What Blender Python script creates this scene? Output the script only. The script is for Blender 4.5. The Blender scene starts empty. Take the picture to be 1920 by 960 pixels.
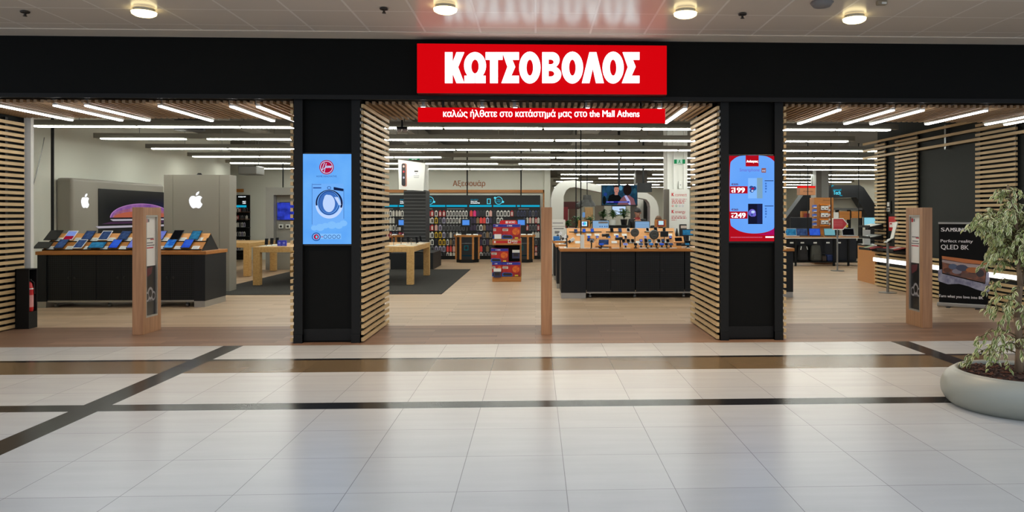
import bpy, bmesh, math, random
from mathutils import Vector, Matrix
from mathutils.geometry import tessellate_polygon
R = math.radians
random.seed(7)
S = bpy.context.scene
COL = S.collection

# ------------------------------------------------------------------ camera, world, exposure
FOC, PPX, PPY, EYE, YAW = 1412.0, 1060.0, 401.0, 1.517, R(2.27)
cam_data = bpy.data.cameras.new('camera')
cam_data.sensor_width = 36.0
cam_data.lens = FOC / 1920 * 36.0
cam_data.shift_x = -(PPX - 960) / 1920
cam_data.shift_y = -(480 - PPY) / 1920
cam_data.clip_end = 200
cam = bpy.data.objects.new('camera', cam_data)
COL.objects.link(cam)
cam.location = (0, 0, EYE)
cam.rotation_euler = (R(90), 0, -YAW)
S.camera = cam
S.view_settings.view_transform = 'Standard'
S.view_settings.look = 'None'
S.view_settings.gamma = 1.0
S.view_settings.use_curve_mapping = False
S.view_settings.exposure = 0.0

W = bpy.data.worlds.new('world')
S.world = W
W.use_nodes = True
W.node_tree.nodes['Background'].inputs[0].default_value = (0.80, 0.88, 1.0, 1)
W.node_tree.nodes['Background'].inputs[1].default_value = 0.85

def area_lamp(name, loc, rot, sx, sy, power, color):
    d = bpy.data.lights.new(name, 'AREA')
    d.shape = 'RECTANGLE'; d.size = sx; d.size_y = sy; d.energy = power; d.color = color
    o = bpy.data.objects.new(name, d); COL.objects.link(o)
    o.location = loc; o.rotation_euler = rot
    return o
# the skylight of the mall atrium, above and behind the camera
area_lamp('atrium_skylight', (0, 0.2, 7.5), (0, 0, 0), 14, 6, 170, (0.86, 0.92, 1.0))
TUBE_POWER = 25.0
PORTAL_POWER = 16.0

# ------------------------------------------------------------------ pixel rays -> points of the place
CY, SY = math.cos(YAW), math.sin(YAW)
def ray(px, py):
    xc = (px - PPX) / FOC
    return Vector((xc * CY + SY, -xc * SY + CY, (PPY - py) / FOC))
def at(px, py, Y):
    d = ray(px, py); t = Y / d.y
    return Vector((d.x * t, Y, EYE + d.z * t))
def atx(px, py, X):
    d = ray(px, py); t = X / d.x
    return Vector((X, d.y * t, EYE + d.z * t))
def atz(px, py, Z=0.0):
    d = ray(px, py); t = (Z - EYE) / d.z
    return Vector((d.x * t, d.y * t, Z))
def fx(px, Y): return at(px, 400, Y).x
def fz(py, Y, px=1004): return at(px, py, Y).z

# ------------------------------------------------------------------ materials
def lin(c):
    return tuple(((v / 255) / 12.92 if v <= 10 else ((v / 255 + 0.055) / 1.055) ** 2.4) for v in c)
MATS = {}
def mat(name, rgb, rough=0.5, metal=0.0, emit=0.0, spec=0.5, coat=0.0):
    if name in MATS: return MATS[name]
    m = bpy.data.materials.new(name); m.use_nodes = True
    b = m.node_tree.nodes['Principled BSDF']
    c = (*lin(rgb), 1)
    b.inputs['Base Color'].default_value = c
    b.inputs['Roughness'].default_value = rough
    b.inputs['Metallic'].default_value = metal
    b.inputs['Specular IOR Level'].default_value = spec
    b.inputs['Coat Weight'].default_value = coat
    if emit > 0:
        b.inputs['Emission Color'].default_value = c
        b.inputs['Emission Strength'].default_value = emit
        b.inputs['Base Color'].default_value = (0.004, 0.004, 0.004, 1)
        b.inputs['Specular IOR Level'].default_value = 0.0
        b.inputs['Roughness'].default_value = 0.9
    MATS[name] = m
    return m
def nodes_of(m): return m.node_tree.nodes, m.node_tree.links, m.node_tree.nodes['Principled BSDF']
def grain(m, rgb2, scale=(2, 30, 30), amt=1.0, detail=4.0):
    """mix the base colour with rgb2 through a stretched noise"""
    n, l, b = nodes_of(m)
    tc = n.new('ShaderNodeTexCoord'); mp = n.new('ShaderNodeMapping'); nz = n.new('ShaderNodeTexNoise')
    mp.inputs['Scale'].default_value = scale
    nz.inputs['Scale'].default_value = 1.0; nz.inputs['Detail'].default_value = detail
    mx = n.new('ShaderNodeMix'); mx.data_type = 'RGBA'
    mx.inputs[6].default_value = b.inputs['Base Color'].default_value
    mx.inputs[7].default_value = (*lin(rgb2), 1)
    rp = n.new('ShaderNodeMapRange')
    rp.inputs['From Min'].default_value = 0.35; rp.inputs['From Max'].default_value = 0.65
    rp.inputs['To Max'].default_value = amt
    l.new(tc.outputs['Object'], mp.inputs[0]); l.new(mp.outputs[0], nz.inputs['Vector'])
    l.new(nz.outputs['Fac'], rp.inputs['Value']); l.new(rp.outputs[0], mx.inputs[0])
    l.new(mx.outputs[2], b.inputs['Base Color'])
    return m
def bricks(m, c1, c2, mortar, bw, rh, ms, off=0.0, loc=(0, 0, 0), rough_noise=False, streak=None, bump=0.0):
    n, l, b = nodes_of(m)
    tc = n.new('ShaderNodeTexCoord'); mp = n.new('ShaderNodeMapping'); br = n.new('ShaderNodeTexBrick')
    mp.inputs['Location'].default_value = loc
    br.offset = off; br.squash = 1.0
    br.inputs['Scale'].default_value = 1.0
    br.inputs['Mortar Size'].default_value = ms
    br.inputs['Mortar Smooth'].default_value = 0.1
    br.inputs['Brick Width'].default_value = bw; br.inputs['Row Height'].default_value = rh
    br.inputs['Color1'].default_value = (*lin(c1), 1); br.inputs['Color2'].default_value = (*lin(c2), 1)
    br.inputs['Mortar'].default_value = (*lin(mortar), 1)
    l.new(tc.outputs['Object'], mp.inputs[0]); l.new(mp.outputs[0], br.inputs['Vector'])
    last = br.outputs['Color']
    if streak:
        mp2 = n.new('ShaderNodeMapping'); mp2.inputs['Scale'].default_value = streak[0]
        nz = n.new('ShaderNodeTexNoise'); nz.inputs['Scale'].default_value = 1.0; nz.inputs['Detail'].default_value = 5
        l.new(tc.outputs['Object'], mp2.inputs[0]); l.new(mp2.outputs[0], nz.inputs['Vector'])
        rp = n.new('ShaderNodeMapRange')
        rp.inputs['From Min'].default_value = 0.3; rp.inputs['From Max'].default_value = 0.7
        rp.inputs['To Min'].default_value = streak[1]; rp.inputs['To Max'].default_value = streak[2]
        mx = n.new('ShaderNodeMix'); mx.data_type = 'RGBA'; mx.blend_type = 'MULTIPLY'; mx.inputs[0].default_value = 1
        l.new(nz.outputs['Fac'], rp.inputs['Value']); l.new(last, mx.inputs[6]); l.new(rp.outputs[0], mx.inputs[7])
        last = mx.outputs[2]
    l.new(last, b.inputs['Base Color'])
    if bump:
        bp = n.new('ShaderNodeBump'); bp.inputs['Strength'].default_value = bump; bp.inputs['Distance'].default_value = 0.004
        bp.invert = True
        l.new(br.outputs['Fac'], bp.inputs['Height']); l.new(bp.outputs[0], b.inputs['Normal'])
    return m
def dots(m, dark, pitch, r):
    """perforated sheet: rows of round holes"""
    n, l, b = nodes_of(m)
    tc = n.new('ShaderNodeTexCoord')
    sx = n.new('ShaderNodeVectorMath'); sx.operation = 'SCALE'; sx.inputs['Scale'].default_value = 1 / pitch
    fr = n.new('ShaderNodeVectorMath'); fr.operation = 'FRACTION'
    sb = n.new('ShaderNodeVectorMath'); sb.operation = 'SUBTRACT'; sb.inputs[1].default_value = (.5, .5, .5)
    ml = n.new('ShaderNodeVectorMath'); ml.operation = 'MULTIPLY'; ml.inputs[1].default_value = (1, 0, 1)
    ln = n.new('ShaderNodeVectorMath'); ln.operation = 'LENGTH'
    lt = n.new('ShaderNodeMath'); lt.operation = 'LESS_THAN'; lt.inputs[1].default_value = r
    mx = n.new('ShaderNodeMix'); mx.data_type = 'RGBA'
    mx.inputs[6].default_value = b.inputs['Base Color'].default_value; mx.inputs[7].default_value = (*lin(dark), 1)
    l.new(tc.outputs['Object'], sx.inputs[0]); l.new(sx.outputs[0], fr.inputs[0]); l.new(fr.outputs[0], sb.inputs[0])
    l.new(sb.outputs[0], ml.inputs[0]); l.new(ml.outputs[0], ln.inputs[0]); l.new(ln.outputs['Value'], lt.inputs[0])
    l.new(lt.outputs[0], mx.inputs[0]); l.new(mx.outputs[2], b.inputs['Base Color'])
    return m

BLACK = mat('matt_black_metal', (18, 19, 19), 0.5, spec=.25)
BLACKP = mat('black_plastic', (14, 15, 17), 0.35)
FASCIA = mat('black_fascia_board', (13, 14, 13), 0.6, spec=0.12)
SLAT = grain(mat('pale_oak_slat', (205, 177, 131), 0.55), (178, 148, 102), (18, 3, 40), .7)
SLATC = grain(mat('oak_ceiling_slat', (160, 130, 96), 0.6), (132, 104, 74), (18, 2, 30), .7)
OAK = grain(mat('oak_table', (206, 164, 102), 0.45), (186, 142, 82), (30, 3, 30), .8)
CWOOD = grain(mat('orange_beech', (184, 122, 56), 0.4), (166, 104, 44), (4, 40, 40), .8)
CWOODL = grain(mat('light_beech_board', (222, 158, 92), 0.4), (206, 140, 76), (4, 40, 40), .8)
TWOOD = grain(mat('totem_oak', (180, 136, 98), 0.5), (154, 112, 78), (30, 30, 1.5), .9)
CHAR = mat('charcoal_panel', (26, 28, 31), 0.5, spec=.3)
PERF = dots(mat('perforated_charcoal_sheet', (25, 27, 30), 0.5, spec=.3), (8, 8, 9), 0.034, 0.33)
ALU = mat('brushed_aluminium', (170, 168, 162), 0.35, 0.7)
STEEL = mat('steel', (150, 152, 152), 0.3, 0.9)
WHITE = mat('white_paint', (220, 220, 214), 0.6)
WALLW = mat('shop_wall_paint', (208, 208, 196), 0.8)
PAPER = mat('white_card', (226, 226, 222), 0.7)
PRINT = mat('grey_print', (120, 120, 122), 0.8)
REDP = mat('red_print', (190, 30, 40), 0.6)
REDM = mat('red_enamel', (190, 18, 24), 0.35)
GREYP = mat('taupe_grey_panel', (138, 132, 121), 0.45)
DARKW = mat('dark_board', (34, 37, 35), 0.7, spec=.3)
DCEIL = mat('dark_ceiling_paint', (70, 66, 58), 0.9)
TRAY = mat('grey_cable_tray', (120, 116, 104), 0.6)
TUBE = mat('white_led_tube', (252, 255, 245), 0.5, emit=TUBE_POWER)
PTUBE = mat('white_led_strip', (255, 252, 250), 0.5, emit=PORTAL_POWER)
GLOW = mat('lit_white_face', (250, 252, 255), 0.5, emit=1.15)
GLASS = mat('dark_glass', (10, 12, 18), 0.08)
CYAN = mat('lit_cyan', (20, 170, 205), 0.5, emit=0.9)
LCYAN = mat('lit_pale_cyan', (90, 215, 240), 0.5, emit=1.0)

# ------------------------------------------------------------------ mesh builder
def V(*a): return Vector(a)
class Fr:
    """flat frame: o + a*u + b*v + c*n"""
    def __init__(s, o, u, v, n): s.o, s.u, s.v, s.n = V(*o), V(*u), V(*v), V(*n)
    def __call__(s, a, b, c=0.0): return s.o + s.u * a + s.v * b + s.n * c
def facing(Y):
    """photo coordinates on the plane Y, c metres towards the viewer"""
    return lambda a, b, c=0.0: at(a, b, Y) + V(0, -c, 0)
def sub(f, x0, y0, s, s2=None):
    return lambda a, b, c=0.0: f(x0 + a / s, y0 + b / (s2 or s), c)
_text = {}
def text_polys(s, bold=0.0, sp=1.0):
    """filled outlines of a line of lettering: every outer contour is filled by itself, so contours may overlap"""
    k = (s, sp)
    if k in _text: return _text[k]
    c = bpy.data.curves.new('lettering', 'FONT'); c.body = s; c.size = 1; c.space_character = sp
    o = bpy.data.objects.new('lettering', c); COL.objects.link(o)
    cu = o.to_curve(bpy.context.evaluated_depsgraph_get())
    loops = []
    for sp_ in cu.splines:
        pts = sp_.bezier_points; L = []
        for i in range(len(pts)):
            p, q = pts[i], pts[(i + 1) % len(pts)]
            p0, p1, p2, p3 = p.co, p.handle_right, q.handle_left, q.co
            straight = (p1 - p0).cross(p3 - p0).length + (p2 - p0).cross(p3 - p0).length < 1e-6
            n = 1 if straight else 4
            for j in range(n):
                t = j / n; v = p0 * (1 - t) ** 3 + p1 * 3 * t * (1 - t) ** 2 + p2 * 3 * t * t * (1 - t) + p3 * t ** 3
                if not L or (L[-1][0] - v.x) ** 2 + (L[-1][1] - v.y) ** 2 > 1e-8: L.append((v.x, v.y))
        if len(L) > 2: loops.append(L)
    o.to_curve_clear(); bpy.data.objects.remove(o); bpy.data.curves.remove(c)
    area = lambda L: sum(L[i - 1][0] * L[i][1] - L[i][0] * L[i - 1][1] for i in range(len(L))) / 2
    def inside(p, L):
        r = False
        for i in range(len(L)):
            (x0, y0), (x1, y1) = L[i - 1], L[i]
            if (y0 > p[1]) != (y1 > p[1]) and p[0] < (x1 - x0) * (p[1] - y0) / (y1 - y0) + x0: r = not r
        return r
    holders = []                                    # for each contour the smallest contour round it
    for L in loops:
        own = [M for M in loops if M is not L and abs(area(M)) > abs(area(L)) and inside(L[0], M)]
        holders.append(min(own, key=lambda M: abs(area(M))) if own else None)
    hole = [h is not None and area(h) * area(L) < 0 for L, h in zip(loops, holders)]
    outs = [[L] for L, h in zip(loops, hole) if not h]
    for L, h, is_hole in zip(loops, holders, hole):
        if is_hole: next(g for g in outs if g[0] is h or not any(M is h for M, k2 in zip(loops, hole) if not k2)).append(L)
    vs, fs = [], []
    for g in outs:
        b = len(vs); pts = [p for L in g for p in L]; vs += pts; want = abs(area(g[0])) - sum(abs(area(L)) for L in g[1:]); best = None
        for turn in (0, .013, .31, .77, 1.3, 2.1, 2.9):          # try again, turned a little, when a filling comes out wrong
            ct, st_ = math.cos(turn), math.sin(turn); ox, oy = g[0][0]
            tr = tessellate_polygon([[V((p[0] - ox) * ct - (p[1] - oy) * st_, (p[0] - ox) * st_ + (p[1] - oy) * ct, 0) for p in L] for L in g])
            err = abs(sum(abs(area([pts[j] for j in t])) for t in tr) - want)
            if best is None or err < best[0]: best = (err, tr)
            if err < want * .01: break
        fs += [tuple(b + j for j in t) for t in best[1]]
    _text[k] = (vs, fs)
    return _text[k]
class MB:
    def __init__(s): s.v, s.f, s.m, s.mats = [], [], [], []
    def mi(s, m):
        if m not in s.mats: s.mats.append(m)
        return s.mats.index(m)
    def face(s, idx, m): s.f.append(tuple(idx)); s.m.append(s.mi(m))
    def add(s, pts): i = len(s.v); s.v += [Vector(p) for p in pts]; return i
    def poly(s, pts, m):
        i = s.add(pts); s.face(range(i, i + len(pts)), m)
    def box(s, x0, x1, y0, y1, z0, z1, m, M=None):
        p = [V(x, y, z) for z in (z0, z1) for y in (y0, y1) for x in (x0, x1)]
        if M: p = [M @ q for q in p]
        i = s.add(p)
        for q in ((0, 2, 3, 1), (4, 5, 7, 6), (0, 1, 5, 4), (2, 6, 7, 3), (0, 4, 6, 2), (1, 3, 7, 5)):
            s.face([i + k for k in q], m)
        return s
    def rbox(s, x0, x1, y0, y1, z0, z1, m, r=0.01, M=None, seg=2):
        bm = bmesh.new(); bmesh.ops.create_cube(bm, size=1)
        for v in bm.verts:
            v.co = V((x0 + x1) / 2 + v.co.x * (x1 - x0), (y0 + y1) / 2 + v.co.y * (y1 - y0), (z0 + z1) / 2 + v.co.z * (z1 - z0))
        bmesh.ops.bevel(bm, geom=bm.edges[:], offset=r, segments=seg, affect='EDGES', profile=.5)
        i = s.add([(M @ v.co if M else v.co) for v in bm.verts]); bm.verts.index_update()
        for f in bm.faces: s.face([i + v.index for v in f.verts], m)
        bm.free(); return s
    def fbox(s, fr, x0, x1, y0, y1, c0, c1, m):
        p = [fr(x, y, c) for c in (c0, c1) for y in (y0, y1) for x in (x0, x1)]
        i = s.add(p)
        for q in ((0, 2, 3, 1), (4, 5, 7, 6), (0, 1, 5, 4), (2, 6, 7, 3), (0, 4, 6, 2), (1, 3, 7, 5)):
            s.face([i + k for k in q], m)
        return s
    def tube(s, p0, p1, r0, m, r1=None, n=10):
        p0, p1 = V(*p0), V(*p1); r1 = r0 if r1 is None else r1
        d = (p1 - p0).normalized(); a = d.orthogonal().normalized(); b = d.cross(a)
        i = s.add([p + (a * math.cos(2 * math.pi * k / n) + b * math.sin(2 * math.pi * k / n)) * r for p, r in ((p0, r0), (p1, r1)) for k in range(n)])
        for k in range(n): s.face((i + k, i + (k + 1) % n, i + n + (k + 1) % n, i + n + k), m)
        s.face([i + k for k in reversed(range(n))], m); s.face([i + n + k for k in range(n)], m)
        return s
    def path(s, pts, r, m, n=8, taper=1.0):
        for k in range(len(pts) - 1):
            t0 = 1 + (taper - 1) * k / (len(pts) - 1); t1 = 1 + (taper - 1) * (k + 1) / (len(pts) - 1)
            s.tube(pts[k], pts[k + 1], r * t0, m, r * t1, n)
        return s
    def lathe(s, o, prof, m, n=24, cap=True):
        o = V(*o); i = s.add([o + V(r * math.cos(2 * math.pi * k / n), r * math.sin(2 * math.pi * k / n), z) for r, z in prof for k in range(n)])
        for j in range(len(prof) - 1):
            for k in range(n):
                s.face((i + j * n + k, i + j * n + (k + 1) % n, i + (j + 1) * n + (k + 1) % n, i + (j + 1) * n + k), m)
        if cap:
            s.face([i + k for k in reversed(range(n))], m); s.face([i + (len(prof) - 1) * n + k for k in range(n)], m)
        return s
    def rect(s, fr, x0, y0, x1, y1, m, c=0.0):
        s.poly([fr(x0, y0, c), fr(x1, y0, c), fr(x1, y1, c), fr(x0, y1, c)], m); return s
    def disc(s, fr, cx, cy, rx, ry, m, c=0.0, n=28, a0=0, a1=360):
        k = n if a1 - a0 == 360 else n + 1
        s.poly([fr(cx + rx * math.cos(R(a0 + (a1 - a0) * j / n)), cy + ry * math.sin(R(a0 + (a1 - a0) * j / n)), c) for j in range(k)], m); return s
    def ring(s, fr, cx, cy, rx, ry, t, m, c=0.0, n=28, a0=0, a1=360):
        for j in range(n):
            q = []
            for jj, k in ((j, 1), (j + 1, 1), (j + 1, 1 - t), (j, 1 - t)):
                a = R(a0 + (a1 - a0) * jj / n); q.append(fr(cx + rx * k * math.cos(a), cy + ry * k * math.sin(a), c))
            s.poly(q, m)
        return s
    def shape(s, fr, loops, m, c0=0.0, c1=None, side=None):
        """a flat shape with holes, extruded from c0 to c1 when c1 is given"""
        flat = [p for L in loops for p in L]
        tris = tessellate_polygon([[V(p[0], p[1], 0) for p in L] for L in loops])
        top = c0 if c1 is None else c1
        i = s.add([fr(p[0], p[1], top) for p in flat])
        for t in tris: s.face([i + k for k in t], m)
        if c1 is not None:
            j = s.add([fr(p[0], p[1], c0) for p in flat]); b = 0
            for t in tris: s.face([j + k for k in reversed(t)], side or m)
            for L in loops:
                for k in range(len(L)):
                    k2 = (k + 1) % len(L)
                    s.face((j + b + k, j + b + k2, i + b + k2, i + b + k), side or m)
                b += len(L)
        return s
    def text(s, fr, st, x0, y0, x1, y1, m, c=0.0, bold=0.0, ital=0.0, sp=1.0):
        """lettering whose outline fills the box x0..x1, y0 (top) .. y1 (bottom) of the frame"""
        if bold > 0:
            k = bold * abs(y1 - y0) * 1.4
            for j, dx in enumerate((-k, k)): s.text(fr, st, x0 + k + dx, y0, x1 - k + dx, y1, m, c + .0004 * (j + 1), 0, ital, sp)
            return s
        vs, fs = text_polys(st, 0, sp)
        ax, bx = min(v[0] for v in vs), max(v[0] for v in vs); ay, by = min(v[1] for v in vs), max(v[1] for v in vs)
        i = s.add([fr(x0 + (v[0] - ax) / (bx - ax) * (x1 - x0) + ital * (v[1] - ay) / (by - ay), y1 + (v[1] - ay) / (by - ay) * (y0 - y1), c) for v in vs])
        for f in fs: s.face([i + k for k in f], m)
        return s
    def build(s, name, parent=None, label=None, local=False, smooth=False, kind=None):
        me = bpy.data.meshes.new(name)
        off = V(0, 0, 0)
        if parent is not None and not local:
            p = parent
            while p is not None: off = off + p.location; p = p.parent
        me.from_pydata([v - off for v in s.v], [], s.f)
        for m in s.mats: me.materials.append(m)
        me.polygons.foreach_set('material_index', s.m)
        if smooth: me.polygons.foreach_set('use_smooth', [True] * len(s.f))
        me.update()
        o = bpy.data.objects.new(name, me); COL.objects.link(o)
        if parent is not None: o.parent = parent
        if label: o['label'] = label
        if kind: o['kind'] = kind
        return o
def struct(name, mb, **k):
    return mb.build(name, kind='structure', **k)
def tag(o, label, cat, group=None):
    o['label'] = label; o['category'] = cat
    if group: o['group'] = group
    return o
def thing(name, label, cat, loc, group=None, rz=0.0):
    o = bpy.data.objects.new(name, None); COL.objects.link(o); o.empty_display_size = 0.05
    o.location = loc; o.rotation_euler = (0, 0, rz)
    return tag(o, label, cat, group)
def dup(root, loc, label, group=None):
    r = root.copy(); COL.objects.link(r); r.location = loc; r['label'] = label
    if group: r['group'] = group
    for ch in list(root.children):
        c = ch.copy(); COL.objects.link(c); c.parent = r
        for g in list(ch.children):
            d = g.copy(); COL.objects.link(d); d.parent = c
    return r
def single(name, mb, label, cat, group=None, smooth=False, origin=None):
    o = mb.build(name, smooth=smooth)
    if origin is not None:
        o.data.transform(Matrix.Translation(-V(*origin))); o.location = origin
    return tag(o, label, cat, group)
ORD = ['first', 'second', 'third', 'fourth', 'fifth', 'sixth', 'seventh', 'eighth', 'ninth', 'tenth', 'eleventh', 'twelfth',
       'thirteenth', 'fourteenth', 'fifteenth', 'sixteenth', 'seventeenth', 'eighteenth', 'nineteenth', 'twentieth']

# ================================================================== THE SETTING
Y0 = 8.95          # front of the shop
Y1 = 10.5          # back of the slatted entrance portal
YB = 8.80          # where the mall tiles end
# ---- mall floor: pale tiles, dark strips, brown band
TILE = bricks(mat('pale_stone_tile', (205, 204, 200), 0.25, spec=.16), (187, 188, 186), (180, 181, 180), (134, 134, 133), 0.6, 0.6, 0.0022,
              loc=(0.43 + 0.6 * 10, 0.07 + 0.6 * 5, 0), streak=((1.2, 9, 1), .95, 1.03))
DSTRIP = bricks(mat('black_granite', (44, 44, 44), 0.20, spec=.10), (36, 36, 36), (31, 31, 31), (20, 20, 20), 0.6, 4.0, 0.003, loc=(0.43, 0, 0))
BROWN = bricks(mat('brown_stone', (122, 106, 84), 0.20, spec=.10), (108, 91, 68), (98, 83, 62), (72, 62, 50), 0.6, 4.0, 0.003, loc=(0.43, 0, 0))
ys = [(-4.0, 5.92, TILE), (5.92, 6.12, DSTRIP), (6.12, 7.30, TILE), (7.30, 7.90, BROWN), (7.90, 7.99, DSTRIP), (7.99, YB, TILE)]
xs = [(-11, -3.58, None), (-3.58, -3.36, DSTRIP), (-3.36, 4.22, None), (4.22, 4.44, DSTRIP), (4.44, 12, None)]
mb = MB()
for x0, x1, m2 in xs:
    for y0, y1, m1 in ys:
        mb.poly([(x0, y0, 0), (x1, y0, 0), (x1, y1, 0), (x0, y1, 0)], m2 if (m2 and y0 < 8.6) else m1)
struct('floor', mb)
# ---- shop floor: planks, a darker entrance run, grey carpet
PLANK = bricks(mat('pale_oak_plank', (190, 166, 140), 0.4, spec=.3), (190, 163, 134), (168, 141, 113), (132, 110, 90), 1.3, 0.155, 0.002, off=0.37,
               streak=((1.0, 26, 1), .86, 1.08))
PLANKD = bricks(mat('dark_oak_plank', (140, 112, 92), 0.4, spec=.12), (140, 110, 90), (116, 90, 73), (88, 68, 56), 1.3, 0.155, 0.002, off=0.37,
                streak=((1.0, 26, 1), .82, 1.1))
mb = MB()
mb.poly([(-11, YB, .0), (12, YB, .0), (12, 10.3, .0), (-11, 10.3, .0)], PLANKD)
mb.poly([(-13, 10.3, .0), (15, 10.3, .0), (15, 44, .0), (-13, 44, .0)], PLANK)
struct('floor_shop', mb)
CARPET = grain(mat('charcoal_carpet', (64, 62, 59), 0.95, spec=.1), (52, 51, 48), (60, 60, 60), 1)
mb = MB(); mb.box(-6.4, -1.77, 14.3, 20.6, 0.0, 0.012, CARPET)
single('carpet', mb, 'large charcoal grey carpet lying under the pale oak tables', 'carpet')
# ---- mall ceiling
CPANEL = bricks(mat('ceiling_metal_panel', (186, 178, 168), 0.24), (222, 212, 198), (217, 207, 193), (240, 234, 224), 0.62, 0.62, 0.012,
                loc=(0.0, 0.36, 0), bump=.4)
CBAND = mat('ceiling_border_band', (222, 212, 198), 0.34)
ZC = 3.57
mb = MB()
mb.box(-11, 12, 5.6, 8.56, ZC, ZC + .06, CPANEL)
mb.box(-11, 12, 8.56, 9.2, ZC - .006, ZC + .06, CBAND)
struct('ceiling', mb)
# ---- fascia above the opening and the black pillars
ZF = 2.865
mb = MB()
mb.box(-11, 12, Y0 - .06, Y0 + .10, ZF, ZC - .004, FASCIA)
mb.box(-11, 12, Y0 - .075, Y0 - .05, ZF - .012, ZF + .04, BLACK)
struct('wall_front', mb)
def slat_wall(mb, x, y0, y1, sgn, z0=0.015, z1=2.83, m=SLAT, t=0.032, gap=0.045):
    """horizontal bars running in depth on a wall of constant x, standing off to the sgn side on dark battens"""
    z = z0
    while z + .042 < z1:
        mb.box(min(x, x + sgn * t), max(x, x + sgn * t), y0, y1, z, z + .042, m); z += .0765
    for k in range(3):
        yy = y0 + .3 + (y1 - y0 - .6) * k / 2
        mb.box(min(x, x - sgn * gap), max(x, x - sgn * gap), yy - .025, yy + .025, z0, z1, BLACK)
PILL = {}
def pillar(name, p0, p1):
    xa, xb = fx(p0, Y0), fx(p1, Y0)
    mb = MB()
    mb.box(xa + .09, xb - .09, Y0 + .06, Y1 - .05, 0, ZF, FASCIA)
    for a, b in ((xa, xa + .10), (xb - .10, xb)):
        mb.box(a, b, Y0, Y0 + .16, 0.0, ZF, BLACK)
        mb.box(a - .0, b + .0, Y0 - .012, Y0 + .16, 0.0, .10, BLACK)
        mb.box(a, b, Y1 - .25, Y1 - .10, 0, ZF, BLACK)
    mb.box(xa + .10, xb - .10, Y0 + .045, Y0 + .06, 0.02, .16, BLACK)
    o = struct(name, mb)
    s = MB()
    slat_wall(s, xb + .012, Y0 + .01, Y1, 1, gap=.05)
    slat_wall(s, xa - .012, Y0 + .01, Y1, -1, gap=.05)
    s.build('slat_cladding', o)
    PILL[name] = (xa, xb)
pillar('pillar_left', 551, 675)
pillar('pillar_right', 1351, 1468)
# ---- slatted soffit of the portal
mb = MB()
def soffit(xa, xb):
    x = xa
    while x < xb:
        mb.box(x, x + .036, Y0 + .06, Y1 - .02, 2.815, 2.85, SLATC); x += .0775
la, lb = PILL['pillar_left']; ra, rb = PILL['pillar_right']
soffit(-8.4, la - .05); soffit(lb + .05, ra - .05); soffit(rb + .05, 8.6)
struct('ceiling_slats', mb)
mb = MB(); mb.box(-9.5, 9.5, Y0 + .1, Y1, 2.93, 2.97, BLACK)
mb.box(-9.5, 9.5, Y1 - .03, Y1, 2.86, 3.6, BLACK)
struct('ceiling_portal', mb)
# ---- slatted left flank of the portal and its white end
XL = fx(46, Y1 - .1)
mb = MB()
mb.box(XL - .42, XL - .06, 8.6, Y1 - .02, 0, ZF, FASCIA)
slat_wall(mb, XL - .03, 8.6, Y1 - .1, 1, z1=2.78, gap=.05)
mb.box(XL - .10, XL + .03, Y1 - .02, Y1 + .04, 0, 3.5, WHITE)
struct('wall_portal_left', mb)
mb = MB(); mb.box(-11, XL - .42, 8.9, 9.05, 0, ZF, FASCIA); struct('wall_front_left', mb)
mb = MB(); mb.box(7.5, 12, 8.9, 9.05, 0, ZF, FASCIA); struct('wall_front_right', mb)
# ---- shop shell
XW = -8.8
mb = MB(); mb.box(XW - .15, XW, Y1 - .2, 22.1, 0, 3.7, WALLW); struct('wall_left', mb)
mb = MB(); mb.box(XW - .1, XL - .10, Y1, Y1 + .12, 0, 3.7, WALLW); struct('wall_entrance', mb)
mb = MB(); mb.box(-12.4, .50, 25.42, 25.6, 0, 3.7, WALLW); mb.box(.30, .50, 25.3, 44, 0, 3.7, WALLW); struct('wall_back', mb)
mb = MB(); mb.box(-12.4, -12.2, 22, 25.6, 0, 3.7, WALLW); mb.box(-12.4, XW - .02, 22.0, 22.1, 0, 3.7, WALLW); struct('wall_niche', mb)
mb = MB(); mb.box(.3, 15, 43.8, 44, 0, 3.7, WALLW); struct('wall_far', mb)
mb = MB(); mb.box(14.8, 15, 16.5, 44, 0, 3.7, WALLW); struct('wall_far_right', mb)
mb = MB(); mb.box(-13, 15, Y1, 44, 3.62, 3.7, DCEIL); struct('ceiling_shop', mb)
# wood band over the accessory wall and its frame
Yw = 25.40
mb = MB()
mb.box(fx(545, Yw), fx(1023, Yw), Yw - .06, Yw + .02, fz(361.5, Yw), fz(356, Yw), CWOOD)
mb.box(fx(1018, Yw), fx(1023, Yw), Yw - .06, Yw + .02, 0, fz(356, Yw), CWOOD)
struct('trim_1', mb)
# ---- right flank: dark wall with oak slats
XR = 7.25
def yr(px): return atx(px, 400, XR - .06).y
mb = MB(); mb.box(XR, XR + .25, 8.6, yr(1640), 0, 3.55, DARKW); struct('wall_right', mb)
mb = MB()
def slats_r(y0, y1, z0, z1):
    z = z0
    while z + .042 < z1:
        mb.box(XR - .075, XR - .043, y0, y1, z, z + .042, SLAT); z += .0765
    for yy in (y0 + .06, y1 - .06): mb.box(XR - .043, XR - .003, yy - .025, yy + .025, z0, z1, BLACK)
ztop = 3.02
slats_r(yr(1660), yr(1641), .79, ztop); slats_r(yr(1720), yr(1679), .79, ztop); slats_r(yr(1906), yr(1830), .79, ztop)
slats_r(8.7, yr(1641), .02, .50); slats_r(8.7, yr(1641), .60, .76)
for z in (2.70, 2.86, 3.01): mb.box(XR - .11, XR - .078, 10.6, yr(1641) + .5, z, z + .045, SLAT)
mb.box(XR - .078, XR - .02, 12.9, 12.95, 2.65, 3.08, STEEL)
struct('trim_2', mb)

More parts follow.
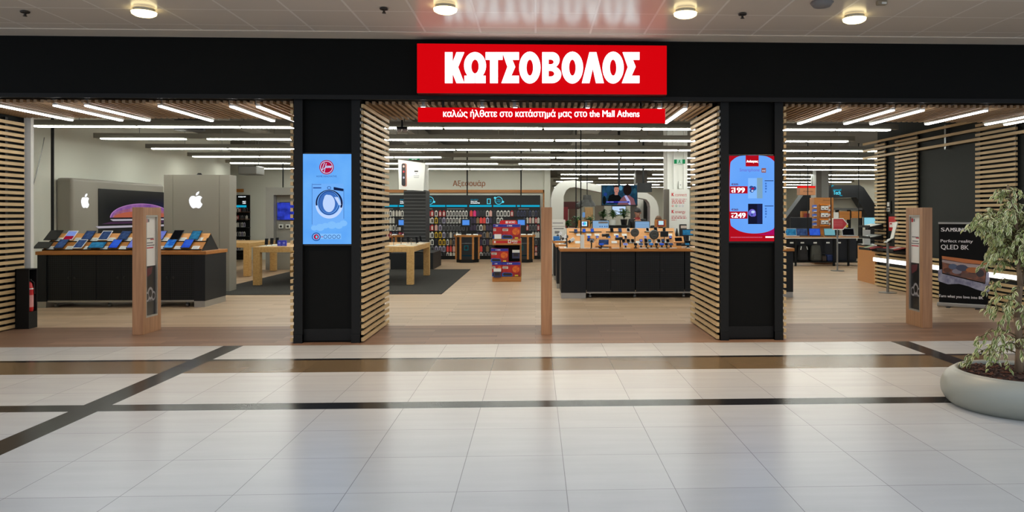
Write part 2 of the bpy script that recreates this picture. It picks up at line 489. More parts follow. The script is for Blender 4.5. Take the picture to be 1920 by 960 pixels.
# ================================================================== LIGHTS OF THE PLACE
# rows of suspended LED tubes
rowsx = [(12.46, fx(65, 12.46), fx(1669, 12.46), []), (14.46, fx(190, 14.46), fx(1590, 14.46), [(fx(349, 14.46), fx(389, 14.46))]),
         (16.65, fx(285, 16.65), 8.6, []), (18.9, fx(362, 18.9), 10, [(fx(828, 18.9), fx(920, 18.9))]),
         (21.3, fx(432, 21.3), 12, [(fx(934, 21.3), fx(972, 21.3))]), (23.8, fx(485, 23.8), 13, []),
         (26.9, .9, 13, [(3.6, 4.2)]), (29.8, 1.0, 14, [(1.7, 2.5)]), (32.9, .9, 14, [(2.6, 4.5)]), (36.2, 1.2, 14, [(6.0, 7.6)]), (39.6, 1, 14, [(4, 5)])]
rlab = ['nearest the entrance', 'second from the entrance', 'third from the entrance', 'fourth from the entrance', 'fifth from the entrance',
        'just before the accessory wall', 'first row beyond the accessory wall', 'second row beyond the accessory wall',
        'third row beyond the accessory wall', 'second farthest of all', 'farthest of all']
ZL = 2.915
for i, (y, xa, xb, gaps) in enumerate(rowsx):
    t = thing('tube_light_row', 'row of white LED tubes under the shop ceiling, ' + rlab[i], 'light', ((xa + xb) / 2, y, ZL), 'rows of LED tubes')
    r = MB(); r.box(xa - .12, xb + .12, y - .05, y + .05, ZL + .021, ZL + .115, TRAY)
    x = xa + .7
    while x < xb:
        r.tube((x, y, ZL + .12), (x, y, 3.62), .006, STEEL, n=5); x += 2.4
    r.build('rail', t)
    x = xa; L = 1.62
    while x < xb - .3:
        e = min(x + L, xb)
        for g0, g1 in gaps:
            if x < g0 < e: e = g0
            if g0 <= x < g1: x = g1; e = min(x + L, xb)
        if e - x > .1:
            q = MB(); q.rbox(x + .01, e - .015, y - .055, y + .055, ZL + .002, ZL + .02, TUBE, .004); o = q.build('led_tube', t)
            c = MB(); c.box(e - .03, e + .02, y - .012, y + .012, ZL + .03, ZL + .06, STEEL); c.build('clip', t)
        x = e + .02
# strips of light set in the slatted soffit, running in depth
fr_px = [(None, 135, 'left bay, beside the left flank'), (103, None, 'left bay, second from the left'), (162, None, 'left bay, third from the left'),
         (300, None, 'left bay, fourth from the left'), (434, None, 'left bay, fifth from the left'), (484, None, 'left bay, next to the left pillar'),
         (793, None, 'middle bay, at left end of welcome sign'), (904, None, 'middle bay, second over welcome sign'),
         (966, None, 'middle bay, third over welcome sign'), (1102, None, 'middle bay, fourth over welcome sign'),
         (1237, None, 'middle bay, at right end of welcome sign'), (1285, None, 'middle bay, next to the right pillar'),
         (1574, None, 'right bay, nearest the right pillar'), (1674, None, 'right bay, second from the right pillar'),
         (1730, None, 'right bay, third from the right pillar'), (1849, None, 'right bay, fourth from the right pillar'),
         (None, 1848, 'right bay, fifth from the right pillar'), (None, 1884, 'right bay, rightmost of all')]
pl = None
for f, b, where in fr_px:
    x = fx(f, Y0 + .12) if f else fx(b, Y1)
    lab = 'white LED strip light in the slatted soffit, ' + where
    if pl is None:
        pl = thing('strip_light', lab, 'light', (x, Y0 + .12, 2.80), 'strip lights in the slatted soffit')
        q = MB(); q.box(x - .03, x + .03, Y0 + .12, Y1, 2.795, 2.862, ALU); q.build('housing', pl)
        q = MB(); q.box(x - .022, x + .022, Y0 + .118, Y1 - .01, 2.780, 2.795, PTUBE); q.build('diffuser', pl)
    else:
        dup(pl, (x, Y0 + .12, 2.80), lab)
# round ceiling downlights
OPAL = mat('warm_opal_glass', (255, 232, 170), 0.3, emit=5.0)
for i, (px, py, where) in enumerate([(270, 26, 'leftmost, above the left bay'), (835, 20, 'above the left end of the red sign'),
                                     (1285, 28, 'above the right end of the red sign'), (1602, 38, 'above the right bay')]):
    p = atz(px, py, ZC - .05); p.z = ZC
    t = thing('downlight', 'round warm glass ceiling light, ' + where, 'light', p, 'round ceiling lights')
    q = MB(); q.lathe(p, [(.075, -.0), (.075, -.028), (.10, -.030), (.10, 0)], STEEL); q.build('collar', t, smooth=False)
    q = MB(); q.lathe(p + V(0, 0, -.075), [(.02, 0), (.085, .004), (.112, .02), (.118, .042), (.10, .046)], OPAL); q.build('glass_dish', t, smooth=True)
    d = bpy.data.lights.new('downlight_lamp', 'SPOT'); d.energy = 190; d.color = (1, .74, .47); d.spot_size = R(125); d.spot_blend = .9; d.shadow_soft_size = .1
    o = bpy.data.objects.new('downlight_lamp', d); COL.objects.link(o); o.parent = t; o.location = (0, 0, -.10)
    d = bpy.data.lights.new('downlight_halo', 'POINT'); d.energy = 3.0; d.color = (1, .80, .45); d.shadow_soft_size = .03
    o = bpy.data.objects.new('downlight_halo', d); COL.objects.link(o); o.parent = t; o.location = (0, 0, -.035)
# ceiling fittings
BRASS = mat('dark_bronze', (60, 54, 48), .4, .6)
for px, py, where in [(47, 26, 'far left'), (720, 20, 'left of the red sign'), (1392, 30, 'right of the red sign')]:
    p = atz(px, py, ZC - .03); p.z = ZC
    t = thing('sprinkler', 'small dark sprinkler head under the mall ceiling, ' + where, 'sprinkler', p, 'sprinkler heads')
    q = MB(); q.tube(p, p + V(0, 0, -.05), .012, BRASS); q.build('stem', t)
    q = MB(); q.lathe(p + V(0, 0, -.02), [(.04, 0), (.045, .01), (.03, .02)], BRASS, 12); q.build('escutcheon', t)
    q = MB(); q.tube(p + V(0, 0, -.05), p + V(0, 0, -.055), .02, BRASS); q.build('deflector', t)
p = atz(1541, 3, ZC); q = MB(); q.lathe(p, [(.10, 0), (.11, -.012), (.08, -.05), (.04, -.06)], mat('grey_plastic', (120, 118, 118), .5), 20)
single('smoke_detector', q, 'round grey detector at the top edge of the ceiling', 'detector', smooth=True, origin=p)
p = atz(1653, 5, ZC - .02); p.z = ZC
t = thing('motion_sensor', 'small boxy beige sensor on the ceiling above the right bay', 'sensor', p)
q = MB(); q.rbox(p.x - .05, p.x + .05, p.y - .03, p.y + .03, ZC - .045, ZC, mat('beige_plastic', (140, 128, 108), .4), .012); q.build('case', t)
q = MB(); q.rbox(p.x - .012, p.x + .035, p.y - .035, p.y - .02, ZC - .04, ZC - .02, WHITE, .004); q.build('lens', t)

# ================================================================== SHOP FRONT SIGNS
RED = mat('lit_red_acrylic', (214, 0, 10), .4, emit=1.0)
WLIT = mat('lit_white_acrylic', (240, 248, 252), .4, emit=2.4)
Ys = 8.72
x0, x1 = fx(781, Ys), fx(1251, Ys); z0, z1 = fz(176.5, Ys), fz(82.5, Ys)
t = thing('illuminated_sign', 'big lit red shop sign with thick white Greek capitals on the black fascia', 'sign', ((x0 + x1) / 2, Ys, z0))
q = MB(); q.rbox(x0, x1, Ys + .012, Y0 - .06, z0, z1, mat('dark_red_case', (70, 4, 8), .4), .01); q.build('case', t)
q = MB(); q.box(x0 + .006, x1 - .006, Ys, Ys + .012, z0 + .006, z1 - .006, RED); q.build('face', t)
# letters, drawn in crop coordinates (3.84 per photo pixel)
def ell(cx, cy, rx, ry, a0=0, a1=360, n=28):
    k = n if a1 - a0 == 360 else n + 1
    return [(cx + rx * math.cos(R(a0 + (a1 - a0) * j / n)), cy + ry * math.sin(R(a0 + (a1 - a0) * j / n))) for j in range(k)]
def omega(s):
    h = [(464 + s * 2, 357), (464 + s * 76, 357), (464 + s * 76, 306), (464 + s * 56, 306)]
    h += [(464 + s * 79 * math.sin(R(a)), 234 - 95 * math.cos(R(a))) for a in range(132, -1, -12)]
    h += [(464 + s * 27 * math.sin(R(a)), 240 - 50 * math.cos(R(a))) for a in range(0, 175, 12)] + [(464 + s * 2, 290)]
    return h
def sigma(a, b): return [(a, 140), (b, 140), (b, 192), (b - 48, 192), (b - 27, 243), (b - 56, 306), (b, 306), (b, 357), (a - 6, 357), (a + 37, 243)]
Bo = [(947, 140), (1020, 140)] + ell(1020, 194, 52, 54, -80, 60, 10) + ell(1018, 298, 66, 59, -62, 85, 12) + [(1012, 357), (947, 357)]
letters = [[[(248, 140), (302, 140), (302, 214), (331, 140), (386, 140), (342, 243), (386, 357), (330, 357), (302, 288), (302, 357), (248, 357)]],
           [omega(-1)], [omega(1)],
           [[(540, 140), (662, 140), (662, 192), (628, 192), (628, 357), (572, 357), (572, 192), (540, 192)]],
           [sigma(660, 780)], [ell(858, 248, 77, 112), ell(858, 248, 24, 58)],
           [Bo, [(993, 190)] + ell(1008, 208, 22, 18, -90, 90, 8) + [(993, 226)], [(993, 270)] + ell(1008, 291, 26, 21, -90, 90, 8) + [(993, 312)]],
           [ell(1164, 248, 77, 112), ell(1164, 248, 24, 58)],
           [[(1232, 357), (1286, 140), (1336, 140), (1390, 357), (1334, 357), (1311, 254), (1287, 357)]],
           [ell(1457, 248, 76, 112), ell(1457, 248, 24, 58)], [sigma(1526, 1646)]]
fs = facing(Ys)
lf = lambda a, b, c=0.0: fs(770 + a / 3.84, 98.5 + (b - 140) / 217 * 57.5, c)
q = MB()
for L in letters: q.shape(lf, L, WLIT, 0.001, .02)
q.build('lettering', t, label='white lit letters')
# welcome strip
Yt = 8.98
x0, x1 = fx(783, Yt), fx(1248, Yt); z0, z1 = fz(230.5, Yt), fz(202, Yt)
t = thing('welcome_sign', 'narrow red lit sign strip with a white greeting under the big sign', 'sign', ((x0 + x1) / 2, Yt, z0))
q = MB(); q.rbox(x0, x1, Yt + .008, Yt + .09, z0, z1, mat('dark_red_case', (70, 4, 8), .4), .006); q.build('case', t)
q = MB(); q.box(x0 + .004, x1 - .004, Yt, Yt + .008, z0 + .004, z1 - .004, RED); q.build('face', t)
q = MB(); fs = facing(Yt)
q.text(fs, 'καλώς ήλθατε στο κατάστημά μας στο the Mall Athens', 831, 205.8, 1199, 222.8, WLIT, .003, bold=.012)
q.build('lettering', t)
q = MB()
for px in (830, 1202): xx = fx(px, Yt); q.box(xx - .012, xx + .012, Yt + .03, Yt + .05, z1 - .005, ZF + .07, BLACK)
q.build('hanger', t)

# ---- digital screens on the pillars
def screen_thing(name, label, pxs, mat_bg, Y):
    x0, x1 = fx(pxs[0], Y), fx(pxs[2], Y); z0, z1 = fz(pxs[3], Y), fz(pxs[1], Y)
    t = thing(name, label, 'screen', ((x0 + x1) / 2, Y, z0))
    q = MB(); q.rbox(x0 - .018, x1 + .018, Y + .006, Y0 + .06, z0 - .025, z1 + .02, BLACKP, .008); q.build('bezel', t)
    q = MB(); q.box(x0, x1, Y, Y + .006, z0, z1, mat_bg); q.build('panel', t)
    return t
def e(name, rgb, s=1.0): return mat(name, rgb, .5, emit=s)
def cloudy(m, rgb2, scale, sharp=.25):
    n, l, b = nodes_of(m)
    tc = n.new('ShaderNodeTexCoord'); nz = n.new('ShaderNodeTexNoise'); nz.inputs['Scale'].default_value = scale; nz.inputs['Detail'].default_value = 4
    mx = n.new('ShaderNodeMix'); mx.data_type = 'RGBA'
    mx.inputs[6].default_value = b.inputs['Emission Color'].default_value; mx.inputs[7].default_value = (*lin(rgb2), 1)
    rp = n.new('ShaderNodeMapRange'); rp.inputs['From Min'].default_value = .5 - sharp; rp.inputs['From Max'].default_value = .5 + sharp
    l.new(tc.outputs['Object'], nz.inputs['Vector']); l.new(nz.outputs['Fac'], rp.inputs['Value']); l.new(rp.outputs[0], mx.inputs[0])
    l.new(mx.outputs[2], b.inputs['Emission Color']); return m
Yd = Y0 + .02
SKYB = cloudy(e('screen_sky_blue', (86, 160, 246)), (112, 182, 252), 3.0)
t = screen_thing('digital_poster', 'tall lit blue advert screen with a washing machine on the left pillar', (565.5, 290, 658.5, 457), SKYB, Yd)
f = sub(facing(Yd), 550, 270, 4.57)
CL = e('screen_cloud', (128, 190, 252)); MACH = e('screen_machine_blue', (112, 176, 250)); LINE = e('screen_line_blue', (40, 78, 150)); DKB = e('screen_deep_blue', (14, 30, 70))
CRIM = e('screen_crimson', (176, 12, 62)); PALE = e('screen_pale', (190, 214, 255)); MIDB = e('screen_mid_blue', (60, 110, 190))
q = MB()
for cx, cy, r in ((230, 715, 38), (275, 700, 30), (330, 695, 40), (390, 700, 34), (430, 680, 32), (180, 720, 28)): q.disc(f, cx, cy, r, r * .8, CL, .002 + cx * 1e-6)
q.build('cloud_picture', t)
q = MB()
q.rect(f, 160, 340, 432, 700, MACH, .0015)
for a in ((160, 340, 163, 690), (432, 385, 435, 640), (165, 345, 240, 349), (170, 371, 240, 381)): q.rect(f, *a, LINE, .0032)
q.poly([f(346, 368, .0035), f(430, 384, .0035), f(430, 405, .0035), f(346, 394, .0035)], DKB)
q.ring(f, 307, 376, 17, 14, .3, LINE, .0034)
q.disc(f, 308, 515, 118, 124, PALE, .0034, 40); q.ring(f, 308, 508, 116, 116, .14, DKB, .004, 40, 170, 380)
q.disc(f, 306, 505, 100, 106, MACH, .0045, 40); q.ring(f, 306, 505, 92, 104, .1, LINE, .005, 40)
q.disc(f, 304, 503, 80, 92, MIDB, .0055, 40); q.disc(f, 306, 510, 52, 74, PALE, .006, 30); q.disc(f, 290, 470, 26, 36, PALE, .0063, 20)
q.poly([f(352, 455, .0068), f(385, 455, .0068), f(412, 520, .0068), f(392, 525, .0068)], PALE)
q.build('washing_machine_picture', t)
q = MB(); q.disc(f, 285, 199, 62, 62, CRIM, .002, 36); q.ring(f, 285, 199, 54, 54, .1, PALE, .003, 36)
q.path([f(268, 160, .004), f(244, 225, .004)], .004, PALE, 5); q.path([f(283, 165, .004), f(263, 248, .004)], .004, PALE, 5)
q.path([f(244, 226, .004), f(272, 203, .004), f(335, 196, .004)], .003, PALE, 5)
q.text(f, 'oover', 278, 186, 330, 206, PALE, .0045, .03)
q.build('round_emblem', t)
q = MB(); q.text(f, 'HOME INNOVATIVE', 198, 270, 372, 285, LINE, .003); q.build('tagline', t)
q = MB(); q.rect(f, 165, 768, 410, 815, CL, .0025); q.ring(f, 197, 795, 38, 36, .22, LINE, .003); q.disc(f, 197, 795, 22, 22, CRIM, .0035); q.disc(f, 200, 796, 8, 12, LCYAN, .004)
for cx in (275, 312, 350, 388): q.ring(f, cx, 795, 16, 17, .25, LINE, .0032, 16)
q.poly([f(243, 788, .0033), f(256, 795, .0033), f(243, 802, .0033)], CRIM)
q.build('icon_row', t)

t = screen_thing('digital_poster', 'tall lit red and blue smartphone price screen on the right pillar', (1367.5, 291, 1455.5, 453), e('screen_red', (176, 6, 26)), Yd)
f = sub(facing(Yd), 1350, 270, 4.57)
SB = cloudy(e('screen_pale_blue', (96, 160, 248)), (112, 172, 252), 2.0); SRED = e('screen_red', (176, 6, 26)); INK = e('screen_ink', (28, 44, 92)); VIO = e('screen_violet', (110, 100, 205))
sx0, sx1 = 82, 481
big = [(82, 165), (104, 140), (140, 112), (190, 97), (374, 97), (430, 118), (464, 148), (482, 172), (481, 712), (430, 745), (370, 762), (300, 768), (230, 764), (160, 745), (110, 715), (82, 688)]
for _ in range(3): big = [(a[0] * (1 - u) + b_[0] * u, a[1] * (1 - u) + b_[1] * u) for a, b_ in zip(big, big[1:] + big[:1]) for u in (.25, .75)]
q = MB(); q.poly([f(x, y, .0015) for x, y in big], SB); q.build('pale_oval', t)
q = MB(); q.poly([f(x, y, .0012) for x, y in [(310, 780), (400, 765), (470, 715), (481, 705), (481, 780)]], e('screen_magenta', (170, 8, 92))); q.build('colour_patch', t)
q = MB(); q.rect(f, 219, 98, 331, 192, SRED, .0025); q.text(f, 'Ανίκητος', 226, 138, 326, 164, WLIT, .0035, .02); q.build('header_block', t)
q = MB(); q.text(f, 'Smartphone', 168, 208, 338, 244, VIO, .003); q.build('heading', t)
q = MB(); q.rect(f, 355, 207, 393, 245, e('screen_orange', (150, 84, 70)), .003); q.text(f, 'mi', 361, 218, 387, 236, PALE, .004, .02); q.build('logo_square', t)
q = MB(); q.rect(f, 240, 292, 318, 466, e('screen_phone_white', (130, 186, 255)), .0025); q.rect(f, 316, 290, 364, 466, e('screen_phone_sand', (126, 164, 190)), .0028)
for a in ((268, 372, 18, 14), (294, 380, 16, 18), (272, 400, 18, 16)): q.disc(f, *a, LINE, .0035 + a[0] * 1e-6)
q.disc(f, 280, 382, 12, 8, CRIM, .005); q.disc(f, 276, 402, 9, 8, PALE, .0052); q.build('white_phone_picture', t)
q = MB(); q.rect(f, 240, 512, 364, 686, e('screen_phone_black', (14, 18, 44)), .0025); q.rect(f, 318, 516, 362, 682, e('screen_phone_navy', (24, 34, 78)), .003)
for a in ((275, 590, 32, 32), (262, 600, 16, 14), (290, 606, 18, 16)): q.disc(f, *a, VIO, .0035 + a[0] * 1e-6)
q.disc(f, 282, 582, 16, 12, PALE, .005); q.disc(f, 272, 606, 10, 8, LINE, .0052); q.build('black_phone_picture', t)
for y, old, new in ((362, '€225', '199'), (578, '€265', '249')):
    q = MB(); q.rect(f, 83, y, 236, y + 62, SRED, .0028); q.text(f, new, 120, y + 12, 212 if new == '199' else 219, y + 54, WLIT, .0038, .035)
    q.text(f, '€', 96, y + 32, 115, y + 54, WLIT, .0038, .02); q.text(f, 'από', 95, y + 10, 117, y + 22, WLIT, .0038)
    q.text(f, old, 98, y - 26, 155, y - 8, INK, .003, .03); q.rect(f, 96, y - 18, 157, y - 15, SRED, .0036); q.build('price_tag', t)
    q = MB(); q.rect(f, 382, y - 50, 458, y - 44, INK, .0026)
    for yy, w in ((y - 30, 12), (y - 8, 14), (y + 14, 14), (y + 40, 10)): q.rect(f, 386, yy, 386 + w, yy + 10 + w * .3, MIDB, .0026)
    q.build('feature_icons', t)
q = MB()
for k in range(26): q.rect(f, 92 + k * 10.5, 796, 99 + k * 10.5, 803, e('screen_pink', (216, 110, 140)), .002)
q.rect(f, 390, 792, 460, 803, WLIT, .002); q.build('footer_print', t)

# ---- oak totems at the threshold
def poster_face(q1, fr):
    """print on the broad side of a totem, frame units: 0..1 across, 0..1 down"""
    q1.rect(fr, 0, 0, 1, .50, PAPER, .0); q1.rect(fr, 0, .50, 1, 1, mat('poster_black', (18, 17, 18), .3), .0)
    q1.rect(fr, .04, .02, .22, .06, REDP, .001); q1.rect(fr, .25, .025, .4, .055, PRINT, .001)
    for y, a, b, m in ((.215, .1, .8, PRINT), (.225, .5, .85, REDP), (.26, .15, .75, PRINT), (.285, .05, .9, PRINT), (.31, .05, .8, REDP)):
        q1.rect(fr, a, y, b, y + .011, m, .0012)
    g = mat('poster_grey', (150, 148, 152), .4); k = mat('poster_black', (18, 17, 18), .3); r = mat('poster_dark_red', (88, 16, 28), .4)
    q1.poly([fr(.0, .53, .001), fr(.7, .51, .001), fr(.6, .58, .001), fr(.1, .62, .001)], r)
    for cx, cy, rx in ((.5, .78, .20), (.2, .81, .16), (.8, .81, .15)):
        q1.disc(fr, cx, cy, rx * 1.35, rx * .32, g, .0012 + cx * 1e-4); q1.disc(fr, cx, cy, rx * .8, rx * .2, k, .002 + cx * 1e-4)
    q1.rect(fr, .1, .84, .9, .86, mat('poster_mid_grey', (84, 82, 88), .4), .0011)
def totem(label, p, poster):
    w, d, h = .135, .45, 1.6
    t = thing('oak_totem', label, 'totem', p, 'oak totems at the threshold')
    x0, x1 = p.x - w / 2, p.x + w / 2; y0, y1 = p.y, p.y + d
    q = MB()
    za, zb = .20, h - .10; ya, yb = y0 + .075, y1 - .075
    q.rbox(x0, x1, y0, ya, 0, h, TWOOD, .003); q.rbox(x0, x1, yb, y1, 0, h, TWOOD, .003)
    q.box(x0 + .001, x1 - .001, ya - .003, yb + .003, 0, za, TWOOD); q.box(x0 + .001, x1 - .001, ya - .003, yb + .003, zb, h - .001, TWOOD)
    q.box(x0 + .03, x1 - .03, ya - .003, yb + .003, za - .003, zb + .003, TWOOD)
    q.build('wooden_body', t)
    for sg in (1, -1):
        xs_ = x1 if sg > 0 else x0
        q = MB()
        for a, b, c, d_ in ((ya, yb, za, za + .022), (ya, yb, zb - .022, zb), (ya, ya + .022, za + .022, zb - .022), (yb - .022, yb, za + .022, zb - .022)):
            q.box(min(xs_ - sg * .028, xs_ - sg * .004), max(xs_ - sg * .028, xs_ - sg * .004), a, b, c, d_, ALU)
        q.build('metal_frame', t)
        q = MB()
        A, B = (ya + .02, yb - .02) if sg > 0 else (yb - .02, ya + .02)
        poster_face(q, Fr((xs_ - sg * .026, A, zb - .02), (0, B - A, 0), (0, 0, -(zb - za - .04)), (sg, 0, 0)))
        q.build('poster', t)
a = atz(248, 628); totem('oak totem with a framed poster standing before the tablet counter on the left', V((atz(248, 628).x + atz(268, 628).x) / 2, a.y, 0), 1)
a = atz(1025, 628); totem('oak totem seen edge-on in the middle of the entrance', V(a.x, a.y, 0), 1)
a = atz(1739, 615); totem('oak totem with a framed poster standing beside the black roll-up banner on the right', V(a.x, a.y, 0), 1)

# ================================================================== LEFT BAY
def plane_hit(px, py, p, n):
    d = ray(px, py); o = V(0, 0, EYE); t = (V(*p) - o).dot(V(*n)) / d.dot(V(*n)); return o + d * t
class Slope:
    """a display board leaning back: x across, s up the board, c off its face"""
    def __init__(s, ya, za, yb, zb):
        s.o = V(0, ya, za); s.L = math.hypot(yb - ya, zb - za); s.v = V(0, yb - ya, zb - za) / s.L; s.n = V(0, -s.v.z, s.v.y)
    def __call__(s, a, b, c=0.0): return V(a, 0, 0) + s.o + s.v * b + s.n * c
    def x(s, px, py): return plane_hit(px, py, s.o, s.n).x
def casters(parent, pts):
    for x, y in pts:
        q = MB(); q.tube((x - .02, y, .032), (x + .02, y, .032), .031, STEEL, n=12); q.box(x - .006, x + .006, y - .012, y + .012, .03, .10, STEEL); q.build('caster', parent)
# fire extinguisher beside the left flank
x0, x1, ya, yb = XL + .012, fx(54, 10.2), 10.20, 10.37
t = thing('fire_extinguisher_cabinet', 'narrow black open-sided cabinet holding a fire extinguisher, beside the left oak slats', 'cabinet', ((x0 + x1) / 2, (ya + yb) / 2, 0))
q = MB(); q.box(x0, x1, ya, yb, 0, .22, BLACK); q.box(x0, x1, ya, ya + .012, .22, .79, BLACK); q.box(x0, x1, yb - .012, yb, .22, .79, BLACK)
q.box(x0, x0 + .012, ya, yb, .22, .79, BLACK); q.box(x0, x1, ya, yb, .78, .79, BLACK); q.build('case', t)
cx, cy_ = x1 - .055, (ya + yb) / 2
e2 = thing('fire_extinguisher', 'red fire extinguisher standing in the narrow black cabinet', 'extinguisher', (cx, cy_, .22))
q = MB(); q.lathe((cx, cy_, .22), [(.048, 0), (.052, .02), (.052, .30), (.036, .37), (.016, .40)], REDM, 20); q.build('cylinder', e2, smooth=True)
q = MB(); q.tube((cx, cy_, .515), (cx, cy_, .53), .0532, WHITE, n=20); q.lathe((cx, cy_, .22), [(.0526, .06), (.0526, .22)], mat('label_pale', (214, 150, 146), .5), 20, cap=False); q.build('label_band', e2)
q = MB(); q.box(cx - .02, cx + .03, cy_ - .012, cy_ + .012, .62, .65, BLACKP); q.path([(cx + .02, cy_, .64), (cx + .048, cy_ + .03, .6), (cx + .05, cy_ + .04, .45)], .007, BLACKP); q.build('valve', e2)
# thin wall cable
q = MB(); pts = [atx(83, 260, XW + .25)]; pts = []
for k in range(13):
    u = k / 12; px = 83 + (47 - 83) * (u ** 1.15); py = 258 + (404 - 258) * u; pts.append(at(px, py, 13.0 - 2.2 * u))
q.path(pts, .006, mat('grey_cable', (90, 90, 86), .6)); single('hanging_cable', q, 'thin grey cable hanging slantwise down to the left oak slats', 'cable')
# black service pole behind the tablet counter
def pole(label, px, Y, z0, z1, r=.022, grp='black service poles'):
    x = fx(px, Y)
    t = thing('service_pole', label, 'pole', (x, Y, z0), grp)
    q = MB(); q.tube((x, Y, z0), (x, Y, z1), r, BLACK, n=12); q.build('tube', t)
    q = MB(); q.tube((x, Y, z0), (x, Y, z0 + .015), r * 2.2, BLACK, n=14); q.build('foot_flange', t)
    q = MB(); q.tube((x, Y, z1 - .02), (x, Y, z1), r * 2.2, BLACK, n=14); q.build('top_flange', t)
pole('black service pole from floor to ceiling behind the left end of the tablet counter', 98.5, 13.75, 0.0, 3.62, .026)

# ---- tablet counter
YA, YBk = 12.45, 13.32
xa, xb = fx(66, YA), fx(386, YA)
t = thing('tablet_counter', 'long charcoal counter with a beech top and sloping tablet shelves, left bay', 'counter', ((xa + xb) / 2, (YA + YBk) / 2, 0))
q = MB(); q.box(xa + .02, xa + .16, YA + .02, YBk - .02, .10, .855, CHAR); q.box(xb - .20, xb - .02, YA + .02, YBk - .02, .10, .855, CHAR)
q.box(xa + .16, xb - .2, YBk - .06, YBk - .02, .1, .855, CHAR); q.box(xa + .16, xb - .2, YA + .25, YBk - .02, .12, .15, CHAR); q.build('carcass', t)
for k, (a, b) in enumerate([(xa + .02, xa + .16), (xb - .20, xb - .02)]):
    q = MB(); q.box(a + .004, b - .004, YA + .024, YBk - .024, 0, .10, ALU); q.build('metal_plinth', t)
n = 3; ww = (xb - .2 - xa - .16) / n
for k in range(n):
    a = xa + .16 + k * ww
    q = MB(); q.box(a + .004, a + ww / 2 - .002, YA + .04, YA + .06, .115, .845, PERF); o = q.build('perforated_door', t)
    h = MB(); h.tube((a + ww / 2 - .05, YA + .04, .48), (a + ww / 2 - .05, YA + .03, .48), .018, BLACKP, n=12); h.build('lock', o)
    q = MB(); q.box(a + ww / 2 + .002, a + ww - .004, YA + .04, YA + .06, .115, .845, PERF); o = q.build('perforated_door', t)
    h = MB(); h.tube((a + ww / 2 + .05, YA + .04, .48), (a + ww / 2 + .05, YA + .03, .48), .018, BLACKP, n=12); h.build('lock', o)
q = MB(); q.box(xa + .16, xb - .2, YA + .05, YA + .08, .085, .115, ALU); q.build('bottom_rail', t)
casters(t, [(xa + .25, YA + .14), (xa + 1.1, YA + .14), (xa + 1.9, YA + .14), (xb - .35, YA + .14)])
q = MB(); q.rbox(xa, xb, YA, YBk, .855, .91, CWOOD, .004); q.build('top', t)
S1 = Slope(YA + .10, .918, YA + .285, 1.05); S2 = Slope(YA + .285, 1.045, YA + .465, 1.19)
ax, bx_ = xa + .04, xb - .12
q = MB()
for sl in (S1, S2): q.fbox(sl, ax, bx_, 0, sl.L, -.018, 0, CWOODL if sl is S2 else CWOOD)
q.build('sloping_shelves', t)
q = MB()
for sl in (S1, S2): q.fbox(sl, ax, bx_, .010, .022, 0, .014, BLACK)
q.build('ledge_rail', t)
q = MB()
prof = [(YA + .10, .91), (YA + .465, 1.185), (YBk - .10, .91)]
for x in (ax, bx_ - .02):
    p = [V(x, y, z) for y, z in prof] + [V(x + .02, y, z) for y, z in prof]; i = q.add(p)
    for fcs in ((0, 1, 2), (3, 5, 4), (0, 3, 4, 1), (1, 4, 5, 2), (2, 5, 3, 0)): q.face([i + k for k in fcs], CHAR)
q.build('gable', t)
S3 = Slope(YA + .465, 1.19, YBk - .10, .915)
q = MB(); q.poly([(ax, YA + .465, 1.19), (bx_, YA + .465, 1.19), (bx_, YBk - .1, .915), (ax, YBk - .1, .915)], CWOOD); q.build('rear_shelf', t)

# tablets
SCR = {'dark': mat('screen_off', (12, 14, 20), .1), 'navy': cloudy(e('screen_navy', (32, 44, 84), .7), (70, 96, 140), 14), 'blue': cloudy(e('screen_blue', (26, 60, 196), .8), (60, 110, 220), 9),
       'sky': cloudy(e('screen_sky', (90, 160, 226), .8), (30, 96, 190), 10, .1), 'red': e('screen_lilac', (128, 150, 216), .85), 'teal': cloudy(e('screen_teal', (20, 78, 120), .8), (60, 140, 180), 14), 'lilac': cloudy(e('screen_violet_blue', (92, 110, 196), .8), (130, 140, 220), 12)}
BODY = {'b': BLACKP, 'w': mat('white_gloss_plastic', (226, 226, 228), .25), 's': mat('silver_plastic', (168, 170, 174), .3)}
def tablet(label, sl, x, w, h, s0, scr, body, grp):
    t = thing('tablet', label, 'tablet', sl(x, s0, .03), grp)
    f2 = lambda a, b, c=0.0: sl(x + a, s0 + b, .034 + c)
    q = MB(); q.fbox(f2, -w / 2, w / 2, 0, h, -.008, .0, BODY[body]); q.build('case', t)
    bz = .010 if body == 'w' else .008
    q = MB(); q.rect(f2, -w / 2 + bz, bz * 1.5, w / 2 - bz, h - bz * 1.5, SCR[scr], .0008)
    if scr == 'red': q.rect(f2, -w / 2 + bz, bz * 1.5, w / 2 - bz, h * .42, mat('screen_maroon', (150, 14, 46), .5, emit=.8), .0016)
    q.build('display', t)
    q = MB(); q.fbox(lambda a, b, c=0.0: sl(x + a, s0 + b, c), -.03, .03, .04, h * .6, .0, .026, BLACKP); q.build('cradle', t)
front = [(83, 'dark', 'b', 'dark tablet lying wide at the left end of the lower tablet shelf', 1), (115, 'navy', 'b', 'black tablet with a dim navy screen, second on the lower tablet shelf', 0),
         (150, 'navy', 'w', 'white framed tablet with a navy screen on the lower tablet shelf', 0), (184, 'teal', 'b', 'thick black tablet lying wide in the middle of the lower tablet shelf', 1),
         (216, 'blue', 'b', 'black tablet with a bright blue screen left of the oak totem', 0), (250, 'lilac', 'b', 'tablet with a pale violet screen half behind the left oak totem', 0),
         (319, 'sky', 'b', 'black tablet with a sky blue screen right of the oak totem, lower shelf', 0), (351, 'blue', 'b', 'black tablet with a blue screen at the right end of the lower tablet shelf', 0)]
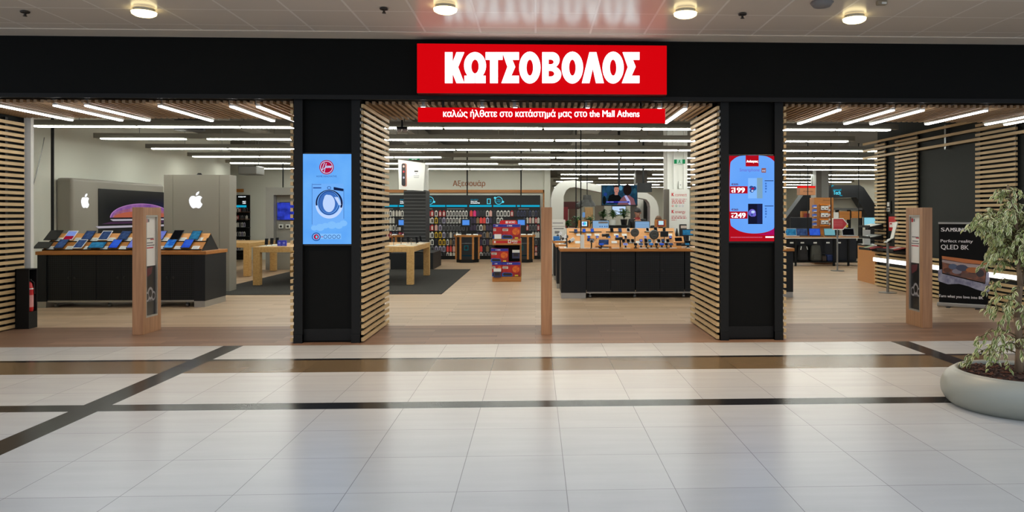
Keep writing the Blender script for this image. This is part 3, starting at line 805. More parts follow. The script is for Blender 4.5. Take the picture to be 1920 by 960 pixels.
back = [(100, 'dark', 'b', 'big black tablet at the left end of the upper tablet shelf', 0), (132, 'red', 'w', 'white tablet with a lilac and maroon screen on the upper tablet shelf', 0),
        (166, 'navy', 'b', 'black tablet between two white tablets on the upper tablet shelf', 0), (197, 'navy', 'w', 'white tablet with a dark screen on the upper tablet shelf', 0),
        (233, 'navy', 'b', 'black tablet just left of the oak totem on the upper tablet shelf', 0), (300, 'lilac', 'b', 'tablet with a violet screen at the right edge of the oak totem, upper shelf', 0),
        (331, 'dark', 'b', 'black tablet with its screen off on the upper shelf, right of the totem', 0), (366, 'teal', 'b', 'black tablet with a teal picture at the right end of the upper shelf', 0)]
for px, scr, body, lab, wide in front:
    w, h = (.25, .17) if wide else (.15, .235)
    tablet(lab, S1, S1.x(px, 462), w, h, .025, scr, body, 'tablets on the left counter')
for px, scr, body, lab, wide in back:
    tablet(lab, S2, S2.x(px, 446), .21 if scr == 'dark' and px < 120 else .16, .25 if scr == 'dark' else .235, .025, scr, body, 'tablets on the left counter')
def card(sl, x, lab, grp, w=.115, h=.085):
    f2 = lambda a, b, c=0.0: sl(x + a, .024 + b, .006 + c)
    q = MB(); q.fbox(f2, -w / 2, w / 2, 0, h, 0, .004, PAPER)
    for k in range(4): q.rect(f2, -w / 2 + .012, .018 + k * .014, w / 2 - .02, .022 + k * .014, PRINT, .0048)
    p = sl(x, .024, .006)
    single('price_card', q, lab, 'price card', grp, origin=p)
for k, px in enumerate([95, 130, 164, 195, 230, 302, 333, 366]):
    card(S1, S1.x(px, 467), f'white price card, {ORD[k]} from the left on the lower tablet shelf', 'price cards of the tablets')
for k, px in enumerate([111, 146, 177, 209, 241, 309, 342, 373]):
    card(S2, S2.x(px, 451), f'white price card, {ORD[k]} from the left on the upper tablet shelf', 'price cards of the tablets')

# ---- taupe panel with a lit emblem against the left wall
def apple_loops(cx, cy, h):
    """a bitten apple outline with its leaf, cx cy centre of the fruit, h the whole height"""
    k = h / 100.0
    body = [(0, -22), (8, -27), (20, -29), (31, -24), (36, -17), (29, -9), (26, 2), (28, 14), (38, 24), (33, 37), (24, 49), (15, 52), (7, 49), (0, 47), (-8, 49), (-16, 52),
            (-26, 46), (-35, 32), (-41, 14), (-42, -2), (-37, -17), (-27, -27), (-14, -28), (-6, -24)]
    leaf = [(0, -31), (1, -42), (8, -52), (18, -57), (17, -46), (10, -36)]
    return [[(cx + a * k, cy + b * k) for a, b in body]], [[(cx + a * k, cy + b * k) for a, b in leaf]]
XA = -8.5
ya_, yb_ = atx(135, 400, XA).y, 17.6
t = thing('display_wall_panel', 'long taupe grey panel with a big black picture along the left wall', 'display panel', (XA - .13, (ya_ + yb_) / 2, 0))
q = MB(); q.rbox(XW + .01, XA, ya_, yb_, 0, 2.18, GREYP, .05, seg=4); q.build('panel', t, smooth=False)
fa = lambda a, b, c=0.0: atx(a, b, XA + .0) + V(c, 0, 0)
yk0, yk1 = atx(184, 400, XA).y, atx(309, 400, XA).y
q = MB(); q.box(XA, XA + .012, yk0, yk1, atx(184, 444, XA).z, atx(184, 353.5, XA).z, mat('poster_black_gloss', (10, 12, 15), .2)); q.build('black_picture', t)
zt = lambda z: z
q = MB(); 
def dome(q, y0, y1, z0, zt_, m_list, c):
    f2 = lambda a, b, cc=0.0: V(XA + .0125 + cc, a, b)
    ym = (y0 + y1) / 2
    for k, (u, m) in enumerate(m_list):
        q.poly([f2(ym + (y1 - y0) / 2 * u[0] * math.cos(R(aa)), z0 + (zt_ - z0) * u[1] * math.sin(R(aa)), c + k * .0008) for aa in range(0, 181, 6)], m)
Yp0, Yp1 = atx(205, 400, XA).y, atx(300, 400, XA).y + .5
zb0 = atx(207, 408, XA).z; zt0 = atx(248, 383, XA).z + .02
dome(q, Yp0, Yp1, zb0, zt0, [((1, 1), e('poster_violet_rim', (196, 140, 206), .75)), ((.975, .96), cloudy(e('poster_violet', (120, 72, 150), .7), (176, 120, 180), 5)), ((.93, .70), cloudy(e('poster_mauve', (150, 82, 120), .7), (190, 130, 150), 6)), ((.90, .45), e('poster_orange', (190, 100, 76), .75))], .0)
bar = e('poster_silver_bar', (186, 180, 190), .8)
for (za, zb_, u) in ((411, 414.5, 0), (423.5, 427.5, -.5)):
    q.poly([V(XA + .014, Yp0 + u, atx(206, za, XA).z), V(XA + .014, Yp1, atx(206, za, XA).z), V(XA + .014, Yp1, atx(206, zb_, XA).z), V(XA + .014, Yp0 + u + .1, atx(206, zb_, XA).z)], bar)
q.poly([V(XA + .0138, Yp0 - .3, atx(206, 420, XA).z), V(XA + .0138, Yp1, atx(206, 420, XA).z), V(XA + .0138, Yp1, atx(206, 416, XA).z), V(XA + .0138, Yp0, atx(206, 416, XA).z)], e('poster_dusk', (84, 56, 84), .6))
q.build('curved_picture', t)
ce = atx(159, 377, XA); hh = atx(159, 364, XA).z - atx(159, 390, XA).z
b1, b2 = apple_loops(0, 0, 100); fe = Fr(ce, (0, hh * .0105, 0), (0, 0, -hh / 105), (1, 0, 0))
q = MB(); q.shape(fe, b1, GLOW, .0, .02); q.shape(fe, b2, GLOW, .0, .02); q.build('lit_emblem', t)
# ---- free-standing taupe panel with the same emblem
Yq = 14.9; x0, x1 = fx(307, Yq), fx(430, Yq)
t = thing('display_wall_panel', 'free-standing taupe panel with a lit apple emblem behind the tablet counter', 'display panel', ((x0 + x1) / 2, Yq + .15, 0))
q = MB(); g1 = fx(324, Yq); g2 = fx(411, Yq)
for a, b in ((x0, g1 - .002), (g1 + .002, g2 - .002), (g2 + .002, x1)): q.rbox(a, b, Yq, Yq + .35, 0, fz(329, Yq), GREYP, .004)
q.build('panel', t)
h4 = fz(358, Yq) - fz(388, Yq); fe = Fr(at(368, 375.5, Yq), (h4 * .0098, 0, 0), (0, 0, -h4 / 105), (0, -1, 0))
q = MB(); q.shape(fe, b1, GLOW, .0, .02); q.shape(fe, b2, GLOW, .0, .02); q.build('lit_emblem', t)
# little camera on top of the panel
p = at(374, 327.5, Yq + .1); q = MB(); q.lathe(p + V(0, 0, -.02), [(.05, 0), (.05, .02), (.03, .05)], BLACKP, 14)
single('security_camera', q, 'tiny dark camera on top of the free-standing taupe panel', 'camera', origin=p)

# ---- pale oak demo tables
def oak_table(label, x0, x1, y0, y1, h=.82):
    t = thing('oak_table', label, 'table', ((x0 + x1) / 2, (y0 + y1) / 2, 0.012), 'pale oak demo tables')
    q = MB(); q.rbox(x0, x1, y0, y1, h - .115, h, OAK, .006); q.build('tabletop', t)
    for a in (x0, x1 - .145):
        for b in (y0, y1 - .145):
            q = MB(); q.rbox(a, a + .145, b, b + .145, .012, h - .11, OAK, .006); q.build('leg', t)
    return t
TR = fx(775, 16.1)
oak_table('pale oak demo table with watches and phones, right of the left pillar', TR - 1.25, TR, 16.1, 18.65)
TL = fx(474, 16.1)
oak_table('pale oak demo table seen just left of the left pillar', TL, TL + 1.25, 16.1, 18.65)
TK = fx(472, 18.5)
oak_table('pale oak demo table mostly hidden behind the free-standing taupe panel', TK - 1.25, TK, 18.35, 20.3)
# white demo mats, devices on the tables
def demo(label, p, ang, kind):
    t = thing('demo_' + kind, label, kind, p, 'devices on the oak tables')
    M = Matrix.Translation(p) @ Matrix.Rotation(ang, 4, 'Z')
    q = MB(); q.rbox(-.11, .11, -.15, .15, 0, .008, WHITE, .003, M); q.build('white_base', t)
    if kind == 'watch':
        q = MB(); q.tube(M @ V(0, 0, .008), M @ V(0, 0, .10), .008, STEEL, n=8); q.build('stand', t)
        q = MB(); q.rbox(-.02, .02, -.014, .002, .09, .14, BLACKP, .004, M); q.build('case', t)
        q = MB()
        for k in range(10):
            a0, a1 = R(36 * k), R(36 * k + 36)
            q.poly([M @ V(sx, .03 + .035 * math.cos(a) - .02, .115 + .045 * math.sin(a)) for sx, a in ((-.014, a0), (.014, a0), (.014, a1), (-.014, a1))], mat('watch_strap', (60, 54, 52), .6))
        q.build('strap', t)
    else:
        q = MB(); q.rbox(-.035, .035, -.005, .004, .03, .17, BODY['b'], .003, M @ Matrix.Rotation(-.3, 4, 'X')); o = q.build('phone', t)
        q = MB(); q.poly([M @ Matrix.Rotation(-.3, 4, 'X') @ V(a, -.0056, b) for a, b in ((-.031, .036), (.031, .036), (.031, .164), (-.031, .164))], SCR['dark']); q.build('display', t)
        q = MB(); q.tube(M @ V(0, .03, .008), M @ V(0, .03, .06), .012, STEEL, n=8); q.build('stand', t)
for k, (px, py, kd, d) in enumerate([(738, 460.5, 'watch', 'nearest the slats on'), (752, 458.5, 'watch', 'second in the front line of'), (771, 460, 'watch', 'at the front right corner of'),
                                     (766, 456.5, 'phone', 'behind the front right watch on'), (785, 457.5, 'phone', 'midway along the right edge of'), (790, 455, 'phone', 'at the rear right corner of')]):
    p = atz(px, py, .822); p.x = min(p.x, TR - .13); p.y = min(max(p.y, 16.3), 18.45)
    demo(f'{kd} on a white base, {d} the right oak table', p, .2 * k, kd)
for k, (px, d) in enumerate([(499, 'near the front left corner of'), (509, 'in the middle of'), (519, 'behind the boxes on')]):
    p = V(fx(px, 16.5 + k * .3), 16.5 + k * .3, .822); demo(f'small phone on a white base, {d} the left oak table', p, .1, 'phone')
BB = mat('blue_box_print', (44, 56, 196), .4)
for k, px in enumerate([524.5, 533]):
    p = atz(px, 462, .822); p.y = 16.5; x = fx(px, 16.5)
    q = MB(); q.rbox(x - .045, x + .045, 16.48, 16.53, .822, .945, BB, .004); f2 = Fr((x - .045, 16.479, .945), (.09, 0, 0), (0, 0, -.123), (0, -1, 0))
    q.disc(f2, .5, .45, .28, .2, mat('blue_box_light', (130, 140, 230), .4), .0006); q.rect(f2, .12, .8, .88, .9, mat('blue_box_light', (130, 140, 230), .4), .0006)
    single('blue_box', q, ['small blue picture box on the left oak table, nearer the counter', 'small blue picture box on the left oak table, next to the pillar'][k], 'box', 'small blue boxes', origin=(x, 16.5, .822))
# ---- grey display wall with a screen behind the left oak table
Yg = 20.75; x0, x1 = fx(498, Yg), -4.95
t = thing('display_wall_panel', 'grey wall unit with a recessed blue screen behind the left oak table', 'display panel', ((x0 + x1) / 2, Yg + .2, 0))
GR2 = mat('pale_grey_panel', (150, 148, 142), .5); zt_ = fz(352, Yg); xr0 = fx(513, Yg)
q = MB(); q.box(x0, xr0, Yg, Yg + .4, 0, zt_, GR2); q.box(xr0, x1, Yg, Yg + .4, fz(366, Yg), zt_, GR2); q.box(xr0, x1, Yg, Yg + .4, 0, fz(474, Yg), GREYP)
q.box(xr0, x1, Yg + .25, Yg + .4, fz(474, Yg), fz(366, Yg), mat('taupe_recess', (140, 136, 128), .6)); q.build('panel', t)
q = MB(); q.box(fx(519, Yg), x1 - .1, Yg + .2, Yg + .25, fz(413, Yg), fz(379, Yg), BLACKP); o = q.build('screen', t)
q = MB(); fq = facing(Yg + .2); q.rect(fq, 520, 380, 566, 412, cloudy(e('screen_night_blue', (14, 22, 84), .9), (60, 80, 230), 6), .001); q.build('picture', o)
for px in (527, 540):
    q = MB(); s = .115; c = at(px, 424.5, Yg + .2)
    fq2 = Fr(c, (s / 2, 0, 0), (0, 0, -s / 2), (0, -1, 0)); q.fbox(fq2, -1, 1, -1, 1, -.04, .02, WHITE); q.fbox(fq2, -.5, .5, -.5, .5, .02, .03, BLACKP)
    q.build('white_frame', t)
q = MB(); x = fx(526, Yg); q.tube((x, Yg + .2, zt_), (x, Yg + .2, 2.9), .018, BLACK, n=8); q.build('hanger_rod', t)
# ---- back left niche: accessory bay
Yn = 25.35
t = thing('accessory_bay', 'narrow black accessory bay with a cyan edge, seen beside the taupe panel', 'shelving', (fx(450, Yn), Yn, 0))
x0, x1 = fx(430, Yn), fx(468, Yn)
q = MB(); q.box(x0, x1, Yn, Yn + .06, 0, fz(366, Yn), BLACK); q.build('back_panel', t)
q = MB(); q.box(x0, fx(462, Yn), Yn - .03, Yn, fz(389, Yn), fz(385, Yn), CYAN); q.build('lit_strip', t)
q = MB(); fq = facing(Yn); q.text(fq, 'MULTI', 455, 377, 461, 379, WLIT, .01); q.text(fq, 'CASES', 455, 380, 461, 382, WLIT, .01); q.text(fq, 'ΑΞΕΣΟΥΑΡ', 447, 368, 461, 370, WLIT, .01); q.build('lit_print', t)
q = MB(); q.box(fx(444, Yn), fx(457, Yn), Yn - .05, Yn, fz(361, Yn), fz(355, Yn), CWOOD); q.build('wood_band', t)
for py in (398, 411, 427, 443, 459, 474): 
    q = MB(); q.box(x0, fx(470, Yn), Yn - .22, Yn, fz(py - 1, Yn) - .02, fz(py - 1, Yn), mat('shelf_brown', (96, 62, 44), .5) if py < 412 else BLACK); q.build('shelf', t)

# ================================================================== MIDDLE BAY
# ---- accessory wall
Yw2 = 25.28
x0, x1 = -6.0, fx(1013, Yw2)
t = thing('accessory_wall', 'wide black pegboard wall with a glowing cyan strip at the back of the shop', 'shelving', ((x0 + x1) / 2, Yw2 + .05, 0))
q = MB(); q.box(x0, x1, Yw2, Yw2 + .08, 0, fz(366, Yw2), mat('pegboard_black', (20, 21, 23), .6)); q.build('back_panel', t)
q = MB(); q.box(x0, x1, Yw2 - .06, Yw2, .0, .12, BLACK); q.build('plinth', t)
fq = facing(Yw2 - .02)
segs = [(700, 746), (748, 835), (837, 876), (880, 922), (925, 967), (969.5, 975), (977, 1012)]
for a, b in segs:
    q = MB(); q.box(fx(a, Yw2), fx(b, Yw2), Yw2 - .03, Yw2, fz(388, Yw2), fz(384.5, Yw2), CYAN); q.build('lit_strip', t)
q = MB()
for cx in (806, 935): q.ring(fq, cx, 376, 7.4, 7.4, .14, LCYAN, 0, 28); q.text(fq, 'MIX', cx - 4, 373.5, cx + 4, 376, CYAN, .002, .03); q.text(fq, 'ME', cx - 4, 377, cx + 4, 379.5, CYAN, .002, .03); q.disc(fq, cx + 8, 378.5, 2.2, 2, LCYAN, .003); q.disc(fq, cx - 7, 371, 2, 2, LCYAN, .003)
q.build('round_emblem', t)
q = MB()
for px in (750, 882.5): q.text(fq, 'MIX N MATCH', px, 373.4, px + 14, 375.4, CYAN, 0); q.text(fq, 'shop cool', px, 376.6, px + 12, 378.5, WLIT, 0, .02); q.text(fq, 'accessories', px, 379.5, px + 17, 381.4, WLIT, 0, .02)
q.build('lit_print', t)
q = MB(); c = LCYAN
for a in ((913, 373, 914.3, 382), (918.7, 373, 920, 382), (913, 372.4, 920, 373.6), (913, 381.4, 920, 382.6)): q.rect(fq, *a, c)
q.build('phone_icon', t)
q = MB()
for a, b in ((838, 871), (972, 992), (727, 737), (804, 811), (750, 757)): q.rect(fq, a, 390.8, b, 392.4, PRINT)
q.build('shelf_titles', t)
# letters over the wood band
q = MB(); q.text(facing(25.41), 'Αξεσουάρ', 849, 338, 910, 352, mat('copper_letters', (150, 92, 54), .5), .006, .015)
o = q.build('wall_lettering'); tag(o, 'copper brown Greek word on the wall above the accessory wall', 'lettering')
# goods hanging on hooks
PK = {}
def pack_mesh(kind, frame, inner, w, h):
    q = MB()
    f2 = lambda a, b, c=0.0: V(a * w / 2, -c, -b * h)
    q.fbox(f2, -1, 1, .14, 1, -.012, .012, frame); q.fbox(f2, -.45, .45, 0, .16, -.004, .004, frame)
    q.tube((0, .07, -.02), (0, -.03, -.02), .004, STEEL, n=5)
    if inner: q.fbox(f2, -.55, .55, .26, .88, .012, .015, inner)
    return q
GOODS = {'white': (mat('pack_white', (214, 214, 208), .5), mat('pack_black', (26, 26, 30), .4)), 'pale': (mat('pack_pale', (196, 192, 182), .5), None), 'black': (mat('pack_dark', (44, 44, 48), .4), mat('pack_black', (26, 26, 30), .4)),
         'grey': (mat('pack_grey', (110, 110, 114), .5), mat('pack_black', (26, 26, 30), .4)), 'coral': (mat('pack_coral', (214, 70, 62), .5), None), 'pink': (mat('pack_pink', (214, 44, 120), .5), None),
         'tan': (mat('pack_tan', (128, 104, 74), .5), None), 'yellow': (mat('pack_yellow', (212, 176, 46), .5), mat('pack_black', (26, 26, 30), .4)), 'rose': (mat('pack_rose', (206, 160, 150), .5), None),
         'violet': (mat('pack_violet', (56, 46, 70), .5), None), 'lilac': (mat('pack_lilac', (176, 174, 196), .5), mat('pack_violet', (56, 46, 70), .5)), 'red': (mat('pack_red', (176, 40, 46), .5), mat('pack_pale', (196, 192, 182), .5)),
         'blue': (mat('pack_blue', (56, 62, 96), .5), mat('pack_black', (26, 26, 30), .4)), 'green': (mat('pack_green', (70, 150, 120), .5), None)}
DESC = {'white': 'white package with dark window', 'pale': 'pale package', 'black': 'black package', 'grey': 'grey package', 'coral': 'coral red case', 'pink': 'hot pink case', 'tan': 'tan case', 'yellow': 'yellow and black package',
        'rose': 'rose coloured case', 'violet': 'dark violet case', 'lilac': 'pale lilac package', 'red': 'red package', 'blue': 'dark blue case', 'green': 'green package'}
first = {}
def good(kind, x, y, ztop, label, grp, w=.088, h=.19):
    key = (kind, round(w, 3), round(h, 3))
    if key not in first:
        q = pack_mesh(kind, *GOODS[kind], w, h); o = q.build('hanging_package'); first[key] = o
    else:
        o = first[key].copy(); COL.objects.link(o)
    o.location = (x, y, ztop); tag(o, label, 'package', grp)
rowz = [394.5, 407.5, 421, 434.5, 448, 460.5, 472.5]
bays = [('bay left of tower', [721.5, 727, 732.5, 738, 744, 749.5, 754.5], ['pale pale white pale pale pale white'.split(), 'pale pale pale pale black black pale'.split(), 'white pale pale white white pale'.split(), 'black red red blue blue red pink'.split(), [], ['pale', 'white', 'white', 'pale'], []]),
        ('first bay right of tower', [804.5, 810.5, 818, 825.5, 832.5], ['red red white red red'.split(), 'white white yellow grey lilac'.split(), 'red red rose lilac grey'.split(), 'white white yellow yellow lilac'.split(), 'white white black yellow yellow'.split(), ['green', 'grey', 'lilac', 'lilac', 'lilac'], ['black', 'grey', 'black', 'grey', 'black']]),
        ('second bay right of tower', [839.5, 845.3, 851, 857, 863, 869, 874.5], [['white'] * 7, ['white'] * 4 + ['pale'] * 3, ['grey'] * 7, ['grey', 'pale', 'grey', 'pale', 'grey'], ['white', 'tan', 'grey'], ['coral', 'coral', 'rose'], ['white', 'pale', 'pale']]),
        ('third bay right of tower', [883.5, 890, 896, 902, 908, 914, 920], ['coral pink violet black black white rose'.split(), 'violet violet tan coral coral lilac violet'.split(), 'violet violet grey white tan violet violet'.split(), 'x x violet violet grey tan grey'.split(), 'x x x violet grey violet tan'.split(), 'x x x coral black tan black'.split(), 'x x x white grey grey grey'.split()]),
        ('fourth bay, behind red boxes', [927, 934, 940.5, 947, 953.5, 960, 966], ['black white white white white red black'.split(), 'black white white'.split(), [], [], [], [], []]),
        ('rightmost bay of accessory wall', [972, 978, 983.5, 988.7, 994, 999.5, 1005, 1009.5], ['blue blue blue black blue grey blue black'.split(), 'x x blue pale rose pale red pale'.split(), 'x x x red grey grey grey red'.split(), 'x x x x x pale pale pale'.split(), 'x x x x x x grey black'.split(), 'x x x x x x red black'.split(), 'x x x x x x rose black'.split()])]
for bn, cols, rws in bays:
    for r, kinds in enumerate(rws):
        for c, k in enumerate(kinds):
            if k == 'x': continue
            px = cols[c]; fall = .17 if r == 6 else .2
            good(k, fx(px, Yw2 - .03), Yw2 - .045, fz(rowz[r], Yw2 - .04), f'{DESC[k]}, row {r + 1} down, {ORD[c]} along, {bn}', 'packages on the accessory wall',
                 .074 if 'second' in bn or 'rightmost' in bn or 'left' in bn[:9] else .092, fall)
for r, py in enumerate([393, 407, 420, 437, 451, 463]):
    for c, px in enumerate([442.5, 446.5, 450.5, 454.5, 458.5, 463]):
        if c > 4 and r > 1: continue
        k = ['pale', 'white', 'red', 'black', 'grey', 'black'][(c + (r > 0)) % 6] if r < 2 else ['white', 'lilac', 'white', 'pale', 'grey'][(c + r) % 5]
        good(k, fx(px, Yn - .1), Yn - .12, fz(py - 3.4, Yn - .1), f'{DESC[k]}, row {r + 1} down, {ORD[c]} along, bay beside taupe panel', 'packages in the narrow bay', .06, .155)

# ---- slatted display tower
Yt2 = 20.72; x0, x1 = fx(757, Yt2), fx(798, Yt2)
t = thing('slat_tower', 'tall dark slatted display tower on a low black block in the middle bay', 'display', ((x0 + x1) / 2, Yt2 + .3, .0))
q = MB(); q.box(x0, x1, Yt2, Yt2 + .8, .5, fz(357, Yt2), mat('slat_board_black', (40, 41, 42), .55)); q.build('core', t)
q = MB(); z = .62
while z < fz(357, Yt2) - .03:
    q.box(x0 - .004, x1 + .003, Yt2 - .012, Yt2 + .005, z, z + .012, mat('slat_groove_metal', (120, 120, 120), .4, .5)); z += .094
q.build('metal_grooves', t)
b0, b1 = fx(732, 20.65), fx(812, 20.65)
q = MB(); q.box(b0, b1, 20.65, 22.4, 0.0, fz(474, 20.65), CHAR); q.build('base_block', t)
# white wall column behind with the exit sign
def exit_sign(label, px, py, Y, w=.32, h=.15):
    p = at(px, py, Y); t = thing('exit_sign', label, 'sign', p, 'green exit signs')
    q = MB(); q.box(p.x - w / 2, p.x + w / 2, Y - .02, Y, p.z - h / 2, p.z + h / 2, e('sign_white', (190, 226, 200), .8)); q.build('case', t)
    q = MB(); f2 = Fr((p.x, Y - .021, p.z), (w / 2, 0, 0), (0, 0, -h / 2), (0, -1, 0)); g = e('sign_green', (30, 140, 84), .8)
    for a in ((-1, -1, -.5, 1), (.5, -1, 1, 1)): q.rect(f2, *a, g)
    q.poly([f2(a, b, .001) for a, b in ((-.3, .7), (-.1, 0), (-.15, -.4), (.1, -.4), (.05, .1), (.25, .7), (.1, .7), (0, .3), (-.15, .7))], g); q.disc(f2, 0, -.62, .1, .18, g, .001, 12)
    q.build('pictogram', t)
q = MB(); cx0, cx1 = fx(765, 22.9), fx(797, 22.9)
q.box(cx0, cx1, 22.9, 23.4, 0, 3.62, WHITE); q.box(cx1 - .12, cx1 + .03, 22.86, 23.44, 0, 3.62, WHITE); q.box(cx0 - .03, cx0 + .1, 22.86, 23.44, 0, 3.62, WHITE)
struct('column_left', q)
exit_sign('green exit sign on the white column, above the hanging poster', 777, 302.5, 22.85)
# hanging poster
Yh = 19.2
t = thing('hanging_poster', 'white hanging poster with a picture of a watch above the slatted tower', 'poster', at(772, 330, Yh))
pc = [(746.5, 299), (797.5, 306), (793.5, 358), (748, 355)]
q = MB(); p = [at(a, b, Yh + (a - 746) * .004) for a, b in pc]; p2 = [v + V(.004, .02, 0) for v in p]; i = q.add(p + p2)
for fc in ((0, 1, 2, 3), (4, 7, 6, 5), (0, 4, 5, 1), (1, 5, 6, 2), (2, 6, 7, 3), (3, 7, 4, 0)): q.face([i + k for k in fc], PAPER)
q.build('sheet', t)
f2 = lambda a, b, c=0.0: at(a, b, Yh + (a - 746) * .004) + V(0, -.003 - c, 0)
q = MB()
def rr(x0, y0, x1, y1, r, sk=0):
    o = []
    for cx, cy, a0 in ((x1 - r, y0 + r, -90), (x1 - r, y1 - r, 0), (x0 + r, y1 - r, 90), (x0 + r, y0 + r, 180)):
        for k in range(5): a = R(a0 + 22.5 * k); o.append((cx + r * math.cos(a), cy + r * math.sin(a)))
    return [(a, b + sk * (a - x0)) for a, b in o]
q.shape(f2, [rr(753.5, 305.5, 763, 349, 3, .12)], mat('watch_copper', (166, 112, 96), .4), .0); q.shape(f2, [rr(753, 306.5, 760.5, 348, 2.6, .12)], mat('watch_face', (24, 20, 26), .2), .001)
for y, c in ((312, 'pack_rose'), (322, 'pack_red'), (333, 'pack_lilac')): q.disc(f2, 757, y, 1.8, 2.2, MATS[c], .0018, 12)
q.build('watch_picture', t)
q = MB(); q.rect(f2, 777, 320, 784, 322.6, mat('ink_dark', (50, 50, 52), .7))
for y, a, b in ((325, 779, 782), (329.5, 775.5, 786), (332.5, 776, 785.5)): q.rect(f2, a, y, b, y + .8, PRINT)
q.build('print', t)
q = MB(); q.tube(at(749, 299, Yh), at(765, 264, Yh) + V(0, 0, 0), .006, WHITE, n=5); q.tube(at(795, 306, Yh + .2), at(795, 262, Yh + .2), .004, WHITE, n=5); q.build('string', t)

# ---- kiosks before the accessory wall
def kiosk(label, px0, px1, Y, mon_px, lab2):
    xa, xb = fx(px0, Y), fx(px1, Y); xm = (xa + xb) / 2; w = (xb - xa) / 2
    t = thing('kiosk', label, 'kiosk', (xm, Y + w * .7, 0), 'kiosks before the accessory wall')
    octo = lambda k, z: [V(xm + k * w * a, Y + w * .75 + k * w * b, z) for a, b in ((-.55, -.75), (.55, -.75), (1, -.1), (1, .45), (.5, .75), (-.5, .75), (-1, .45), (-1, -.1))]
    def prism(k, z0, z1, m):
        q = MB(); i = q.add(octo(k, z0) + octo(k, z1))
        for j in range(8): q.face((i + j, i + (j + 1) % 8, i + 8 + (j + 1) % 8, i + 8 + j), m)
        q.face([i + j for j in reversed(range(8))], m); q.face([i + 8 + j for j in range(8)], m); return q
    prism(.80, 0, .10, BLACK).build('plinth', t)
    prism(.82, .10, .80, mat('kiosk_black', (18, 20, 24), .3)).build('body', t)
    q = MB()
    for a, b in ((-.82 * .55, -.82 * .75), (.82 * .55, -.82 * .75), (.82, -.082), (-.82, -.082)):
        x, y = xm + w * a, Y + w * .75 + w * b; q.box(x - .03, x + .03, y - .03, y + .03, .10, .80, CWOOD)
    q.build('corner_post', t)
    prism(1.0, .80, .86, CWOOD).build('top', t)
    q = MB(); f3 = Fr((xm, Y + w * .75 - .82 * w * .75 - .002, .5), (.1, 0, 0), (0, 0, -.1), (0, -1, 0)); tq = e('kiosk_teal', (24, 110, 116), .45)
    q.ring(f3, -.2, .4, .95, 1.05, .3, tq, 0, 4, 45, 405); q.rect(f3, -2.4, 2.6, 2.4, 3.0, e('kiosk_teal_dim', (14, 52, 62), .45)); q.rect(f3, -2.4, -1.1, 2.4, -.95, PRINT); q.build('teal_emblem', t)
    m = thing('monitor', lab2, 'monitor', (xm, Y + w * .8, .86), 'monitors on the kiosks')
    xc = fx(mon_px, Y + w * .8); y = Y + w * .8
    q = MB(); q.rbox(xc - .17, xc + .17, y, y + .03, 1.10, 1.36, BLACKP, .006); o = q.build('case', m)
    q = MB(); q.rect(Fr((xc, y - .0008, 1.24), (1, 0, 0), (0, 0, 1), (0, -1, 0)), -.11, -.075, .11, .085, e('monitor_blue', (84, 146, 232), .95)); q.build('display', o)
    q = MB(); q.box(xc - .02, xc + .02, y + .01, y + .04, .87, 1.12, BLACKP); q.rbox(xc - .12, xc + .12, y - .06, y + .1, .86, .875, BLACKP, .004); q.build('stand', m)
    for j, (dx, nm) in enumerate(((-.62, 'left'), (.12, 'middle'), (.6, 'right'))):
        q = MB(); M = Matrix.Translation((xm + dx * w, Y + w * .35, .865)) @ Matrix.Rotation(R(24), 4, 'X'); q.box(-.075, .075, -.05, .05, 0, .004, PAPER, M); q.box(-.075, .075, .044, .05, -.02, 0, PAPER, M)
        single('price_card', q, f'small white card at the {nm} of the top of the {label[:label.index(" kiosk")]} kiosk', 'price card', 'cards on the kiosks', origin=(xm + dx * w, Y + w * .35, .86))
kiosk('left dark kiosk with a beech top before the accessory wall', 849, 901, 23.4, 873.5, 'small monitor with a blue screen on the left kiosk')
kiosk('right dark kiosk half hidden behind the red box display', 952, 1004, 23.4, 977.5, 'small monitor with a blue screen behind the red box display')
kiosk('far left dark kiosk half hidden behind the slatted tower', 728, 780, 23.4, 754, 'small monitor with a blue screen just left of the slatted tower')

# ---- red box display
Yb = 16.85; x0, x1 = fx(923, Yb), fx(977, Yb); D = .55
zr = lambda py: fz(py, Yb)
t = thing('promotion_stand', 'beech stand stacked with red and blue boxes in the middle of the shop', 'display stand', ((x0 + x1) / 2, Yb + D / 2, 0))
q = MB(); q.rbox(x0, x1, Yb + .01, Yb + D, 0, zr(518.5), CWOOD, .004); q.build('base', t)
q = MB(); q.box(x1 - .035, x1, Yb + .32, Yb + D, zr(518.5), zr(459.5), CWOOD); q.box(x0 + .02, x0 + .05, Yb + .32, Yb + D, zr(518.5), zr(459.5), BLACK); q.box(x0 + .05, x1 - .035, Yb + D - .03, Yb + D, zr(518.5), zr(459.5), BLACK); q.build('uprights', t)
q = MB(); q.rbox(x0, x1, Yb + .01, Yb + D, zr(459.5), zr(448), CWOOD, .004); q.build('upper_shelf', t)
q = MB(); fq = facing(Yb + .01); q.rect(fq, 924, 451.5, 977, 456, REDM, .003); q.rect(fq, 926, 451.8, 929.5, 455.8, WHITE, .004)
q.rect(fq, 952.5, 449.5, 958, 456, WHITE, .0045); q.rect(fq, 954, 451, 956.5, 454.5, REDM, .005); q.text(fq, 'ΜΟΝΟ', 959.5, 450.5, 970.5, 454, WHITE, .005, .03); q.text(fq, 'εδώ', 962, 454.3, 970, 456.8, WHITE, .005, .02); q.build('shelf_banner', t)
q = MB(); fq = facing(Yb + .36)
q.shape(fq, [[(937, 421)] + [(941.5 + 4.5 * math.cos(R(a)), 418 - 5 * math.sin(R(a))) for a in range(180, 89, -15)] + [(965.5 + 4.5 * math.cos(R(a)), 418 - 5 * math.sin(R(a))) for a in range(90, -1, -15)] + [(970, 421)]], REDM, 0, .015)
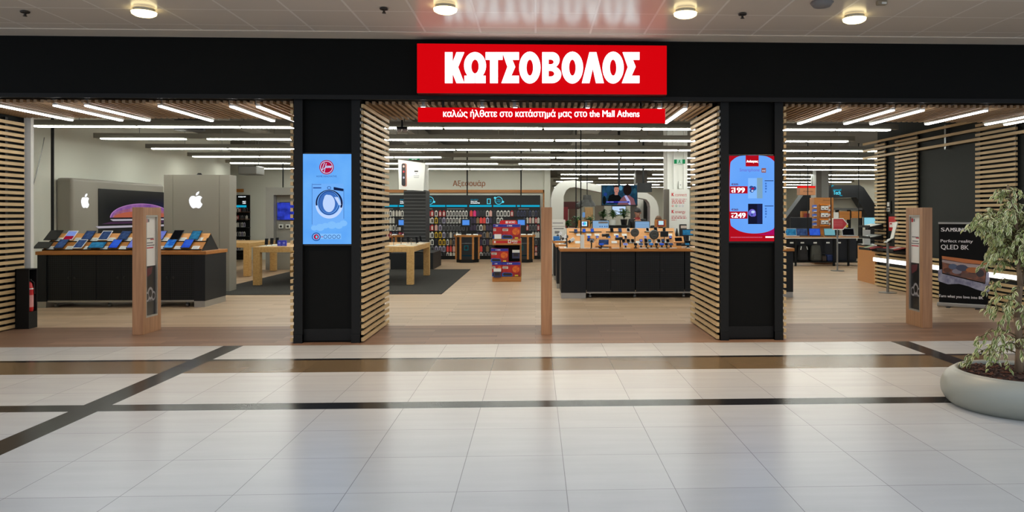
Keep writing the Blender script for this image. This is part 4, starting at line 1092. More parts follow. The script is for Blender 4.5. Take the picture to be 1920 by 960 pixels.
q.rect(fq, 948, 414.5, 952.5, 419, WHITE, .016); q.text(fq, 'ΜΟΝΟ', 954, 414.5, 966, 418.8, WHITE, .016, .03); q.build('topper', t)
BRED = grain(mat('box_scarlet', (186, 30, 22), .4), (128, 16, 18), (8, 8, 8), .8)
BBLU = mat('box_royal_blue', (36, 44, 150), .4); BLB = mat('box_bright_blue', (22, 84, 176), .4); BDK = mat('box_black_print', (26, 20, 24), .4); BOR = grain(mat('box_orange', (226, 122, 30), .4), (196, 60, 20), (14, 14, 14), 1); BYE = mat('box_yellow', (214, 190, 50), .4)
def game_box(label, px0, px1, py0, py1, dy=0.0, glow=True):
    xa, xb = fx(px0, Yb + dy), fx(px1, Yb + dy); za, zb = fz(py1, Yb + dy), fz(py0, Yb + dy)
    t = thing('console_box', label, 'box', ((xa + xb) / 2, Yb + dy + .1, za), 'red and blue boxes on the promotion stand')
    q = MB(); q.rbox(xa, xb, Yb + dy, Yb + dy + .3, za, zb, BRED, .003); q.build('carton', t)
    f2 = Fr((xa, Yb + dy - .0006, zb), (xb - xa, 0, 0), (0, 0, za - zb), (0, -1, 0))
    q = MB(); q.rect(f2, 0, 0, 1, .19, BBLU); q.disc(f2, .3, .1, .02, .05, WHITE, .001, 12); q.rect(f2, .36, .07, .55, .13, WHITE, .001); q.build('blue_band', t)
    q = MB(); q.rect(f2, .03, .3, .33, .46, mat('box_cream', (214, 204, 190), .5), .0004); q.rect(f2, .06, .34, .3, .37, BDK, .0008); q.rect(f2, .06, .40, .26, .43, BDK, .0008); q.build('title_block', t)
    q = MB(); q.poly([f2(a, b, .0003) for a, b in ((0, .8), (.06, .72), (.5, .74), (.58, .84), (.56, 1), (0, 1))], BLB); q.poly([f2(a, b, .0006) for a, b in ((.04, .86), (.1, .76), (.5, .78), (.56, .9), (.5, .95), (.1, .95))], BDK); q.build('console_picture', t)
    if glow:
        q = MB(); q.disc(f2, .76, .5, .2, .24, BOR, .0005, 24); q.rect(f2, .70, .89, .88, .98, BYE, .0008); q.build('orange_picture', t)
game_box('red and blue box, left end of the bottom row of the stand', 922.5, 941, 491.5, 518)
game_box('red and blue box, right end of the bottom row of the stand', 941.3, 975.5, 491.5, 518)
game_box('red and blue box alone in the middle tier of the stand', 920.5, 953, 466, 491, .0)
game_box('red and blue box, left end of the top row of the stand', 924.5, 941, 420.5, 447.8, .02, False)
game_box('red and blue box, right end of the top row of the stand', 941.3, 975.5, 420.5, 447.8, .02)
for k, (a, c, b, d, lab) in enumerate([(927, 439, 940, 447.5, 'white price card leaning on the top boxes'), (925.5, 503, 939.5, 509, 'white headed hanging pack before the bottom left red box'), (960.5, 468.5, 974.5, 473.5, 'white headed hanging pack in the dark middle tier of the stand')]):
    yy = Yb - .02 if k < 2 else Yb + .12
    q = MB(); xa, xb = fx(a, yy), fx(b, yy); q.box(xa, xb, yy - .012, yy, fz(d, yy), fz(c, yy), PAPER)
    if k: q.box(xa, xb, yy - .014, yy, fz(d + 11, yy), fz(d, yy), mat('blister_dark', (44, 48, 84), .3)); q.box(xa + .03, xb - .03, yy - .03, yy - .012, fz(d + 7, yy), fz(d + 1, yy), BDK)
    else: q.tube((xa + .05, yy + .01, fz(448, yy)), (xa + .05, yy + .01, fz(d, yy)), .004, STEEL)
    single('hanging_pack' if k else 'price_card', q, lab, 'pack' if k else 'price card', origin=(xa, yy, fz(d, yy)))

# ================================================================== ISLAND COUNTER
YC = 13.47; xa = fx(1050, YC); xb = fx(1490, YC); xe = fx(1099, YC); HC = .895
t = thing('phone_counter', 'long charcoal island counter with a beech top full of phones, middle bay', 'counter', ((xa + xb) / 2, YC + .5, 0))
def counter(t, xa, xb, yc, depth, left, right, doors=True):
    q = MB(); q.box(xa + .02, left, yc + .02, yc + depth, .10, HC - .055, CHAR); q.box(right, xb - .02, yc + .02, yc + depth, .10, HC - .055, CHAR)
    q.box(left, right, yc + .3, yc + depth, .12, HC - .055, CHAR); q.build('carcass', t)
    for a, b in ((xa + .02, left), (right, xb - .02)):
        q = MB(); q.box(a + .004, b - .004, yc + .024, yc + depth - .004, 0, .10, ALU); q.build('metal_plinth', t)
    q = MB(); q.box(left + .02, right - .02, yc + .05, yc + .08, .085, .115, ALU); q.build('bottom_rail', t)
    n = max(1, round((right - left) / .9)); ww = (right - left) / n
    for k in range(n):
        a = left + k * ww
        for s0, s1 in ((.006, .5), (.5, .994)):
            q = MB(); q.box(a + ww * s0 + .003, a + ww * s1 - .003, yc + .03, yc + .05, .115, HC - .062, PERF); o = q.build('perforated_door', t)
            hx = a + ww * .5 + (-.05 if s0 < .1 else .05); h = MB(); h.tube((hx, yc + .03, .5), (hx, yc + .02, .5), .018, BLACKP, n=12); h.build('lock', o)
    casters(t, [(left + .08, yc + .14)] + [(left + ww * k, yc + .14) for k in range(1, n)] + [(right - .1, yc + .14)])
    q = MB(); q.rbox(xa, xb, yc, yc + depth + .02, HC - .055, HC, CWOOD, .004); q.build('top', t)
counter(t, xa, xb, YC, .95, xe, xb - .22)
T1 = Slope(YC + .13, HC + .005, YC + .34, 1.075); T2 = Slope(YC + .34, 1.07, YC + .545, 1.25)
ax, bx_ = T1.x(1064, 455), T1.x(1276, 455)
q = MB()
q.fbox(T1, ax, bx_, 0, T1.L, -.018, 0, CWOODL); q.fbox(T2, ax, T2.x(1266, 440), 0, T2.L, -.018, 0, CWOODL)
q.build('sloping_shelves', t)
q = MB()
for a, b in ((1067, 1128), (1136, 1160), (1208, 1262)): q.fbox(T2, T2.x(a, 435), T2.x(b, 435), T2.L * .58, T2.L * .64, 0, .006, BLACK)
q.build('slot', t)
q = MB(); prof = [(YC + .13, HC), (YC + .545, 1.245), (YC + .93, HC)]
for x in (ax, bx_ - .02):
    i = q.add([V(x, y, z) for y, z in prof] + [V(x + .02, y, z) for y, z in prof])
    for fcs in ((0, 1, 2), (3, 5, 4), (0, 3, 4, 1), (1, 4, 5, 2), (2, 5, 3, 0)): q.face([i + k for k in fcs], CHAR)
q.build('gable', t)
q = MB(); q.poly([(ax, YC + .545, 1.245), (T2.x(1266, 440), YC + .545, 1.245), (T2.x(1266, 440), YC + .93, HC), (ax, YC + .93, HC)], CWOOD); q.build('rear_shelf', t)
# two more counters of the island behind, seen by their left ends
for k, (px, yc) in enumerate([(1042, 15.25), (1037, 17.2)]):
    x = fx(px, yc); tt = thing('phone_counter', ['charcoal counter end showing just behind the left end of the island counter', 'rearmost charcoal counter end left of the island counter'][k], 'counter', (x + 1.0, yc + .4, 0))
    counter(tt, x, x + 2.2, yc, .85, x + .35, x + 2.0)
# devices on stands on the front ledge: (px, py, width px, height px, screen, body)
def stand_phone(label, px, py, w, h, scr, body, Y, zb, grp, tilt=.45):
    p = V(fx(px, Y), Y, zb)
    t = thing('phone', label, 'phone', p, grp)
    q = MB(); q.lathe(p, [(.034, 0), (.034, .012), (.016, .02), (.014, .05)], BLACKP, 12); q.build('security_stand', t)
    M = Matrix.Translation(p + V(0, 0, .05)) @ Matrix.Rotation(-tilt, 4, 'X')
    q = MB(); q.rbox(-w / 2, w / 2, -.008, 0, -.0, h, BODY[body], .003, M); o = q.build('case', t)
    q = MB(); q.poly([M @ V(a, -.0088, b) for a, b in ((-w / 2 + .005, .006), (w / 2 - .005, .006), (w / 2 - .005, h - .006), (-w / 2 + .005, h - .006))], SCR[scr]); q.build('display', o)
G1 = 'phones on the island counter'
fl = [(1128, 'blue', 'b'), (1151, 'navy', 'b'), (1173, 'lilac', 'w'), (1192, 'dark', 'b'), (1202, 'navy', 'w'), (1212, 'dark', 'b'), (1221, 'sky', 'b'), (1231, 'dark', 'b'), (1241, 'blue', 'b'), (1250, 'dark', 'b'), (1258, 'navy', 'b'), (1289, 'teal', 'b')]
for k, (px, s, b) in enumerate(fl):
    if px == 1151: continue
    stand_phone(f'{"white" if b == "w" else "black"} phone on a stand, {ORD[k if k < 1 else k - 1]} from left along front edge of island counter', px, 460, .085 if s != 'dark' else .06, .062, s, b, YC + .07, HC, G1, .9)
sl = [(1169, 'dark'), (1178, 'dark'), (1186, 'dark'), (1202, 'lilac'), (1211, 'dark'), (1218, 'teal'), (1235, 'dark'), (1243, 'navy'), (1252, 'dark')]
def slope_phone(label, sl_, px, py, w, h, scr, body, s0=None, grp=G1, thick=.03):
    c = plane_hit(px, py, sl_.o + sl_.n * .03, sl_.n); s = (c - sl_.o).dot(sl_.v) if s0 is None else s0
    x = c.x
    t = thing('phone', label, 'phone', sl_(x, s, 0), grp)
    f2 = lambda a, b, cc=0.0: sl_(x + a, s + b, cc)
    q = MB(); q.fbox(f2, -.016, .016, -.016, .016, 0, thick, BLACKP); q.build('cradle', t)
    q = MB(); q.fbox(f2, -w / 2, w / 2, -h / 2, h / 2, thick, thick + .009, BODY[body]); o = q.build('case', t)
    q = MB(); q.rect(f2, -w / 2 + .005, -h / 2 + .007, w / 2 - .005, h / 2 - .007, SCR[scr], thick + .0096); q.build('display', o)
for k, (px, s) in enumerate(sl):
    slope_phone(f'small dark phone, {ORD[k]} from the left low on the lower board of the island counter', T1, px, 451.5, .055, .075, s, 'b')
tl = [(1079.5, 'navy', 'b', 433.5, 'leftmost'), (1095, 'blue', 'b', 433, 'second from the left'), (1110.5, 'blue', 'b', 432.5, 'third from the left'), (1147, 'dark', 'b', 431.5, 'fourth from the left'), (1162.5, 'navy', 'b', 432, 'fifth from the left'),
      (1178, 'dark', 'w', 431.5, 'white framed, left of both round displays'), (1214, 'dark', 'w', 431, 'white framed, between both round displays'), (1229, 'dark', 'b', 430, 'just above the right round display')]
for px, s, b, py, d in tl:
    slope_phone(f'phone on the top board of the island counter, {d}', T2, px, py, .062 if b == 'b' else .06, .10, s, b)
for k, (px, s, py) in enumerate([(1104, 'blue', 441), (1120, 'lilac', 441), (1142, 'sky', 441), (1157, 'blue', 440), (1173, 'dark', 441), (1210, 'lilac', 441), (1257, 'lilac', 441)]):
    slope_phone(f'small phone, {ORD[k]} from the left along the middle of the island counter boards', T1, px, py + 4, .05, .07, s, 's' if k in (4, 5) else 'b')
for k, (px, py) in enumerate([(1085, 437), (1104, 436), (1119, 437), (1155, 436), (1170, 435.5), (1221, 436), (1255, 436)]):
    f2 = lambda a, b, c=0.0, px=px, py=py: T2(T2.x(px, py) + a, T2.L * .22 + b, c)
    q = MB(); q.fbox(f2, -.045, .045, 0, .055, 0, .005, PAPER); single('price_card', q, f'white price card, {ORD[k]} from the left on the top board of the island counter', 'price card', 'price cards of the phones', origin=f2(0, 0))
for k, (px, py) in enumerate([(1083, 447), (1130, 445.5), (1151, 448), (1183, 446), (1196, 447), (1216, 448), (1234, 447), (1249, 446)]):
    f2 = lambda a, b, c=0.0, px=px, py=py: T1(T1.x(px, py) + a, T1.L * .45 + b, c)
    q = MB(); q.fbox(f2, -.05, .05, 0, .06, 0, .005, PAPER); single('price_card', q, f'white price card, {ORD[k]} from the left on the lower board of the island counter', 'price card', 'price cards of the phones', origin=f2(0, 0))
for k, px in enumerate([1100, 1116, 1135, 1154, 1175, 1205, 1223, 1242, 1262, 1294]):
    x = fx(px, YC + .04); q = MB(); q.box(x - .065, x + .065, YC + .012, YC + .05, HC, HC + .012, PAPER); single('price_card', q, f'flat white card, {ORD[k]} from the left along the front edge of the island counter', 'price card', 'cards along the island counter edge', origin=(x, YC + .03, HC))
# wooden tablet boards on the front ledge
def wood_tablet(label, pts, scr, sh):
    """a beech board with an inset tablet, pts: corner pixels tl, tr, br, bl on a leaning plane"""
    sl_ = Slope(YC + .13 - sh, HC + .01, YC + .24 - sh, HC + .17)
    c = [plane_hit(a, b, sl_.o + sl_.n * .03, sl_.n) for a, b in pts]
    t = thing('tablet_board', label, 'tablet', (c[2] + c[3]) / 2, 'beech boards with tablets')
    q = MB(); i = q.add(c + [v - sl_.n * .02 for v in c])
    for fc in ((0, 1, 2, 3), (4, 7, 6, 5), (0, 4, 5, 1), (1, 5, 6, 2), (2, 6, 7, 3), (3, 7, 4, 0)): q.face([i + k for k in fc], CWOODL)
    q.build('board', t)
    bil = lambda u, v: (c[0] * (1 - u) + c[1] * u) * (1 - v) + (c[3] * (1 - u) + c[2] * u) * v + sl_.n * .0012
    q = MB(); q.poly([bil(*k) for k in ((.17, .2), (.83, .2), (.83, .8), (.17, .8))], SCR[scr]); q.build('display', t)
    q = MB(); q.box(c[3].x + .05, c[2].x - .05, c[3].y + .015, c[3].y + .04, HC, c[3].z + .02, BLACKP); q.build('stand', t)
wood_tablet('beech board with an inset dark tablet, left one on the island counter', [(1097, 445.5), (1117, 445.5), (1119, 456), (1098, 456)], 'navy', -.10)
wood_tablet('beech board with an inset dark tablet, middle one on the island counter', [(1119, 446), (1146, 446), (1146, 462), (1116.5, 462)], 'navy', .0)
wood_tablet('beech board with an inset black tablet, right end of the island counter', [(1261, 443.5), (1281, 443), (1283, 454.5), (1263.5, 454.5)], 'dark', .0)
# two round displays and a square one on thin rods
for k, (px, py, r, lab) in enumerate([(1190.5, 436, 8.2, 'left round dark display head on a thin rod above the island counter'), (1226.5, 440, 9.2, 'right round dark display head on a thin rod above the island counter')]):
    Y = YC + .22; c = at(px, py, Y); rr_ = r * Y / FOC; zb = HC + .02 + .17 * (.22 - .13) / .21
    t = thing('round_display_head', lab, 'display', (c.x, Y, zb), 'round display heads')
    q = MB(); q.tube(c + V(0, .02, 0), c, rr_, BLACKP, rr_ * .98, 28); q.tube(c, c + V(0, -.018, 0), rr_ * .98, mat('dark_olive_plastic', (58, 58, 54), .4), rr_ * .85, 28); q.build('disc', t)
    q = MB(); f2 = Fr(c + V(0, -.019, 0), (rr_, 0, 0), (0, 0, -rr_), (0, -1, 0)); q.ring(f2, 0, 0, .62, .62, .14, mat('dark_print', (92, 92, 88), .5)); q.rect(f2, -.4, .05, .4, .2, mat('dark_print', (92, 92, 88), .5)); q.build('print', t)
    q = MB(); q.tube(c + V(0, .02, 0), V(c.x, Y + .02, zb), .006, BLACK); q.build('rod', t)
Y = YC + .25; c = at(1245.5, 438.5, Y); w = .072; zb = HC + .10
t = thing('speaker_display', 'square dark speaker on a thin rod at the right of the island counter', 'speaker', (c.x, Y, zb))
q = MB(); q.rbox(c.x - w, c.x + w, Y - .03, Y + .03, c.z - .055, c.z + .05, BLACKP, .01); q.build('case', t)
q = MB(); q.rbox(c.x - .028, c.x + .022, Y - .02, Y + .02, c.z + .045, c.z + .115, BLACKP, .008); q.build('top_unit', t)
q = MB(); q.tube((c.x, Y, zb), (c.x, Y, c.z - .05), .006, BLACK); q.build('rod', t)
# cameras / lenses
for k, (px, py, lab) in enumerate([(1138, 441, 'small dark camera with its lens to the left on the lower board'), (1163, 447.5, 'dark camera on a stand in the middle of the island counter'), (1109, 452, 'silver action camera on a black arm before the left beech board')]):
    Y = YC + (.24, .16, .05)[k]; c = at(px, py, Y); 
    t = thing('camera', lab, 'camera', (c.x, Y, c.z - .06), 'cameras on the island counter')
    q = MB(); q.rbox(c.x - .03, c.x + .045, Y - .02, Y + .025, c.z - .028, c.z + .03, STEEL if k == 2 else BLACKP, .008); q.build('body', t)
    q = MB(); q.tube((c.x - .02, Y - .01, c.z), (c.x - .09, Y - .03, c.z), .026, BLACKP, n=16) if k < 2 else q.tube((c.x, Y - .02, c.z), (c.x, Y - .05, c.z), .022, BLACKP, n=16); q.build('lens', t)
    q = MB(); zz = HC if k else HC + .09; q.tube((c.x, Y, c.z - .028), (c.x, Y, zz), .012, BLACK); q.tube((c.x, Y, zz), (c.x, Y, zz + .01), .03, BLACK, n=14); q.build('stand', t)
# monitors and kiosk screens behind the island counter
def lit_monitor(label, px0, py0, px1, py1, Y, zb, m, extra=None):
    xa, xb = fx(px0, Y), fx(px1, Y); za, zt = fz(py1, Y), fz(py0, Y); xm = (xa + xb) / 2
    t = thing('monitor', label, 'monitor', (xm, Y, zb))
    q = MB(); q.rbox(xa - .012, xb + .012, Y + .002, Y + .03, za - .02, zt + .012, BLACKP, .004); q.build('case', t)
    q = MB(); q.rect(facing(Y), px0, py0, px1, py1, m, .0); 
    if extra: extra(q, facing(Y))
    q.build('display', t)
    q = MB(); q.box(xm - .03, xm + .03, Y + .03, Y + .06, zb, (za + zt) / 2, BLACKP); q.rbox(xm - .12, xm + .12, Y - .03, Y + .12, zb, zb + .012, BLACKP, .004); q.build('stand', t)
LBS = e('monitor_pale_blue', (134, 172, 208), .95)
def ex1(q, f): 
    q.rect(f, 1122, 415.3, 1140, 419, PRINT, .001)
    for px in (1125, 1129, 1134, 1138): q.rect(f, px - .8, 423.5, px + .8, 426, MATS['screen_line_blue'], .001)
def ex2(q, f):
    for y in (417.5, 420.5, 423.5, 426): q.rect(f, 1191.5, y, 1217, y + .7, e('monitor_line', (96, 128, 172), .9), .001)
lit_monitor('monitor with a pale blue web page behind the left of the island counter', 1111.5, 414, 1141, 429.5, 15.7, HC, LBS, ex1)
lit_monitor('monitor with a pale blue list in front of the seated clerk', 1191, 415.5, 1217.5, 429, 15.7, HC, LBS, ex2)
def wood_monitor(label, a, b, m, red=False):
    Y = 15.75; xa, xb = fx(a[0], Y), fx(b[0], Y); za, zt = fz(b[1], Y), fz(a[1], Y); xm = (xa + xb) / 2
    t = thing('wood_framed_screen', label, 'screen', (xm, Y, HC), 'beech framed screens')
    q = MB(); q.rbox(xa, xb, Y, Y + .05, za, zt, CWOOD, .004); q.build('board', t)
    w, h = xb - xa, zt - za; f2 = Fr((xa, Y - .001, zt), (w, 0, 0), (0, 0, -h), (0, -1, 0))
    q = MB(); q.fbox(f2, .22, .84, .1, .84, 0, .012, BLACKP if not red else mat('red_tablet', (150, 20, 28), .4)); q.rect(f2, .30, .16, .74, .70 if red else .76, m, .013)
    if not red: q.disc(f2, .46, .45, .1, .2, e('screen_violet2', (120, 120, 230)), .0135); q.disc(f2, .56, .42, .1, .2, e('screen_aqua', (60, 200, 230)), .0138)
    q.build('display', t)
    q = MB(); q.box(xm - .04, xm + .04, Y + .02, Y + .06, HC, za + .02, BLACK); q.rbox(xm - .11, xm + .11, Y - .04, Y + .12, HC, HC + .012, BLACK, .004); q.build('stand', t)
wood_monitor('beech framed screen with an aqua picture behind the left of the island counter', (1084, 413), (1106.5, 427.5), e('screen_near_white', (206, 236, 246)))
wood_monitor('beech framed screen with a red edge, left of the white column sign', (1228, 412), (1249.5, 426), e('screen_near_white2', (190, 226, 236)), True)
# white leaflet holder at the pole
pole('thin black pole rising from the left end of the island counter', 1089, YC + .06, HC, 3.62, .011, 'thin black poles')
pole('thin black pole just behind the left end of the island counter', 1080, 15.4, HC, 3.62, .012, 'thin black poles')
x = fx(1091.8, YC + .05); t = thing('leaflet_holder', 'white upright leaflet holder at the left end of the island counter', 'leaflet holder', (x, YC + .05, HC))
q = MB(); q.box(x - .034, x + .034, YC + .035, YC + .045, HC, fz(440, YC + .04), PAPER); q.build('leaflet', t)
q = MB(); q.box(x - .038, x + .038, YC + .028, YC + .06, HC, HC + .02, WHITE); q.build('foot', t)
# white mats with little devices on the left ends of the three counters
for k, (px, py, Y) in enumerate([(1073, 461, YC), (1059, 455, 15.25), (1047, 450, 17.2)]):
    x = fx(px - 16 + k * 4, Y); y = Y + .06; nm = ['front', 'middle', 'rear'][k]
    q = MB(); q.rbox(x + .02, x + .40 - k * .05, y, y + .5, HC, HC + .008, WHITE, .003); q.rbox(x + .05, x + .22, y + .06, y + .3, HC + .008, HC + .011, PRINT, .001); 
    single('white_mat', q, f'white printed mat on the left end of the {nm} island counter', 'mat', 'white mats', origin=(x, y, HC))
    px2, py2 = [(1073, 449.5), (1060, 444), (1050, 438.5)][k]
    c = at(px2, py2, Y + .25); t = thing('camera', f'white and dark pocket camera on a stem, left end of the {nm} island counter', 'camera', (c.x, Y + .25, HC + .008), 'pocket cameras on stems')
    q = MB(); M = Matrix.Translation(c) @ Matrix.Rotation(R(-35), 4, 'Y'); q.rbox(-.045, .045, -.02, .02, -.03, .03, BODY['w'], .01, M); q.build('body', t)
    q = MB(); q.tube(M @ V(-.045, 0, .0), M @ V(-.085, -.01, 0), .027, BLACKP, n=14); q.build('lens', t)
    q = MB(); q.path([c + V(0, 0, -.02), c + V(.03, .02, -.07), V(c.x, Y + .25, HC + .012)], .011, BLACK); q.tube((c.x, Y + .25, HC + .008), (c.x, Y + .25, HC + .02), .035, BLACK, n=14); q.build('stem', t)
q = MB(); c = atz(1041, 449, HC); q.rbox(c.x - .07, c.x + .08, 17.28, 17.34, HC, HC + .11, mat('blue_pack', (40, 110, 180), .4), .01); single('blue_pack', q, 'small bright blue pack at the rearmost counter end', 'box', origin=(c.x, 17.3, HC))
# white notice board behind the left counter ends
Y = 18.6; xa_, xb_ = fx(1033, Y), fx(1060, Y)
t = thing('notice_board', 'white lettered board standing behind the left end of the island counter', 'board', ((xa_ + xb_) / 2, Y, 0))
q = MB(); q.rbox(xa_, xb_, Y, Y + .08, .02, fz(412, Y), WHITE, .01); q.build('board', t)
q = MB(); fq = facing(Y); q.rect(fq, 1036, 417.5, 1056, 419, PRINT, .001); q.rect(fq, 1038, 427.5, 1057, 429.5, PRINT, .001); q.rect(fq, 1034, 424, 1059, 424.8, PRINT, .001); q.rect(fq, 1040, 433, 1049, 438, PRINT, .001); q.build('print', t)
q = MB(); q.box(xa_ - .02, xb_ + .02, Y - .1, Y + .18, 0, .03, STEEL); q.build('base', t)

# ================================================================== BEHIND THE ISLAND COUNTER
# white rounded arch
Y = 24.0; fq = facing(Y)
outer = [(1033, 430), (1033, 372), (1036, 360), (1041, 350), (1048, 343), (1058, 339), (1076, 338), (1130, 348), (1165, 354), (1197, 357), (1212, 361), (1224, 368), (1231, 377), (1235, 390), (1235, 430)]
inner = [(1218, 430), (1219, 388), (1217, 380), (1212, 374), (1198, 371), (1165, 367), (1128, 361), (1078, 351), (1068, 352), (1061, 358), (1057, 368), (1056, 430)]
ft = lambda a, b, c=0.0: (lambda p: V(p.x, p.y, 0.0 if b > 429 else p.z))(fq(a, b, c))
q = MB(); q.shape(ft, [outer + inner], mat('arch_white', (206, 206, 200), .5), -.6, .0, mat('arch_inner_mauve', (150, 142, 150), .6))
tag(q.build('rounded_arch'), 'big white rounded arch over the service area behind the island counter', 'arch')
# dark and white partitions inside the arch
def slab(name, label, cat, px0, px1, py0, Y, m, d=.15, z0=0.0, py1=None):
    q = MB(); xa, xb = fx(px0, Y), fx(px1, Y); zb = z0 if py1 is None else fz(py1, Y)
    q.rbox(xa, xb, Y, Y + d, zb, fz(py0, Y), m, .006); return single(name, q, label, cat, origin=((xa + xb) / 2, Y + d / 2, zb))
slab('partition_board', 'tall white ribbed board inside the right leg of the white arch', 'board', 1194, 1207.5, 372, 25.2, WHITE)
slab('partition_board', 'tall black board inside the right leg of the white arch', 'board', 1207.5, 1219, 374, 25.0, BLACK)
slab('partition_board', 'grey brown board behind the plants, left of the small lit screen', 'board', 1116, 1133, 385, 25.5, mat('taupe_board', (118, 110, 98), .6))
slab('partition_board', 'dark grey post behind the clerk', 'board', 1183, 1194, 386, 24.6, mat('post_grey', (84, 80, 76), .6))
slab('partition_board', 'cream wall board behind the small lit screen', 'board', 1133, 1184, 372, 27.0, WALLW)
slab('cupboard', 'tan wooden cupboard far back, left of the grey brown board', 'cupboard', 1097, 1112, 389, 28.0, grain(mat('tan_wood', (190, 152, 104), .5), (170, 132, 86), (20, 20, 3), .7), .4)
slab('cupboard', 'crimson display cupboard far back beside the left leg of the arch', 'cupboard', 1056, 1065, 388, 30.0, mat('crimson_panel', (130, 28, 40), .5), .4)
slab('cupboard', 'dark wooden shelf unit far back, seen through the arch', 'cupboard', 1067, 1082, 392, 30.5, mat('dark_brown', (84, 56, 40), .5), .4)
slab('header_board', 'dark red header board far back, seen through the arch', 'board', 1056, 1086, 378, 30.5, mat('dark_red_board', (74, 26, 26), .6), .3, py1=392)
# small lit screen on the cream wall
Y = 26.9
t = thing('wall_screen', 'small lit white-blue screen on the cream wall under the television', 'screen', at(1161, 394, Y))
q = MB(); q.box(fx(1147, Y), fx(1174, Y), Y, Y + .08, fz(403, Y), fz(386, Y), BLACKP); q.build('case', t)
q = MB(); fq = facing(Y); q.rect(fq, 1148, 387, 1173, 402.5, cloudy(e('screen_ice', (176, 206, 242), 1), (206, 224, 248), 3), .002); q.poly([fq(a, b, .004) for a, b in ((1161, 391.5), (1169, 390.5), (1168, 397), (1166.8, 397), (1167, 393), (1161, 393))], e('screen_plum', (70, 40, 90))); q.build('display', t)
slab('wall_screen', 'small lit blue screen low on the tan cupboard', 'screen', 1092, 1097, 398, 27.8, e('screen_steel_blue', (110, 150, 200), .8), .05, py1=407.5)
# television
Y = 19.0
c = at(1161, 366, Y)
t = thing('television', 'flat television hanging from a black ceiling pole above the island counter', 'television', c)
q = MB(); q.rbox(fx(1127.5, Y), fx(1195.5, Y), Y, Y + .07, fz(386, Y), fz(346.5, Y), BLACKP, .006); q.build('case', t)
f = sub(facing(Y - .001), 1128, 347.3, 4.8)
q = MB(); q.rect(f, 5, 0, 318, 176, cloudy(e('film_teal', (10, 24, 28), .9), (36, 80, 110), 7), .0)
for cx, cy, rx, ry, c1 in ((60, 34, 20, 24, (30, 70, 100)), (34, 82, 16, 16, (31, 60, 130)), (172, 26, 16, 22, (84, 140, 170)), (298, 50, 14, 24, (36, 80, 96)), (24, 136, 16, 38, (8, 14, 16))):
    q.disc(f, cx, cy, rx, ry, e('film_%d' % c1[0], c1, .9), .001 + cx * 1e-6)
q.build('film_backdrop', t)
FSK = e('film_skin', (188, 128, 112), .9); FDK = e('film_black', (8, 8, 10), .9); FHR = e('film_hair', (26, 16, 14), .9)
q = MB(); q.poly([f(a, b, .002) for a, b in ((50, 165), (66, 96), (104, 76), (124, 92), (150, 84), (176, 110), (186, 165))], FDK); q.disc(f, 134, 40, 22, 34, FSK, .003, 24); q.disc(f, 130, 14, 26, 18, FHR, .0035, 20, 170, 370); q.rect(f, 118, 66, 146, 88, FSK, .0025)
for cx in (126, 142): q.rect(f, cx - 3, 36, cx + 3, 39, FHR, .0036)
q.rect(f, 128, 58, 142, 61, e('film_lip', (130, 60, 60), .9), .0036); q.build('seated_figure_picture', t)
q = MB(); q.poly([f(a, b, .004) for a, b in ((140, 176), (176, 120), (206, 92), (250, 92), (290, 122), (306, 176))], e('film_shoulder', (128, 84, 92), .9)); q.poly([f(a, b, .0045) for a, b in ((204, 96), (222, 90), (256, 140), (262, 176), (246, 176))], e('film_strap', (180, 180, 226), .9))
q.disc(f, 232, 42, 38, 50, FHR, .005, 28); q.build('back_view_figure_picture', t)
q = MB(); q.rect(f, 40, 144, 250, 158, e('film_caption_blue', (40, 40, 150), .9), .0055)
for a, b in ((44, 70), (76, 108), (150, 232)): q.rect(f, a, 148, b, 154, e('film_caption_text', (140, 150, 220), .9), .006)
q.build('caption_bar', t)
q = MB(); xm = fx(1161.5, Y); q.tube((xm, Y + .1, fz(366, Y)), (xm, Y + .1, 3.62), .032, BLACK, n=12); q.box(xm - .1, xm + .1, Y + .06, Y + .12, fz(376, Y), fz(356, Y), BLACK); q.build('ceiling_pole', t)
# dark pendant shade
Y = 22.0; c = at(1097, 378, Y)
t = thing('pendant_shade', 'big dark flared pendant shade hanging left of the television', 'lamp', V(c.x, Y, fz(387, Y)), None)
q = MB(); zb, zt_ = fz(387, Y), fz(366, Y); q.lathe((c.x + .06, Y, zb), [(.26, 0), (.22, .10), (.13, .20), (.12, zt_ - zb), (.02, zt_ - zb + .01)], mat('pendant_dark', (52, 52, 50), .5), 24); q.build('shade', t, smooth=False)
q = MB(); M = Matrix.Translation((c.x - .10, Y - .05, zb + .06)) @ Matrix.Rotation(R(-28), 4, 'Y'); q.rbox(-.16, .10, -.12, .12, -.08, .10, mat('pendant_dark', (52, 52, 50), .5), .05, M); q.build('side_arm', t)
q = MB(); q.tube((c.x + .06, Y, zt_), (c.x + .06, Y, 3.62), .012, BLACK); q.build('cord', t)
# black speaker box on the ceiling column, dark column
q = MB(); Y = 21.5; q.box(fx(1195, Y), fx(1222.5, Y), Y, Y + .5, fz(360, Y), fz(343, Y), BLACKP); q.tube((fx(1208, Y), Y + .2, fz(343, Y)), (fx(1208, Y), Y + .2, 3.62), .03, BLACK)
single('ceiling_speaker', q, 'big black box hanging right of the television', 'speaker', origin=(fx(1208, Y), Y + .2, fz(360, Y)))
q = MB(); Y = 26.4; q.box(fx(1192, Y), fx(1214, Y), Y, Y + .5, fz(350, Y), 3.62, mat('post_grey', (84, 80, 76), .6)); struct('column_middle', q)
